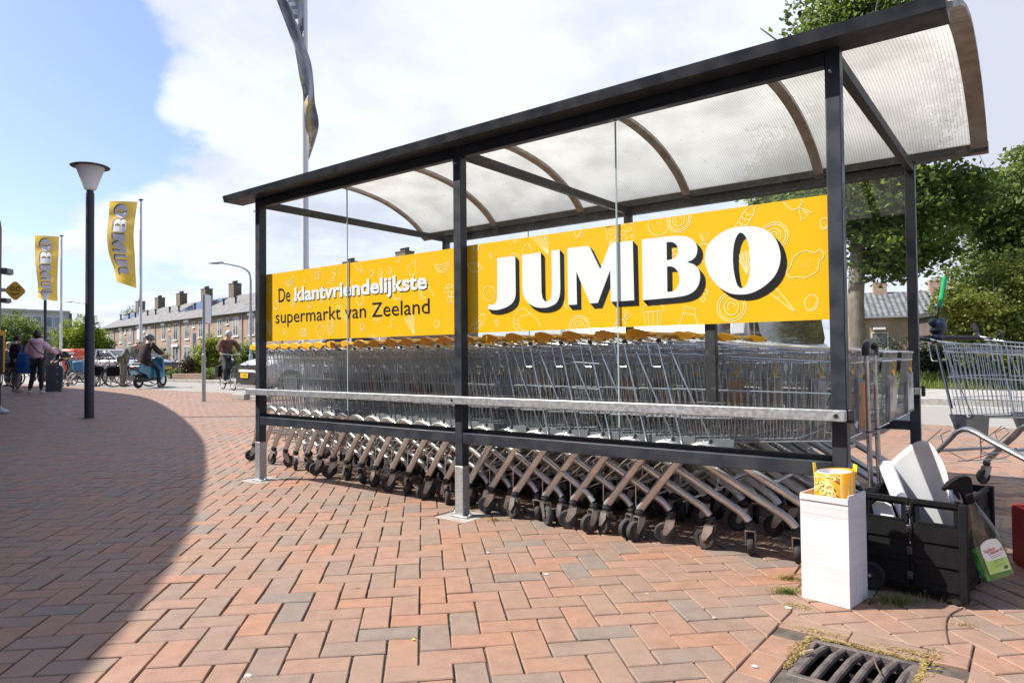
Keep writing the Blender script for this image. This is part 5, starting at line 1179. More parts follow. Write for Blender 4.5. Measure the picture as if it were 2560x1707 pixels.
p2, J = person('person in a dark jacket and grey trousers with a blue shopping bag', q, away-.5, dict(hd=(-.03, .06, 1.58), rw=(.24, .10, 1.02), re=(.27, -.04, 1.18)), cl('navy_jacket', (.020, .022, .032)), cl('grey_trousers', (.30, .27, .26)), cl('pale_shoe', (.40, .38, .37)), HK, SKD, .98, 1.15, .05, 'short')
h = MB(); h.tube(crom([(-.12, -.05, 1.50), (0, -.12, 1.47), (.12, -.05, 1.50)], False, 5), .035, 8); h.build('white_collar', cl('white_fleece', (.62, .62, .63)), p2)
M['bluebag'] = mat('blue_bag', (.012, .12, .46), .4, col2=(.02, .17, .58), scale=6, bump=.6, bscale=12)
q = foot(60, 19.9); bg_ = thing('shopping_bag', 'large bright blue shopping bag hanging at the side of the dark-jacketed person', 'bag', (q.x, q.y, .58), away)
p = MB(); vs = []
for j in range(8):
    t_ = j/7; hw = .30-.06*t_+.03*sin(t_*5); hd_ = .13+.03*sin(t_*3); z = .52*(t_)
    for i in range(18): a = 2*pi*i/18; vs.append(Vector(((hw+.015*sin(a*5+t_*4))*cos(a), hd_*sin(a)+.012*sin(a*7), z-.04*cos(a)*(t_)+.02*sin(a*3))))
p.add(vs, [(j*18+i, j*18+(i+1) % 18, (j+1)*18+(i+1) % 18, (j+1)*18+i) for j in range(7) for i in range(18)]+[tuple(reversed(range(18)))]); p.build('sack', M['bluebag'], bg_, smooth=60)
for s_ in (-1, 1): p = MB(); p.tube(crom([(-.16, .09*s_, .5), (-.10, .05*s_, .70), (.0, 0, .78), (.10, .05*s_, .70), (.16, .09*s_, .48)], False, 5), .012, 6, aspect=.4); p.build('handle', M['bluebag'], bg_)
q = foot(21, 25); person('pale haired person in a light top half hidden behind the dark-jacketed person', q, away+2.8, {}, cl('pale_top', (.34, .33, .34)), cl('grey_jeans', (.12, .14, .2)), cl('dark_shoe', (.05, .045, .045)), HB, SK, .94)
q = foot(161, 26.5); person('blond person in a dark jacket bending over a trolley', q, away+2.6, dict(sp=(0, .12, 1.09), ch=(0, .32, 1.20), nk=(0, .44, 1.26), hd=(0, .54, 1.33), ls=(-.17, .34, 1.24), rs=(.17, .34, 1.24), le=(-.24, .38, .98), re=(.24, .38, .98), lw=(-.16, .54, .90), rw=(.16, .54, .90), face=(0, .9, -.4)), cl('dark_navy_coat', (.02, .024, .04)), cl('navy_trousers', (.03, .035, .06)), cl('brown_shoe', (.06, .04, .03)), HB, SK, 1.0, 1.15, 0, 'long')
q = foot(283, 23.6); person('man in a grey green jacket leaning over the handlebar of a bicycle', q, YAW-1.45, dict(sp=(0, .10, 1.12), ch=(0, .27, 1.27), nk=(0, .38, 1.34), hd=(0, .50, 1.40), ls=(-.17, .28, 1.31), rs=(.17, .28, 1.31), le=(-.24, .40, 1.07), re=(.24, .40, 1.07), lw=(-.18, .58, 1.0), rw=(.18, .58, 1.0), face=(0, .8, -.6)), cl('grey_green_jacket', (.24, .25, .22)), cl('khaki_trousers', (.24, .22, .17)), cl('tan_shoe', (.16, .12, .09)), mat('brown_hair', (.06, .042, .03), .6), SK, 1.04, 1.15)
# ------------------------------------------------------------------ bicycles and the scooter
M['tyre'] = mat('tyre', (.014, .014, .015), .8); M['chrome'] = mat('chrome', (.62, .62, .63), .22, 1.0); M['bframe'] = mat('bike_black', (.014, .014, .016), .3); M['leather'] = mat('saddle', (.03, .022, .018), .5)
def bike_parts(t, frame_m, bags=False, basket=False):
    """local: rolls towards +y"""
    for y in (-.55, .55):
        w = MB(); w.tube(arc((0, y, .345), .335, 0, 360, 32, 'yz')[:-1], .019, 8, 0, closed=True); w.tube(arc((0, y, .345), .312, 0, 360, 32, 'yz')[:-1], .008, 6, 1, closed=True)
        for k in range(18): a = 2*pi*k/18; w.tube([(.018*(-1)**k, y, .345), (0, y+.31*cos(a), .345+.31*sin(a))], .0014, 3, 1, caps=False)
        w.tube([(-.045, y, .345), (.045, y, .345)], .018, 8, 1); w.build('wheel', [M['tyre'], M['chrome']], t)
        g = MB(); g.tube(arc((0, y, .345), .368, 20 if y > 0 else 0, 150 if y > 0 else 190, 16, 'yz'), .022, 6, aspect=.5); g.build('mudguard', M['bframe'], t)
    f = MB(); sd, hd_, bb, rr, ft = (0, -.17, .86), (0, .38, .86), (0, -.05, .29), (0, -.55, .345), (0, .55, .345)
    f.tube([bb, sd], .016, 8); f.tube([bb, (0, .36, .72)], .019, 8); f.tube([(0, -.12, .62), (0, .37, .80)], .015, 8); f.tube([(0, .345, .68), (0, .39, .90)], .019, 8)
    for s_ in (-.05, .05): f.tube([(s_, -.55, .345), (s_*.4, -.14, .72)], .009, 6); f.tube([(s_, -.55, .345), (s_*.6, -.05, .29)], .010, 6); f.tube([(s_, .55, .345), (s_*.8, .40, .66), (0, .37, .72)], .011, 6)
    f.build('frame', frame_m, t)
    c = MB(); c.lathe([(.095, -.004), (.095, .004)], 20, mat=Matrix.Translation((.06, -.05, .29)) @ Matrix.Rotation(pi/2, 4, 'Y')); c.tube([(.075, -.05, .29), (.075, .08, .18)], .009, 6); c.tube([(-.075, -.05, .29), (-.075, -.18, .40)], .009, 6); c.box((.115, .08, .18), (.08, .05, .02)); c.box((-.115, -.18, .40), (.08, .05, .02)); c.build('crank', M['chrome'], t)
    b = MB(); b.tube([(0, .39, .90), (0, .38, 1.03)], .012, 8); b.tube(crom([(-.27, .16, 1.06), (-.27, .26, 1.07), (-.14, .40, 1.06), (0, .40, 1.04), (.14, .40, 1.06), (.27, .26, 1.07), (.27, .16, 1.06)], False, 5), .011, 8); b.build('handlebar', M['chrome'], t)
    b = MB(); b.tube([sd, (0, -.19, .95)], .012, 8); b.sphere((0, -.22, .975), (.10, .13, .035), 14, 8); b.sphere((0, -.06, .97), (.035, .12, .025), 12, 8); b.build('saddle', M['leather'], t)
    b = MB()
    for s_ in (-.06, 0, .06): b.tube([(s_, -.80, .74), (s_, -.25, .74)], .006, 5)
    for s_ in (-.06, .06): b.tube([(s_, -.62, .74), (s_, -.55, .345)], .006, 5)
    b.build('luggage_rack', M['bframe'], t)
    b = MB(); b.sphere((0, .47, .90), (.035, .04, .035), 10, 7); b.build('headlight', M['chrome'], t)
    if bags:
        for s_ in (-1, 1): b = MB(); b.box((s_*.13, -.56, .55), (.12, .36, .34)); b.build('pannier', M['blackmatt'], t, bevel=.03)
    if basket:
        b = MB()
        for z in (.80, .88, .96, 1.04): b.tube([(-.17, .42, z), (.17, .42, z), (.17, .70, z), (-.17, .70, z)], .005, 4, closed=True)
        for k in range(9): x = -.17+.34*k/8; b.tube([(x, .42, .80), (x, .42, 1.04)], .004, 4); b.tube([(x, .70, .80), (x, .70, 1.04)], .004, 4); b.tube([(x, .42, .80), (x, .70, .80)], .004, 4)
        b.build('basket', M['bframe'], t)
def bicycle(px, dist, rz, label, fm, **k):
    t = thing('bicycle', label, 'bicycle', foot(px, dist), rz, 'bicycles on the square'); bike_parts(t, fm, **k)
    s = MB(); s.tube([(-.05, -.40, .33), (-.16, -.42, .01)], .009, 6); s.build('kickstand', M['chrome'], t); return t
bl_ = mat('bike_blue', (.03, .06, .14), .3); gr_ = mat('bike_grey', (.25, .26, .27), .3); rd_ = mat('bike_red', (.25, .02, .02), .3)
bicycle(262, 24.6, YAW-1.35, 'black bicycle with panniers between the near lamp post and the grey green jacket', M['bframe'], bags=True)
bicycle(303, 23.8, YAW-1.2, 'black bicycle held by the man in the grey green jacket', M['bframe'], bags=True)
bicycle(240, 27, YAW-.6, 'grey bicycle parked just right of the near lamp post', gr_)
bicycle(190, 25.5, YAW+1.2, 'dark blue bicycle left of the near lamp post', bl_, basket=True)
bicycle(72, 24.5, YAW+1.7, 'bicycle parked behind the pink jacket', gr_)
bicycle(14, 22.5, YAW+1.1, 'dark bicycle at the left edge of the picture', M['bframe'])
bicycle(222, 29, YAW-1.1, 'red bicycle among the parked ones behind the lamp post', rd_)
bicycle(322, 26, YAW-1.3, 'bicycle behind the blue scooter', bl_)
b = MB()
for px in (224, 236, 250, 296, 324):
    f_o = foot(px, 25.2); t = thing('bike_stand', 'low steel hoop bicycle stand among the parked bicycles', 'bike stand', f_o, YAW+.3, 'bicycle stands on the square'); b = MB(); b.tube(crom([(0, -.3, 0), (0, -.3, .62), (0, -.22, .75), (0, .22, .75), (0, .3, .62), (0, .3, 0)], False, 5), .022, 8); b.build('hoop', M['galv'], t)
# cyclist riding towards the camera
qc = foot(524, 20.6); vd = (qc-CAM); vd.z = 0; vd.normalize(); dc = -vd*cos(.32)+Vector((RGT.x, RGT.y, 0))*sin(.32); rzc = atan2(dc.y, dc.x)-pi/2
cy = thing('bicycle', 'dark bicycle with black panniers being ridden towards the camera', 'bicycle', qc, rzc, 'bicycles on the square'); bike_parts(cy, M['bframe'], bags=True)
person('cyclist with short grey hair in a brown coat riding a bicycle', qc, rzc, dict(pel=(0, -.20, 1.02), sp=(0, -.16, 1.22), ch=(0, -.06, 1.40), nk=(0, 0, 1.52), hd=(0, .06, 1.64), ls=(-.17, -.05, 1.46), rs=(.17, -.05, 1.46), le=(-.30, .06, 1.24), re=(.30, .06, 1.24), lw=(-.27, .20, 1.10), rw=(.27, .20, 1.10), lh=(-.09, -.18, 1.0), rh=(.09, -.18, 1.0), lk=(-.12, .16, .78), la=(-.115, -.16, .46), lt=(-.115, -.02, .43), rk=(.12, .20, .60), ra=(.115, .08, .25), rt=(.115, .21, .20)), cl('brown_coat', (.13, .065, .045)), cl('dark_jeans', (.03, .033, .045)), cl('black_shoe', (.02, .02, .02)), HG, SK, 1.0, 1.15, .12)
# blue scooter and its rider, facing right
qs = foot(345, 22.7); rzs = YAW-.09
sc = thing('motor_scooter', 'blue motor scooter with rear light facing right, carrying a rider', 'scooter', qs, rzs)
M['sblue'] = mat('scooter_blue', (.025, .14, .24), .3, coat=.4); M['sdark'] = mat('scooter_dark', (.02, .02, .022), .5)
for y in (-.62, .66):
    w = MB(); w.tube(arc((0, y, .235), .175, 0, 360, 26, 'yz')[:-1], .058, 10, 0, closed=True); w.lathe([(.14, -.03), (.14, .03)], 18, 1, Matrix.Translation((0, y, .235)) @ Matrix.Rotation(pi/2, 4, 'Y')); w.build('wheel', [M['tyre'], M['chrome']], sc)
P_ = lambda u, v, w: Vector((w, u, v))
b = MB(); b.prism([(-.80, .55), (-.86, .72), (-.70, .78), (-.15, .72), (-.02, .58), (-.02, .34), (-.28, .30), (-.42, .44)], -.16, .16, P_); b.build('rear_body', M['sblue'], sc, bevel=.05)
b = MB(); b.prism([(-.10, .24), (-.10, .33), (.36, .33), (.36, .24)], -.15, .15, P_); b.build('footboard', M['sdark'], sc, bevel=.02)
b = MB(); b.prism([(.30, .25), (.36, .25), (.52, .60), (.44, 1.0), (.38, 1.0), (.40, .60)], -.19, .19, P_); b.build('leg_shield', M['sblue'], sc, bevel=.03)
b = MB(); b.prism([(.48, .44), (.56, .48), (.68, .47), (.80, .42), (.82, .35), (.55, .36)], -.07, .07, P_); b.build('front_mudguard', M['sblue'], sc, bevel=.03)
b = MB(); b.prism([(-.78, .785), (-.70, .84), (-.2, .80), (-.08, .725), (-.16, .726)], -.14, .14, P_); b.build('seat', M['leather'], sc, bevel=.03)
b = MB(); b.tube([(0, .66, .235), (0, .50, .62), (0, .40, 1.02)], .028, 8); b.tube([(-.30, .33, 1.06), (0, .40, 1.03), (.30, .33, 1.06)], .016, 8)
for s_ in (-1, 1): b.tube([(s_*.2, .37, 1.06), (s_*.26, .36, 1.24)], .006, 6); b.sphere((s_*.28, .36, 1.27), (.06, .012, .045), 10, 7)
b.build('handlebar', M['sdark'], sc)
b = MB(); b.box((0, -.87, .68), (.18, .03, .07)); b.build('tail_light', mat('tail_light_red', (.35, .01, .012), .2), sc, bevel=.01)
b = MB(); b.box((0, -.875, .52), (.15, .01, .12)); b.build('number_plate', mat('plate_pale_blue', (.25, .52, .66), .4), sc)
b = MB(); b.tube([(.12, -.85, .30), (.12, -.25, .26)], .045, 10); b.box((0, -.45, .28), (.2, .4, .16)); b.build('engine', M['sdark'], sc, bevel=.02)
person('scooter rider in a dark brown jacket and grey helmet looking down to the right', qs, rzs, dict(pel=(0, -.30, .90), sp=(0, -.28, 1.10), ch=(0, -.20, 1.32), nk=(0, -.12, 1.45), hd=(.02, -.05, 1.57), ls=(-.19, -.18, 1.38), rs=(.19, -.18, 1.38), le=(-.33, -.02, 1.14), re=(.33, -.02, 1.14), lw=(-.29, .24, 1.08), rw=(.29, .24, 1.08), lh=(-.10, -.28, .86), rh=(.10, -.28, .86), lk=(-.18, .14, .78), la=(-.17, .12, .38), lt=(-.17, .26, .36), rk=(.24, .04, .60), ra=(.28, .02, .09), rt=(.30, .15, .04), face=(.3, .8, -.5)), cl('dark_brown_jacket', (.035, .018, .018)), cl('black_trousers', (.014, .015, .02)), cl('grey_shoe', (.10, .10, .11)), mat('grey_helmet', (.08, .085, .09), .25, coat=.6), SK, 1.02, 1.3, .04, 'helmet')
# dark waste container beside the pink jacket, distant trolley with a blue bag
q = foot(126, 20.8); wb = thing('waste_container', 'tall dark grey waste container with a rounded top beside the pink jacket', 'bin', q, away+.5)
zt = hz(124, 838, 20.8); p = MB(); p.prism([(-.33, 0), (.25, 0), (.33, zt*.6), (.34, zt-.14), (.29, zt-.04), (.18, zt), (-.30, zt)], -.2, .2, lambda u, v, w: Vector((u*.66, w, v))); p.build('body', mat('dark_grey_bin', (.045, .05, .058), .55), wb, bevel=.02)
p = MB(); p.prism([(.18, zt+.001), (.305, zt-.04), (.36, zt-.14), (.352, zt*.6), (.334, zt*.62), (.341, zt-.13), (.295, zt-.05)], -.202, .202, lambda u, v, w: Vector((u*.66, w, v))); p.build('edge_band', mat('bin_edge', (.30, .29, .28), .5), wb)
p = MB()
for z in (.35, .65, .9): p.lathe([(.02, 0), (.02, .006)], 10, 0, Matrix.Translation((.08, -.202, z*zt)) @ Matrix.Rotation(pi/2, 4, 'X'))
p.build('bolt', M['galv'], wb)
q = foot(152, 24.3); t = copy_tree(PROTO[(False, [k[1] for k in PROTO if k[0] is False and PROTO[k]][0])]); t.location = q; t.rotation_euler = (0, 0, YAW+.25); tag(t, 'distant shopping trolley with a light blue bag inside, right of the waste container', 'shopping trolley', 'trolleys out on the square')
b = MB(); b.box((0, 0, .17), (.34, .36, .34)); g = b.build('cool_bag', mat('light_blue_bag', (.05, .38, .62), .5, col2=(.12, .48, .70), scale=9), bevel=.03); g.location = (q.x-.0, q.y, .56); g.location += Vector((cos(YAW+.25), sin(YAW+.25), 0))*.42; g.rotation_euler = (0, 0, YAW+.25); tag(g, 'light blue bag lying in the distant trolley', 'bag')
# ------------------------------------------------------------------ cars
M['carwhite'] = mat('car_white', (.62, .63, .65), .25, coat=.8); M['cargrey'] = mat('car_silver', (.30, .31, .33), .28, .3, coat=.8); M['carblue'] = mat('car_blue', (.06, .10, .18), .25, coat=.8)
M['carglass'] = mat('car_glass', (.02, .024, .028), .05, spec=.9); M['lens'] = mat('lamp_lens', (.62, .64, .66), .1, coat=1)
M['trim'] = mat('dark_trim', (.016, .016, .018), .55); M['rim'] = mat('alloy_rim', (.45, .46, .47), .3, .9); M['platey'] = mat('plate_yellow', (.84, .50, .02), .4); M['orange_red'] = mat('orange_red_paint', (.62, .075, .02), .4)
def loft(mb, st, n=20, e=3.5, mi=0):
    """stations along y: (y, half width, z low, z high)"""
    vs = []; k = len(st)
    for y, hw, z0, z1 in st:
        for j in range(n):
            a = 2*pi*j/n; c, s_ = cos(a), sin(a); vs.append(Vector((hw*math.copysign(abs(c)**(2/e), c), y, (z0+z1)/2+(z1-z0)/2*math.copysign(abs(s_)**(2/e), s_))))
    mb.add(vs, [(i*n+j, (i+1)*n+j, (i+1)*n+(j+1) % n, i*n+(j+1) % n) for i in range(k-1) for j in range(n)]+[tuple(range(n)), tuple(reversed([(k-1)*n+j for j in range(n)]))], mi)
def car(label, loc, rz, paint, group=None, front=False):
    """nose towards -y"""
    t = thing('parked_car', label, 'car', loc, rz, group)
    b = MB(); loft(b, [(-2.06, .55, .30, .72), (-2.02, .70, .24, .80), (-1.9, .80, .20, .86), (-1.5, .86, .19, .97), (-.9, .875, .19, 1.03), (0, .88, .19, 1.03), (1.2, .88, .19, 1.02), (1.75, .85, .22, 1.0), (1.98, .76, .28, .95), (2.04, .6, .36, .85)], 28, 4.2); b.build('body', paint, t, smooth=50)
    b = MB(); loft(b, [(-1.02, .80, .93, 1.02), (-.62, .76, .95, 1.27), (-.22, .72, .95, 1.45), (.5, .71, .95, 1.50), (1.2, .71, .95, 1.47), (1.65, .72, .95, 1.28), (1.92, .76, .92, 1.0)], 28, 4.0); b.build('window_band', M['carglass'], t, smooth=50)
    b = MB(); loft(b, [(-.30, .60, 1.40, 1.437), (-.15, .66, 1.43, 1.478), (.5, .66, 1.46, 1.515), (1.2, .66, 1.43, 1.487), (1.5, .60, 1.36, 1.40)], 24, 3.5); b.build('roof', paint, t, smooth=50)
    b = MB()
    for s_ in (-1, 1):
        for P in ([(-1.0, .99), (-.25, 1.43)], [(.42, .99), (.45, 1.46)], [(1.25, .99), (1.35, 1.45)], [(1.86, .99), (1.45, 1.42)]):
            b.tube([(s_*(.865 if z < 1.2 else .70), y, z) for y, z in P], .035, 6)
    b.build('pillars', paint, t)
    for s_ in (-1, 1):
        for y in (-1.28, 1.28):
            w = MB(); R_ = Matrix.Translation((s_*.80, y, .32)) @ Matrix.Rotation(pi/2*s_, 4, 'Y'); w.lathe([(.21, -.09), (.30, -.09), (.32, -.05), (.32, .06), (.30, .09), (.21, .09)], 24, 0, R_, cap=False); w.lathe([(.21, .02), (.21, .085), (.19, .06), (.06, .075), (.02, .08)], 20, 1, R_); w.build('wheel', [M['tyre'], M['rim']], t)
        b = MB(); b.sphere((s_*.98, -.72, 1.03), (.11, .07, .075), 12, 8); b.build('mirror', paint, t)
        b = MB(); b.prism([(-1.93, .66), (-2.0, .74), (-1.75, .80), (-1.62, .74)], .60*s_, .845*s_, lambda u, v, w: Vector((w, u-.02+.10*(abs(w)-.6)/.245, v))); b.build('headlight', M['lens'], t, bevel=.01)
    b = MB(); b.prism([(-.66, .665), (.66, .665), (.70, .765), (-.70, .765)], -2.075, -1.99, lambda u, v, w: Vector((u, w-.012+.03*u*u, v))); b.build('grille', M['trim'], t, bevel=.01)
    b = MB(); b.prism([(-.62, .30), (.62, .30), (.74, .52), (.55, .585), (-.55, .585), (-.74, .52)], -2.10, -2.0, lambda u, v, w: Vector((u, w+.02*u*u, v))); b.build('lower_grille', M['trim'], t, bevel=.012)
    b = MB(); b.prism([(-.80, .20), (.80, .20), (.78, .275), (-.78, .275)], -2.12, -1.9, lambda u, v, w: Vector((u, w+.04*u*u, v))); b.build('bumper_lip', M['cargrey'], t, bevel=.015)
    n_ = MB(); n_.box((0, -2.112, .50), (.52, .012, .115)); pl_ = n_.build('number_plate', M['platey'], t, bevel=.003)
    if front:
        n_ = MB(); text_fit(n_, 'L-144-D', -.20, .22, .465, .052, lambda x, z: (x, -2.1195, z), .012); n_.build('lettering', M['ink'], pl_, smooth=0)
        n_ = MB(); n_.sphere((0, -2.06, .815), (.075, .02, .03), 14, 8); n_.build('emblem', M['chrome'], t)
    return t
nose = gnd(566, 908); nose.z = 0; ca = radians(-11.5); hd_ = Vector((sin(ca), -cos(ca), 0))
car('white car with yellow number plate parked nose first behind the left shelter post', nose-hd_*2.06, ca, M['carwhite'], 'parked cars', True)
car('silver car parked behind the bicycles right of the lamp post', foot(265, 36), YAW+1.3, M['cargrey'], 'parked cars'); car('dark blue car parked behind the blue scooter', foot(312, 37), YAW+1.3, M['carblue'], 'parked cars')
b = MB()
for px, py in ((553, 917), (575, 913), (600, 922)):
    q = gnd(px, py); b = MB(); b.box((0, 0, .06), (.62, .14, .13)); o = b.build('wheel_stop', M['concrete'], bevel=.015); o.location = (q.x, q.y, 0); o.rotation_euler = (0, 0, ca+.1); tag(o, {553: 'concrete wheel stop in front of the white car at its left wheel', 575: 'concrete wheel stop in front of the white car by the shelter post', 600: 'concrete wheel stop behind the left shelter post'}[px], 'wheel stop', 'concrete wheel stops in front of the white car')
# light van parked close behind the shelter, nose towards it
M['van'] = mat('van_white', (.58, .60, .63), .3, coat=.6)
vx, vy = 2.2, 2.75; vn = thing('parked_van', 'pale grey van with dark side windows parked behind the right bay of the shelter', 'van', (vx-.95, vy, 0))
b = MB(); loft(b, [(0, .70, .35, .80), (.06, .84, .28, .95), (.3, .92, .24, 1.04), (.72, .94, .24, 1.10), (.9, .945, .24, 1.13), (2.0, .95, .24, 1.14), (5.1, .95, .24, 1.14), (5.25, .93, .30, 1.13)], 32, 5); b.build('lower_body', M['van'], vn, smooth=50)
b = MB(); loft(b, [(.72, .86, 1.0, 1.10), (1.10, .84, 1.0, 1.45), (1.55, .80, 1.0, 1.84), (2.0, .80, 1.0, 1.92), (5.0, .80, 1.0, 1.92), (5.22, .82, 1.0, 1.80)], 32, 5); b.build('upper_body', M['van'], vn, smooth=50)
def vwin(P, name='side_window'):
    for s_ in (-1, 1):
        b = MB(); b.prism(P, 0, .004, lambda u, v, w: Vector((s_*(.947-(v-1.06)*.165+w+(.004 if v > 1.5 else .0)), u, v))); b.build(name, M['carglass'], vn, bevel=.0)
vwin([(1.02, 1.075), (1.56, 1.06), (1.66, 1.10), (1.68, 1.60), (1.52, 1.66)]); vwin([(1.98, 1.14), (2.12, 1.035), (4.72, 1.035), (4.86, 1.12), (4.86, 1.58), (4.76, 1.66), (2.08, 1.66), (1.96, 1.58)])
b = MB(); b.prism([(-.72, 1.10), (.72, 1.10), (.66, 1.74), (-.66, 1.74)], 0, .01, lambda u, v, w: Vector((u, .765+(v-1.10)*1.07-w+.05*u*u, v))); b.build('windscreen', M['carglass'], vn)
for s_ in (-1, 1):
    b = MB(); b.box((s_*1.06, .98, 1.19), (.17, .09, .22)); b.build('mirror', M['van'], vn, bevel=.03)
    for y in (.95, 4.2):
        w = MB(); R_ = Matrix.Translation((s_*.86, y, .33)) @ Matrix.Rotation(pi/2*s_, 4, 'Y'); w.lathe([(.21, -.09), (.31, -.09), (.33, -.05), (.33, .06), (.31, .09), (.21, .09)], 24, 0, R_, cap=False); w.lathe([(.21, .02), (.21, .085), (.19, .06), (.06, .075), (.02, .08)], 20, 1, R_); w.build('wheel', [M['tyre'], M['rim']], vn)
    b = MB(); b.box((s_*.955, 3.3, .62), (.012, 3.4, .06)); b.build('side_trim', M['trim'], vn, bevel=.004)
    b = MB(); b.prism([(.10, .74), (.42, .80), (.62, .92), (.30, .90)], .80*s_, .935*s_, lambda u, v, w: Vector((w, u, v))); b.build('headlight', M['lens'], vn, bevel=.01)
b = MB(); b.box((0, .02, .62), (1.0, .08, .16)); b.build('grille', M['trim'], vn, bevel=.01); b = MB(); b.box((0, -.03, .48), (.52, .012, .115)); b.build('number_plate', M['platey'], vn, bevel=.003)
# orange red delivery trailer far behind the near lamp post
q = foot(179, 34); tr = thing('delivery_trailer', 'orange red trailer standing behind the near lamp post', 'trailer', q, YAW)
b = MB(); b.box((0, 0, .95), (.78, 1.6, 1.1)); b.build('box', M['orange_red'], tr, bevel=.12)
for s_ in (-1, 1): b = MB(); b.lathe([(.30, -.08), (.32, 0), (.30, .08)], 20, 0, Matrix.Translation((.28*s_, -.55, .32)) @ Matrix.Rotation(pi/2, 4, 'X')); b.build('wheel', M['tyre'], tr)
b = MB(); b.box((0, -.805, 1.30), (.66, .01, .12)); b.build('pale_stripe', M['flagw'], tr)
# ------------------------------------------------------------------ houses
def brickwall(name, c1, c2, mortar, s=1.0, rh=.065):
    m, t, p = pbsdf(name); g = N(t, 'ShaderNodeTexCoord'); sp = N(t, 'ShaderNodeSeparateXYZ'); L(t, g.outputs['Object'], sp.inputs[0]); cb = N(t, 'ShaderNodeCombineXYZ')
    L(t, mth(t, 'ADD', sp.outputs[0], sp.outputs[1]), cb.inputs[0]); L(t, sp.outputs[2], cb.inputs[1])
    b = N(t, 'ShaderNodeTexBrick'); b.inputs['Color1'].default_value = (*c1, 1); b.inputs['Color2'].default_value = (*c2, 1); b.inputs['Mortar'].default_value = (*mortar, 1); b.inputs['Scale'].default_value = s; b.inputs['Brick Width'].default_value = .22; b.inputs['Row Height'].default_value = rh; b.inputs['Mortar Size'].default_value = .009
    L(t, cb.outputs[0], b.inputs['Vector']); n = N(t, 'ShaderNodeTexNoise'); n.inputs['Scale'].default_value = .9; n.inputs['Detail'].default_value = 7; L(t, g.outputs['Object'], n.inputs['Vector'])
    x = N(t, 'ShaderNodeMix', data_type='RGBA', blend_type='MULTIPLY'); x.inputs[0].default_value = 1; L(t, b.outputs[0], x.inputs[6]); cc = N(t, 'ShaderNodeCombineXYZ'); f = mapr(t, n.outputs[0], .3, .7, .8, 1.12)
    for i in range(3): L(t, f, cc.inputs[i])
    L(t, cc.outputs[0], x.inputs[7]); L(t, x.outputs[2], p.inputs['Base Color']); p.inputs['Roughness'].default_value = .9; return m
M['hbrick'] = brickwall('brown_brick', (.33, .205, .145), (.25, .155, .11), (.30, .26, .22)); M['hbrick2'] = brickwall('dark_brick', (.10, .07, .055), (.075, .05, .042), (.10, .085, .07)); M['stucco'] = brickwall('pinkish_brick', (.38, .26, .19), (.32, .21, .155), (.36, .28, .22))
M['chbrick'] = brickwall('chimney_brick', (.17, .125, .085), (.12, .09, .065), (.16, .14, .11))
def tilemat(name, c1, c2, w=.30, hgt=.34):
    m, t, p = pbsdf(name); g = N(t, 'ShaderNodeTexCoord'); sp = N(t, 'ShaderNodeSeparateXYZ'); L(t, g.outputs['Object'], sp.inputs[0])
    wx = mth(t, 'SINE', mth(t, 'MULTIPLY', sp.outputs[0], 2*pi/w)); fr_ = mth(t, 'FRACT', mth(t, 'DIVIDE', sp.outputs[2], hgt*.6))
    n = N(t, 'ShaderNodeTexNoise'); n.inputs['Scale'].default_value = 2.4; n.inputs['Detail'].default_value = 8; L(t, g.outputs['Object'], n.inputs['Vector'])
    x = N(t, 'ShaderNodeMix', data_type='RGBA'); L(t, mapr(t, n.outputs[0], .35, .68), x.inputs[0]); x.inputs[6].default_value = (*c1, 1); x.inputs[7].default_value = (*c2, 1); L(t, x.outputs[2], p.inputs['Base Color'])
    b = N(t, 'ShaderNodeBump'); b.inputs['Strength'].default_value = 1; b.inputs['Distance'].default_value = .05; L(t, mth(t, 'SUBTRACT', mth(t, 'MULTIPLY', wx, .7), fr_), b.inputs['Height']); L(t, b.outputs[0], p.inputs['Normal']); p.inputs['Roughness'].default_value = .75; return m
M['tile'] = tilemat('grey_roof_tile', (.115, .11, .105), (.20, .19, .18)); M['tile2'] = tilemat('slate_roof_tile', (.085, .09, .098), (.17, .17, .175), .30)
M['pane'] = mat('window_pane', (.05, .06, .065), .06, col2=(.20, .205, .20), scale=1.3, contrast=(.42, .56), spec=.8, rnd=1.2); M['wframe'] = mat('white_window_frame', (.70, .70, .68), .5); M['bluedoor'] = mat('dark_blue_door', (.035, .05, .10), .5, col2=(.045, .06, .115), scale=3); M['greydoor'] = mat('grey_door', (.16, .20, .22), .5)
M['solar'] = mat('solar_panel', (.014, .018, .035), .16, col2=(.025, .03, .055), scale=.8, spec=.8)
pA = at(235, 830, 91); pB = at(586, 830, 60); pA.z = pB.z = 0; hdir = (pB-pA).normalized(); hrz = atan2(hdir.y, hdir.x); EAVE, RIDGE, HD = 5.15, 7.55, 8.2
def along(px, off=0.0, lo=-5, hi=75):
    nrm = Vector((-hdir.y, hdir.x, 0))*off
    for _ in range(50):
        m_ = (lo+hi)/2
        if proj(pA+hdir*m_+nrm)[0] < px: lo = m_
        else: hi = m_
    return lo
chs = [along(px, HD/2) for px in (322, 367, 417, 475, 540)]; stepc = (chs[-1]-chs[0])/4
bounds = [0.0]+[(chs[i]+chs[i+1])/2 for i in range(4)]+[chs[4]+stepc*.5]
for k in range(4): bounds.append(bounds[-1]+stepc); chs.append(chs[-1]+stepc)
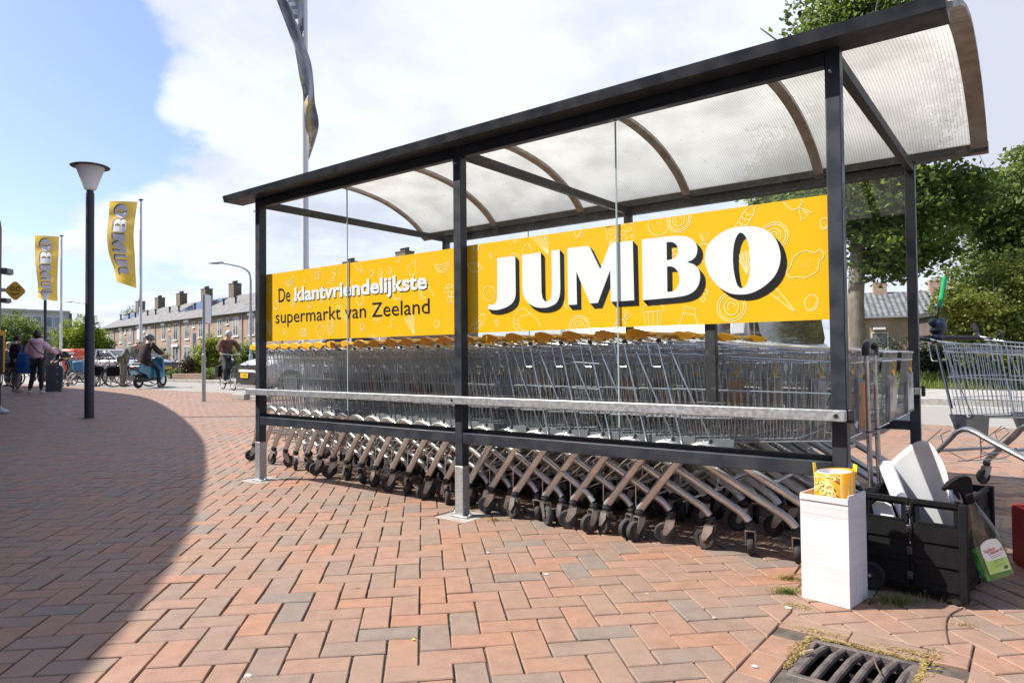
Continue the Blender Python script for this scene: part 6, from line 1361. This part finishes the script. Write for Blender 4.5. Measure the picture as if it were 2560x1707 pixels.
def window(parent, x, z, w, h, frame=None, sill=True, mull=1, y=0.0, shutter=0, boxtop=False):
    f = MB(); d = .03; tk = .055
    for lo, hi in (((x, y-d, z), (x+tk, y-.002, z+h)), ((x+w-tk, y-d, z), (x+w, y-.002, z+h)), ((x+tk, y-d, z), (x+w-tk, y-.002, z+tk)), ((x+tk, y-d, z+h-tk), (x+w-tk, y-.002, z+h))): f.box2(lo, hi)
    for k in range(mull): xx = x+w*(k+1)/(mull+1); f.box2((xx-.03, y-d, z+tk), (xx+.03, y-.002, z+h-tk))
    if sill: f.box2((x-.05, y-.09, z-.07), (x+w+.05, y-.004, z-.003))
    if boxtop: f.box2((x-.05, y-.16, z+h+.002), (x+w+.05, y-.004, z+h+.22))
    fo_ = f.build('window', frame or M['wframe'], parent)
    g = MB(); g.box2((x+tk, y-.015, z+tk), (x+w-tk, y-.004, z+h-tk)); g.build('pane', M['pane'], fo_)
    if shutter: g = MB(); g.box2((x+.02, y-.06, z+h*(1-shutter)), (x+w-.02, y-.0315, z+h)); g.build('shutter', M['wframe'], fo_)
    return fo_
LABH = ['brick terraced house at the left end of the row with solar panels', 'brick terraced house second from the left end of the row, behind the scooter rider', 'brick terraced house third from the left end, with a closed white shutter', 'brick terraced house fourth from the left end, behind the sign post', 'brick terraced house fifth from the left end, behind the bright green shrub', 'brick terraced house whose chimney shows above the left end of the banner', 'brick terraced house whose chimney shows above the banner near the flagpole', 'brick terraced house hidden behind the banner except its roof', 'brick terraced house at the near end of the row']
rng = random.Random(4)
for i in range(len(bounds)-1):
    s0, s1 = bounds[i], bounds[i+1]; w = s1-s0; c = pA+hdir*s0
    h = thing('terraced_house', LABH[i], 'house', c, hrz, 'terraced brick houses across the road')
    p = MB(); p.box2((0, 0, -.05), (w-.004, HD, EAVE))
    for xx in (0, w-.004): pass
    p.add([(0, 0, EAVE), (0, HD, EAVE), (0, HD/2, RIDGE-.08)], [(0, 2, 1)]); p.add([(w-.004, 0, EAVE), (w-.004, HD, EAVE), (w-.004, HD/2, RIDGE-.08)], [(0, 1, 2)]); p.build('wall', M['hbrick'], h, smooth=0)
    r_ = MB(); ov = .28; sl_ = (RIDGE-EAVE)/(HD/2)
    for s_ in (0, 1):
        y0 = -ov if s_ == 0 else HD+ov; z0_ = EAVE+.06-ov*sl_*0-.08
        r_.add([(-.0, y0, z0_), (w-.003, y0, z0_), (w-.003, HD/2, RIDGE), (0, HD/2, RIDGE), (0, y0, z0_+.11), (w-.003, y0, z0_+.11), (w-.003, HD/2, RIDGE+.1), (0, HD/2, RIDGE+.1)], [(0, 1, 2, 3), (7, 6, 5, 4), (0, 4, 5, 1), (1, 5, 6, 2), (3, 2, 6, 7), (0, 3, 7, 4)])
    ro_ = r_.build('roof', M['tile'], h, smooth=0)
    cx_ = chs[i]-s0 if i < len(chs) else w/2; ch = MB(); ch.box2((cx_-.62, HD/2-.42, RIDGE-.4), (cx_+.62, HD/2+.42, RIDGE+1.32)); ch.box2((cx_-.66, HD/2-.46, RIDGE+1.322), (cx_+.66, HD/2+.46, RIDGE+1.40)); co_ = ch.build('chimney', M['chbrick'], ro_, smooth=0)
    ch = MB()
    for k in range(4): ch.lathe([(.10, RIDGE+1.40), (.09, RIDGE+1.62), (.12, RIDGE+1.63), (.12, RIDGE+1.67)], 10, 0, Matrix.Translation((cx_-.42+.28*k, HD/2, 0)))
    ch.build('chimney_pot', M['lampcap'], co_)
    v = MB()
    for xx in (w*.2, w*.82): v.lathe([(.09, EAVE+.9), (.09, EAVE+1.75), (.14, EAVE+1.76), (.14, EAVE+1.9), (.02, EAVE+1.95)], 10, 0, Matrix.Translation((xx, 1.9, 0)))
    v.build('roof_vent', M['lampcap'], ro_)
    gt = MB(); gt.box2((0, -ov-.10, EAVE-.03), (w-.003, -ov-.002, EAVE+.06)); gt.tube([(w-.2, -.06, .1), (w-.2, -.06, EAVE)], .045, 8); gt.build('gutter', M['polegrey'], h)
    mir = i % 2
    X = lambda a, ww: (w*a) if not mir else w-w*a-ww
    window(h, X(.14, 1.15), 3.05, 1.15, 1.75, mull=1, boxtop=(i % 2 == 0), shutter=.78 if i == 2 else 0)
    window(h, X(.62, 1.0), 3.15, 1.0, 1.6, mull=1, boxtop=(i in (1, 3)))
    window(h, X(.42, .55), 4.2, .55, .6, mull=0)
    window(h, X(.10, 1.7), .75, 1.7, 1.6, mull=1, boxtop=(i in (0, 3)))
    d = MB(); xd = X(.66, .95); d.box2((xd, -.05, .02), (xd+.95, -.003, 2.12)); do = d.build('door', [M['bluedoor'], M['greydoor'], M['wframe']][i % 3], h); d = MB(); d.sphere((xd+.85, -.07, 1.05), .03, 8, 6); d.build('handle', M['chrome'], do)
    d = MB(); xb = X(.42, .8); d.box2((xb, -.03, 1.6), (xb+.8, -.0035, 3.6)); d.build('panel', M['bluedoor'] if i % 2 == 0 else M['greydoor'], h)
    if i in (0, 3, 4):
        f0 = .25 if i != 4 else .0; f1 = 1.0 if i != 4 else .45; s_ = MB(); nrm = Vector((0, -(RIDGE-EAVE), HD/2)).normalized(); base = EAVE+.12
        for ky in range(3):
            for kx in range(int((f1-f0)*w/1.0)):
                xa = f0*w+kx*1.0; ya, yb = .35+ky*1.12, .35+ky*1.12+1.09; P = [Vector((xa, ya, base+ya*sl_)), Vector((xa+.97, ya, base+ya*sl_)), Vector((xa+.97, yb, base+yb*sl_)), Vector((xa, yb, base+yb*sl_))]; Q = [q_+nrm*.06 for q_ in P]; s_.add(P+Q, [(4, 5, 6, 7), (0, 1, 5, 4), (1, 2, 6, 5), (2, 3, 7, 6), (3, 0, 4, 7)])
        s_.build('solar_panel', M['solar'], ro_, smooth=0)
# low white-and-grey flat building at the far left
bl = thing('flat_building', 'pale flat roofed two storey building with a long window strip behind the left flagpole', 'building', at(-20, 830, 74)*1.0); bl.location.z = 0
e0, e1_ = at(-20, 830, 74), at(158, 830, 80); bd_ = (e1_-e0); bd_.z = 0; BL = bd_.length; bl.rotation_euler = (0, 0, atan2(bd_.y, bd_.x)); zt = hz(150, 719, 80)
M['bpale'] = mat('pale_panel', (.50, .48, .45), .8, col2=(.42, .41, .39), scale=2); M['bwin'] = mat('strip_glass', (.12, .17, .25), .1, col2=(.28, .34, .42), scale=.6, spec=.8)
p = MB(); p.box2((0, 0, -.05), (BL, 9, zt)); p.box2((-.1, -.15, zt+.002), (BL+.1, 9.1, zt+.25)); p.build('wall', M['bpale'], bl, smooth=0)
p = MB(); p.box2((BL+.001, -.05, 2), (BL+.3, 2, zt-.02)); p.build('corner_pier', M['hbrick2'], bl)
for k in range(6):
    xw = .5+k*(BL-1)/6; ww = (BL-1)/6-.12; f = MB(); f.box2((xw, -.06, zt-1.75), (xw+ww, -.002, zt-.45)); fo_ = f.build('window', M['wframe'], bl); g = MB(); g.box2((xw+.07, -.08, zt-1.68), (xw+ww-.07, -.0605, zt-.52)); g.build('pane', M['bwin'], fo_)
    f = MB(); f.box2((xw, -.05, .6), (xw+ww, -.003, zt-3.0)); fo_ = f.build('window', M['wframe'], bl); g = MB(); g.box2((xw+.06, -.07, .7), (xw+ww-.06, -.0505, zt-3.1)); g.build('pane', M['pane'], fo_)
# house on the right behind the tree
h0, h1 = at(1984, 830, 40), at(2230, 830, 38); h0.z = h1.z = 0; hd2 = (h1-h0); HL = hd2.length; rz2 = atan2(hd2.y, hd2.x); EV, RG, DP = hz(1986, 729, 40), hz(1995, 676, 43), 7.0
hs = thing('brick_house', 'low brown brick house with slate grey tiled roof behind the big tree on the right', 'house', h0, rz2)
p = MB(); p.box2((0, 0, -.05), (HL, DP, EV)); p.add([(0, 0, EV), (0, DP, EV), (0, DP/2, RG-.05)], [(0, 2, 1)]); p.build('wall', M['stucco'], hs, smooth=0)
p = MB()
for y0 in (-.35, DP+.35): p.add([(-.1, y0, EV-.05), (HL, y0, EV-.05), (HL, DP/2, RG), (-.1, DP/2, RG), (-.1, y0, EV+.05), (HL, y0, EV+.05), (HL, DP/2, RG+.1), (-.1, DP/2, RG+.1)], [(0, 1, 2, 3), (7, 6, 5, 4), (0, 4, 5, 1), (1, 5, 6, 2), (3, 2, 6, 7), (0, 3, 7, 4)])
ro_ = p.build('roof', M['tile2'], hs, smooth=0)
for xx in (.9, HL*.74): p = MB(); p.box2((xx, DP/2-.35, RG-.2), (xx+.75, DP/2+.35, RG+.72)); p.build('chimney', M['stucco'], ro_, smooth=0)
p = MB(); p.box2((-.1, -.45, EV-.06), (HL, -.352, EV+.03)); p.tube([(.06, -.06, 0), (.06, -.06, EV)], .05, 8); p.build('gutter', M['polegrey'], hs)
sx = lambda px: (px-1984)/1571*40*1.02
window(hs, sx(2000), hz(2000, 801, 40), sx(2034)-sx(2000), .95, mull=0); window(hs, sx(2079), hz(2079, 772, 40), sx(2119)-sx(2079), EV-hz(2079, 772, 40)-.03, mull=1); window(hs, sx(2072), .5, 1.0, .75, mull=0)
p = MB(); p.box2((.5, -.6, hz(2000, 758, 40)), (1.1, -.01, hz(2000, 755, 40)+.05)); p.build('porch_lamp', M['wframe'], hs)
q = at(2173, 830, 30); q.z = 0; sd_ = thing('shed', 'dark brick shed with flat roof behind the light green tree', 'shed', q, rz2+.1); p = MB(); p.box2((0, 0, -.05), (6, 4, hz(2180, 722, 30))); p.build('wall', M['hbrick2'], sd_, smooth=0); p = MB(); p.box2((-.2, -.25, hz(2180, 722, 30)+.002), (6.2, 4.2, hz(2180, 711, 30))); p.build('roof', M['lampcap'], sd_)
# ------------------------------------------------------------------ the curved supermarket building at the left whose shadow lies on the paving
Dsh = 3.52; hgt = Dsh*math.tan(SUN_EL)
SH = [(235, 898), (330, 912), (400, 945), (460, 1000), (475, 1050), (470, 1120), (440, 1210), (400, 1290), (330, 1390), (240, 1500), (180, 1568)]
S2 = [Vector((-27.5, 6.15)), Vector((-22.5, 6.35))]+[gnd(x, y).xy for x, y in SH]+[Vector((3.6, -3.1)), Vector((5.2, -4.9)), Vector((7.0, -7.2))]
S2 = [Vector(p_) for p_ in crom([tuple(p_) for p_ in S2], False, 6)]; FC = [p_-SUN_T.xy*Dsh for p_ in S2]
sm = thing('supermarket', 'dark brick supermarket front with a curved roof edge at the left edge of the picture', 'building')
M['smbrick'] = brickwall('supermarket_brick', (.16, .10, .085), (.12, .075, .065), (.11, .09, .08))
p = MB(); n = len(FC); back = [Vector((9.0, -22)), Vector((-26, -22))]
ring = FC+back; m_ = len(ring)
wall = [q_+(Vector((-.12, -.2)) if False else Vector((0, 0))) for q_ in ring]
p.prism([(q_.x, q_.y) for q_ in ring], 0, hgt-.5, lambda u, v, w: Vector((u, v, w-.05))); p.build('wall', M['smbrick'], sm, smooth=30)
p = MB(); p.prism([(q_.x, q_.y) for q_ in ring], hgt-.545, hgt, lambda u, v, w: Vector((u, v, w)+Vector((0, 0, 0))[:]) if False else Vector((u, v, w))); p.build('roof_edge', M['smbrick'], sm, smooth=30)
# unseen set-back block, added to hide part of the sky and deepen the shade
U_ = [p_-SUN_T.xy*7.0 for p_ in FC]+[Vector((6.5, -20)), Vector((-30, -20))]
p = MB(); p.prism([(q_.x, q_.y) for q_ in U_], hgt+.002, hgt+7.2, lambda u, v, w: Vector((u, v, w))); p.build('sky_blocker', M['smbrick'], sm, smooth=30)
# shop windows along the part of the front that looks on the shelter
def along_fc(t): k = (n-1)*t; i = min(int(k), n-2); return FC[i].lerp(FC[i+1], k-i)
for k in range(9):
    a, b_ = along_fc(.30+.07*k), along_fc(.30+.07*k+.058); d = (b_-a).normalized(); nn_ = Vector((-d.y, d.x)); nn_ = nn_ if nn_.dot(Vector((.6, .8))) > 0 else -nn_
    p = MB(); P = [a, b_]; p.add([(*(a+nn_*.03), .5), (*(b_+nn_*.03), .5), (*(b_+nn_*.03), 2.7), (*(a+nn_*.03), 2.7), (*(a+nn_*.0), .5), (*(b_+nn_*.0), .5), (*(b_+nn_*.0), 2.7), (*(a+nn_*.0), 2.7)], [(0, 1, 2, 3), (4, 5, 1, 0), (3, 2, 6, 7), (5, 6, 2, 1), (4, 0, 3, 7)]); p.build('shop_window', M['pane'], sm, smooth=0)
# fittings on its far end: bracket lamps, the smiling sign, and a totem in front
M['signy'] = mat('sign_yellow', (.62, .36, .02), .5)
q = at(35, 668, 16.2); ss = thing('smiley_sign', 'yellow rounded diamond sign with a smiling face sticking out from the supermarket front', 'sign', q, YAW+.60)
dm = [tuple(v_) for v_ in crom([(.242, 0), (.21, .055), (.055, .19), (0, .205), (-.055, .19), (-.21, .055), (-.242, 0), (-.21, -.055), (-.055, -.19), (0, -.205), (.055, -.19), (.21, -.055)], True, 4)]
XZ = lambda u, v, w: Vector((u, w, v))
ss.scale = (.80, 1, 1.04)
p = MB(); p.prism(dm, -.05, .05, XZ); p.build('panel', M['signy'], ss, bevel=.008)
p = MB()
for cx_ in (-.068, .07): p.tube(crom([(cx_-.045, -.054, .045), (cx_-.02, -.054, .085), (cx_+.03, -.054, .082), (cx_+.045, -.054, .04), (cx_+.045, -.054, .008), (cx_-.02, -.054, .006)], True, 4), .0085, 6, closed=True)
p.tube(crom([(-.11, -.054, -.045), (-.05, -.054, -.083), (.03, -.054, -.083), (.105, -.054, -.045)], False, 5), .010, 6); p.build('smiling_face', M['ink'], ss)
p = MB(); p.box2((-.75, -.03, -.03), (-.243, .03, .05)); p.build('bracket', M['polegrey'], ss)
for (x, y, s_, lab) in ((8, 623, 1.0, 'grey floodlight above the smiling sign'), (5, 690, .75, 'grey floodlight below the smiling sign')):
    q = at(x, y, 16.2); fl2 = thing('floodlight', lab, 'lamp', q, YAW); p = MB(); p.prism([(-.6, .05), (.08, .07), (.16, .06), (.17, -.07), (.08, -.09), (-.05, -.06), (-.6, -.04)], -.1*s_, .1*s_, lambda u, v, w: Vector((u, w, v*s_))); p.build('housing', mat('grey_housing', (.22, .21, .21), .5), fl2, bevel=.02)
q = gnd(-4, 950); q.z = 0; dT = (q-CAM).dot(FWD); tm = thing('info_totem', 'dark totem with yellow frame on a grey foot at the left edge of the picture', 'totem', q, YAW+.64)
zt = hz(3, 757, dT); p = MB(); p.lathe([(.14, 0), (.15, .03), (.13, .07), (.06, .10), (.045, .14)], 20); p.build('foot', M['plate'], tm)
p = MB(); p.box2((-.06, -.04, .14), (.035, .04, zt-.1)); p.build('column', M['frame'], tm, bevel=.01)
z0_ = hz(3, 855, dT); p = MB(); p.prism([tuple(v_) for v_ in crom([(.085, z0_, C_), (.088, zt-.08), (.06, zt-.02), (-.02, zt), (-.5, zt, C_), (-.5, z0_, C_)], True, 4)], -.06, .06, XZ); p.build('frame', M['yellow'], tm)
p = MB(); p.prism([(.062, z0_-.02), (.062, zt-.10), (-.48, zt-.10), (-.48, z0_-.02)], -.068, .068, XZ); p.build('screen', M['black'], tm)
# ------------------------------------------------------------------ trees and shrubs
def foliage(name, blobs, size, m, parent=None, seed=1, inner=.35, droop=.0, clump=0.0, aspect=.6):
    """blobs: (centre, radii, count). Small folded leaves spread through each blob, denser towards its skin, in clumps."""
    r = np.random.default_rng(seed); C_l, S_l, T_l = [], [], []
    for c, rad, cnt in blobs:
        nc = max(8, cnt//(26 if clump else 1)); d = r.normal(size=(nc, 3)); d /= np.linalg.norm(d, axis=1)[:, None]; rr = (inner+(1-inner)*r.random(nc)**.6)[:, None]
        rr = rr*(1+.16*np.sin(d[:, :1]*5+c[0])*np.cos(d[:, 1:2]*4+c[1])+.10*np.sin(d[:, 2:3]*9))
        P = np.array(c)+d*rr*np.array(rad)
        if clump:
            P = np.repeat(P, 26, 0)+r.normal(size=(nc*26, 3))*clump*np.array([1, 1, .55]); tone = np.repeat(r.random(nc), 26)*.6+r.random(nc*26)*.4
        else: tone = r.random(nc)
        C_l.append(P); T_l.append(tone)
    P = np.concatenate(C_l); T = np.concatenate(T_l); n = len(P); s = size*(.6+.8*r.random(n))[:, None]
    u = r.normal(size=(n, 3)); u[:, 2] = u[:, 2]*.55-droop; u /= np.linalg.norm(u, axis=1)[:, None]; w = np.cross(u, r.normal(size=(n, 3))); w /= np.linalg.norm(w, axis=1)[:, None]; nn = np.cross(u, w)
    V = np.empty((n, 4, 3)); V[:, 0] = P-u*s*.5; V[:, 1] = P+w*s*aspect*.5+nn*s*.12; V[:, 2] = P+u*s*.5; V[:, 3] = P-w*s*aspect*.5+nn*s*.12
    me = bpy.data.meshes.new(name); me.vertices.add(n*4); me.vertices.foreach_set('co', V.reshape(-1)); me.loops.add(n*4); me.polygons.add(n)
    me.polygons.foreach_set('loop_start', np.arange(n)*4); me.loops.foreach_set('vertex_index', np.arange(n*4)); me.materials.append(m); me.update(calc_edges=True)
    me.attributes.new('tone', 'FLOAT', 'FACE').data.foreach_set('value', T); me.update(); o = bpy.data.objects.new(name, me); COL.objects.link(o)
    if parent is not None: o.parent = parent
    return o
M['bark'] = mat('tree_bark', (.13, .105, .08), .9, col2=(.20, .185, .155), scale=7, detail=8, bump=1.0, bscale=22, stretch=(1, 1, .35)); M['barkmoss'] = M['bark']
M['leafdark'] = leafmat('maple_leaf', (.035, .065, .013), (.085, .14, .026), (.17, .23, .036), .5, .7)
M['leafmid'] = leafmat('mid_leaf', (.05, .085, .02), (.10, .155, .035), (.18, .23, .05), .45, 1.0); M['leaflight'] = leafmat('light_leaf', (.07, .095, .02), (.15, .185, .03), (.26, .27, .05), .4, 1.2)
M['leafbright'] = leafmat('bright_shrub_leaf', (.06, .10, .008), (.16, .22, .015), (.30, .33, .03), .4, 1.2); M['leafpurple'] = leafmat('dark_shrub_leaf', (.03, .022, .015), (.055, .045, .02), (.08, .07, .025), .2, 2); M['hedge'] = leafmat('hedge_leaf', (.010, .018, .008), (.022, .04, .014), (.05, .075, .02), .2, 2)
def tree(name, label, base, trunk_h, r, limbs, blobs, size, m, seed, group=None, cat='tree', **kw):
    t = thing(name, label, cat, base, 0, group); p = MB()
    nseg = 9; P = [Vector((.05*sin(i*1.3+seed), .05*cos(i*1.7), trunk_h*i/nseg)) for i in range(nseg+1)]
    p.tube(P, [r*(1.28 if i == 0 else 1.06 if i == 1 else 1-.55*i/nseg) for i in range(nseg+1)], 14)
    for a, b_, r_ in limbs:
        a, b_ = Vector(a), Vector(b_); mid = a.lerp(b_, .5)+Vector((0, 0, -.08*(b_-a).length)); C3 = crom([tuple(a), tuple(mid), tuple(b_)], False, 4); p.tube(C3, [r_*(1-.75*i/(len(C3)-1)) for i in range(len(C3))], 8)
    p.build('trunk', M['bark'], t, smooth=80); foliage('crown', blobs, size, m, t, seed, **kw); return t
# big maple behind the shelter on the right
bA = at(1972, 830, 17); bA.z = .07
def rl(x, y, d, b=bA): return tuple(at(x, y, d)-b)
limbs = [((0, 0, 2.6), rl(2030, 625, 17), .09), (tuple(Vector(rl(2030, 625, 17))), rl(2075, 540, 16.6), .05)]
rngL = random.Random(8)
for k in range(16):
    z = 3.2+.38*k; a = k*2.4; limbs.append(((0, 0, z), (2.2*cos(a), 2.2*sin(a), z+1.2+rngL.random()), .055))
tree('maple_tree', 'tall dark leaved maple tree with a thick grey trunk behind the right shelter post', bA, 9.5, .215, limbs,
     [(rl(1985, 300, 17), (2.05, 2.2, 3.4), 14000), (rl(1985, 60, 17.2), (1.55, 1.8, 2.4), 8500), (rl(2080, 520, 16.4), (1.15, 1.3, 1.15), 4800), (rl(2180, 445, 16.6), (.95, 1.3, .75), 4200), (rl(1960, 470, 17.4), (1.9, 1.4, .9), 5500), (rl(1935, 120, 17), (1.15, 1.2, 1.3), 4500), (rl(2040, 600, 17), (.9, .9, .45), 2200)], .15, M['leafdark'], 3, inner=.15, clump=.20)
bB = at(2330, 830, 21); bB.z = .07
def rlB(x, y, d): return tuple(at(x, y, d)-bB)
tree('broadleaf_tree', 'leafy green tree at the right edge of the picture beyond the loose trolley', bB, 6.5, .18, [((0, 0, 2+.5*k), (1.7*cos(k*2.1), 1.7*sin(k*2.1), 3.4+.6*k), .05) for k in range(8)], [(rlB(2330, 520, 21), (1.9, 2.0, 1.6), 12000), (rlB(2380, 400, 21), (1.2, 1.5, .9), 4500), (rlB(2250, 470, 20.6), (.9, 1.0, .65), 3600), (rlB(2330, 640, 20.5), (1.6, 1.6, 1.0), 6500)], .15, M['leafmid'], 5, inner=.2, clump=.18)
bD = at(2290, 830, 15.5); bD.z = .07
def rlD(x, y, d): return tuple(at(x, y, d)-bD)
tree('small_tree', 'light green small tree behind the green pole', bD, 2.2, .06, [((0, 0, .5+.2*k), (.9*cos(k*2.2), .9*sin(k*2.2), 1.2+.25*k), .025) for k in range(8)], [(rlD(2285, 740, 15.5), (1.05, 1.0, .75), 8500), (rlD(2215, 690, 15.2), (.65, .7, .38), 2600), (rlD(2340, 650, 15.6), (.9, .9, .7), 5000), (rlD(2300, 800, 15.3), (.9, .7, .5), 4000)], .085, M['leaflight'], 7, inner=.25, clump=.12)
tree('maple_tree', 'distant tree whose leaves show between the roof and the banner near the right post', Vector((at(1830, 830, 30).x, at(1830, 830, 30).y, 0)), 9, .16, [], [((0, 0, 8.0), (2.1, 2.0, 2.3), 9000), ((0, 0, 5.5), (1.5, 1.5, 1.2), 3000)], .22, M['leafmid'], 15, inner=.3, clump=.25)
# hedge and tall grass beyond the road on the right
h0 = at(1940, 830, 19.5); h1 = at(2420, 830, 19.0); h0.z = h1.z = 0; dv = (h1-h0); hl = dv.length; dv.normalize()
hg = thing('hedge', 'dark clipped hedge beyond the road on the right', 'hedge', h0, atan2(dv.y, dv.x))
blb = [((x_, 0, .62), (.42, .45, .60), 1500) for x_ in np.arange(0, hl, .42)]; foliage('foliage', blb, .07, M['hedge'], hg, 9, inner=.4)
p = MB(); p.box2((0, -.16, 0), (hl, .16, .95)); p.build('twigs', mat('hedge_twigs', (.02, .018, .012), .95), hg)
random.seed(31); P = []
for _ in range(9000):
    s_ = random.uniform(-.5, hl+.5); o_ = random.uniform(.35, 4.3); q = h0+dv*s_-Vector((-dv.y, dv.x, 0))*o_
    if q.y < GR0+.05: continue
    P.append((q.x, q.y, .06, random.uniform(.12, .5)*(1.2-.18*o_), random.uniform(.2, .9), .012))
tag(blades('tall_grass', P, M['grass']), kind='stuff')
# grass on the verge across the road at the left
P = []
for _ in range(7000):
    x_ = random.uniform(-45, -14); y_ = GR0+abs(random.gauss(0, 3.5)); P.append((x_, y_, .06, random.uniform(.06, .22), random.uniform(.2, 1), .02))
tag(blades('verge_grass', P, M['grass']), kind='stuff')
# shrubs across the road at the left
def shrub(px, dist, w, h, m, label, n, size, seed, kind='shrub', depth=None, px_h=None):
    b_ = foot(px, dist); b_.z = .06; t = thing(kind, label, kind, b_, YAW, 'shrubs in the front gardens across the road'); r_ = random.Random(seed); bl_ = []
    for k in range(7): bl_.append(((r_.uniform(-.55, .55)*w, r_.uniform(-.3, .3)*w, h*r_.uniform(.28, .72)), (w*.36, w*.36, h*.30), n//7))
    foliage('leaves', bl_, size, m, t, seed, inner=.3, clump=size*1.2); p = MB()
    for k in range(7): p.tube([(r_.uniform(-.2, .2)*w, r_.uniform(-.2, .2)*w, 0), (r_.uniform(-.6, .6)*w, r_.uniform(-.4, .4)*w, h*.7)], [.03, .012], 6)
    p.build('stem', M['bark'], t); return t
shrub(480, 31, 1.05, 2.15, M['leafbright'], 'big bright green shrub behind the sign post', 9000, .11, 41); shrub(510, 32, .9, 1.6, M['leafbright'], 'bright green shrub behind the cyclist', 5000, .11, 42); shrub(572, 33, .9, 1.55, M['leafmid'], 'grey green shrub behind the parked white car', 5200, .10, 43); shrub(560, 34, .9, 1.75, M['leafbright'], 'yellow green shrub at the foot of the street lamp', 4000, .11, 48)
shrub(437, 30.5, .55, 1.0, M['leafpurple'], 'dark purplish shrub left of the big bright shrub', 2600, .08, 44); shrub(490, 28, .4, .55, M['leafmid'], 'low green plant at the kerb before the bright shrub', 1500, .07, 45); shrub(268, 44, .9, 1.3, M['leafbright'], 'small bright shrub behind the man in the grey green jacket', 2200, .12, 46); shrub(402, 29, .25, .45, M['leafmid'], 'small weed at the garden edge right of the scooter', 700, .06, 47); shrub(245, 46, .9, 1.1, M['leafmid'], 'low green shrub behind the parked bicycles', 2000, .12, 49); shrub(355, 60, 1.4, 2.0, M['leafmid'], 'green garden shrub against the terraced houses behind the scooter rider', 2600, .14, 50)
# low paling fence
f0, f1 = foot(395, 33), foot(455, 33); dv = f1-f0; fl_n = dv.length; fc = thing('paling_fence', 'low dark wooden paling fence in front of the terraced houses', 'fence', f0, atan2(dv.y, dv.x)); M['wood'] = mat('weathered_wood', (.085, .07, .055), .85, col2=(.12, .10, .085), scale=9)
p = MB()
for z in (.25, .65): p.box2((0, .02, z), (fl_n, .05, z+.07))
p.build('rails', M['wood'], fc); p = MB()
for k in range(int(fl_n/.11)): p.box2((k*.11, -.004, .06), (k*.11+.075, .018, .85+.05*sin(k*1.7)))
p.build('slats', M['wood'], fc)
p = MB(); q0, q1 = foot(395, 28.6), foot(520, 27.6); p.box2((0, 0, 0), ((q1-q0).length, .2, .34)); o = p.build('garden_wall', M['hbrick'], bevel=.01); o.location = q0; o.rotation_euler = (0, 0, atan2((q1-q0).y, (q1-q0).x)); tag(o, 'low brick garden wall behind the road kerb', 'garden wall')
# trees far left
for px, dist, h, r_, n, lab, seed, m in ((28, 48, 4.3, 2.1, 9000, 'round green tree at the far left in front of the flat building', 61, 'leafmid'), (190, 52, 4.3, 1.55, 8000, 'bright green tree left of the terraced houses, behind the near lamp post', 62, 'leafbright'), (226, 56, 3.4, 1.1, 4500, 'darker green tree touching the end of the terraced houses', 63, 'leafmid'), (165, 56, 3.4, 1.3, 4000, 'green tree partly behind the flagpole', 65, 'leafmid')):
    b_ = foot(px, dist); tree('garden_tree', lab, b_, h*.6, .12, [((0, 0, h*.3), (r_*.5*cos(k*2), r_*.5*sin(k*2), h*.75), .04) for k in range(5)], [((0, 0, h*.62), (r_, r_, h*.36), n), ((r_*.3, 0, h*.36), (r_*.8, r_*.8, h*.26), n//2)], .17, M[m], seed, 'trees beyond the square', inner=.3, clump=.2)
tree('garden_tree', 'thin bare topped tree behind the roof of the terraced houses', foot(300, 110), 7, .1, [((0, 0, 5+.4*k), (1.2*cos(k*2), 1.2*sin(k*2), 7.5+.3*k), .03) for k in range(6)], [((0, 0, 8.2), (1.4, 1.4, 1.5), 900)], .2, M['leafmid'], 66, 'trees beyond the square', inner=.2)
# dark fence / hedge line closing the view at the far left
f0, f1 = foot(-40, 45), foot(240, 45); dv = f1-f0; fc = thing('board_fence', 'long dark board fence behind the parked bicycles', 'fence', f0, atan2(dv.y, dv.x)); p = MB(); L_ = dv.length
for k in range(int(L_/.2)): p.box2((k*.2, 0, 0), (k*.2+.185, .03, 1.5))
p.build('boards', mat('dark_fence_board', (.022, .024, .03), .8), fc)
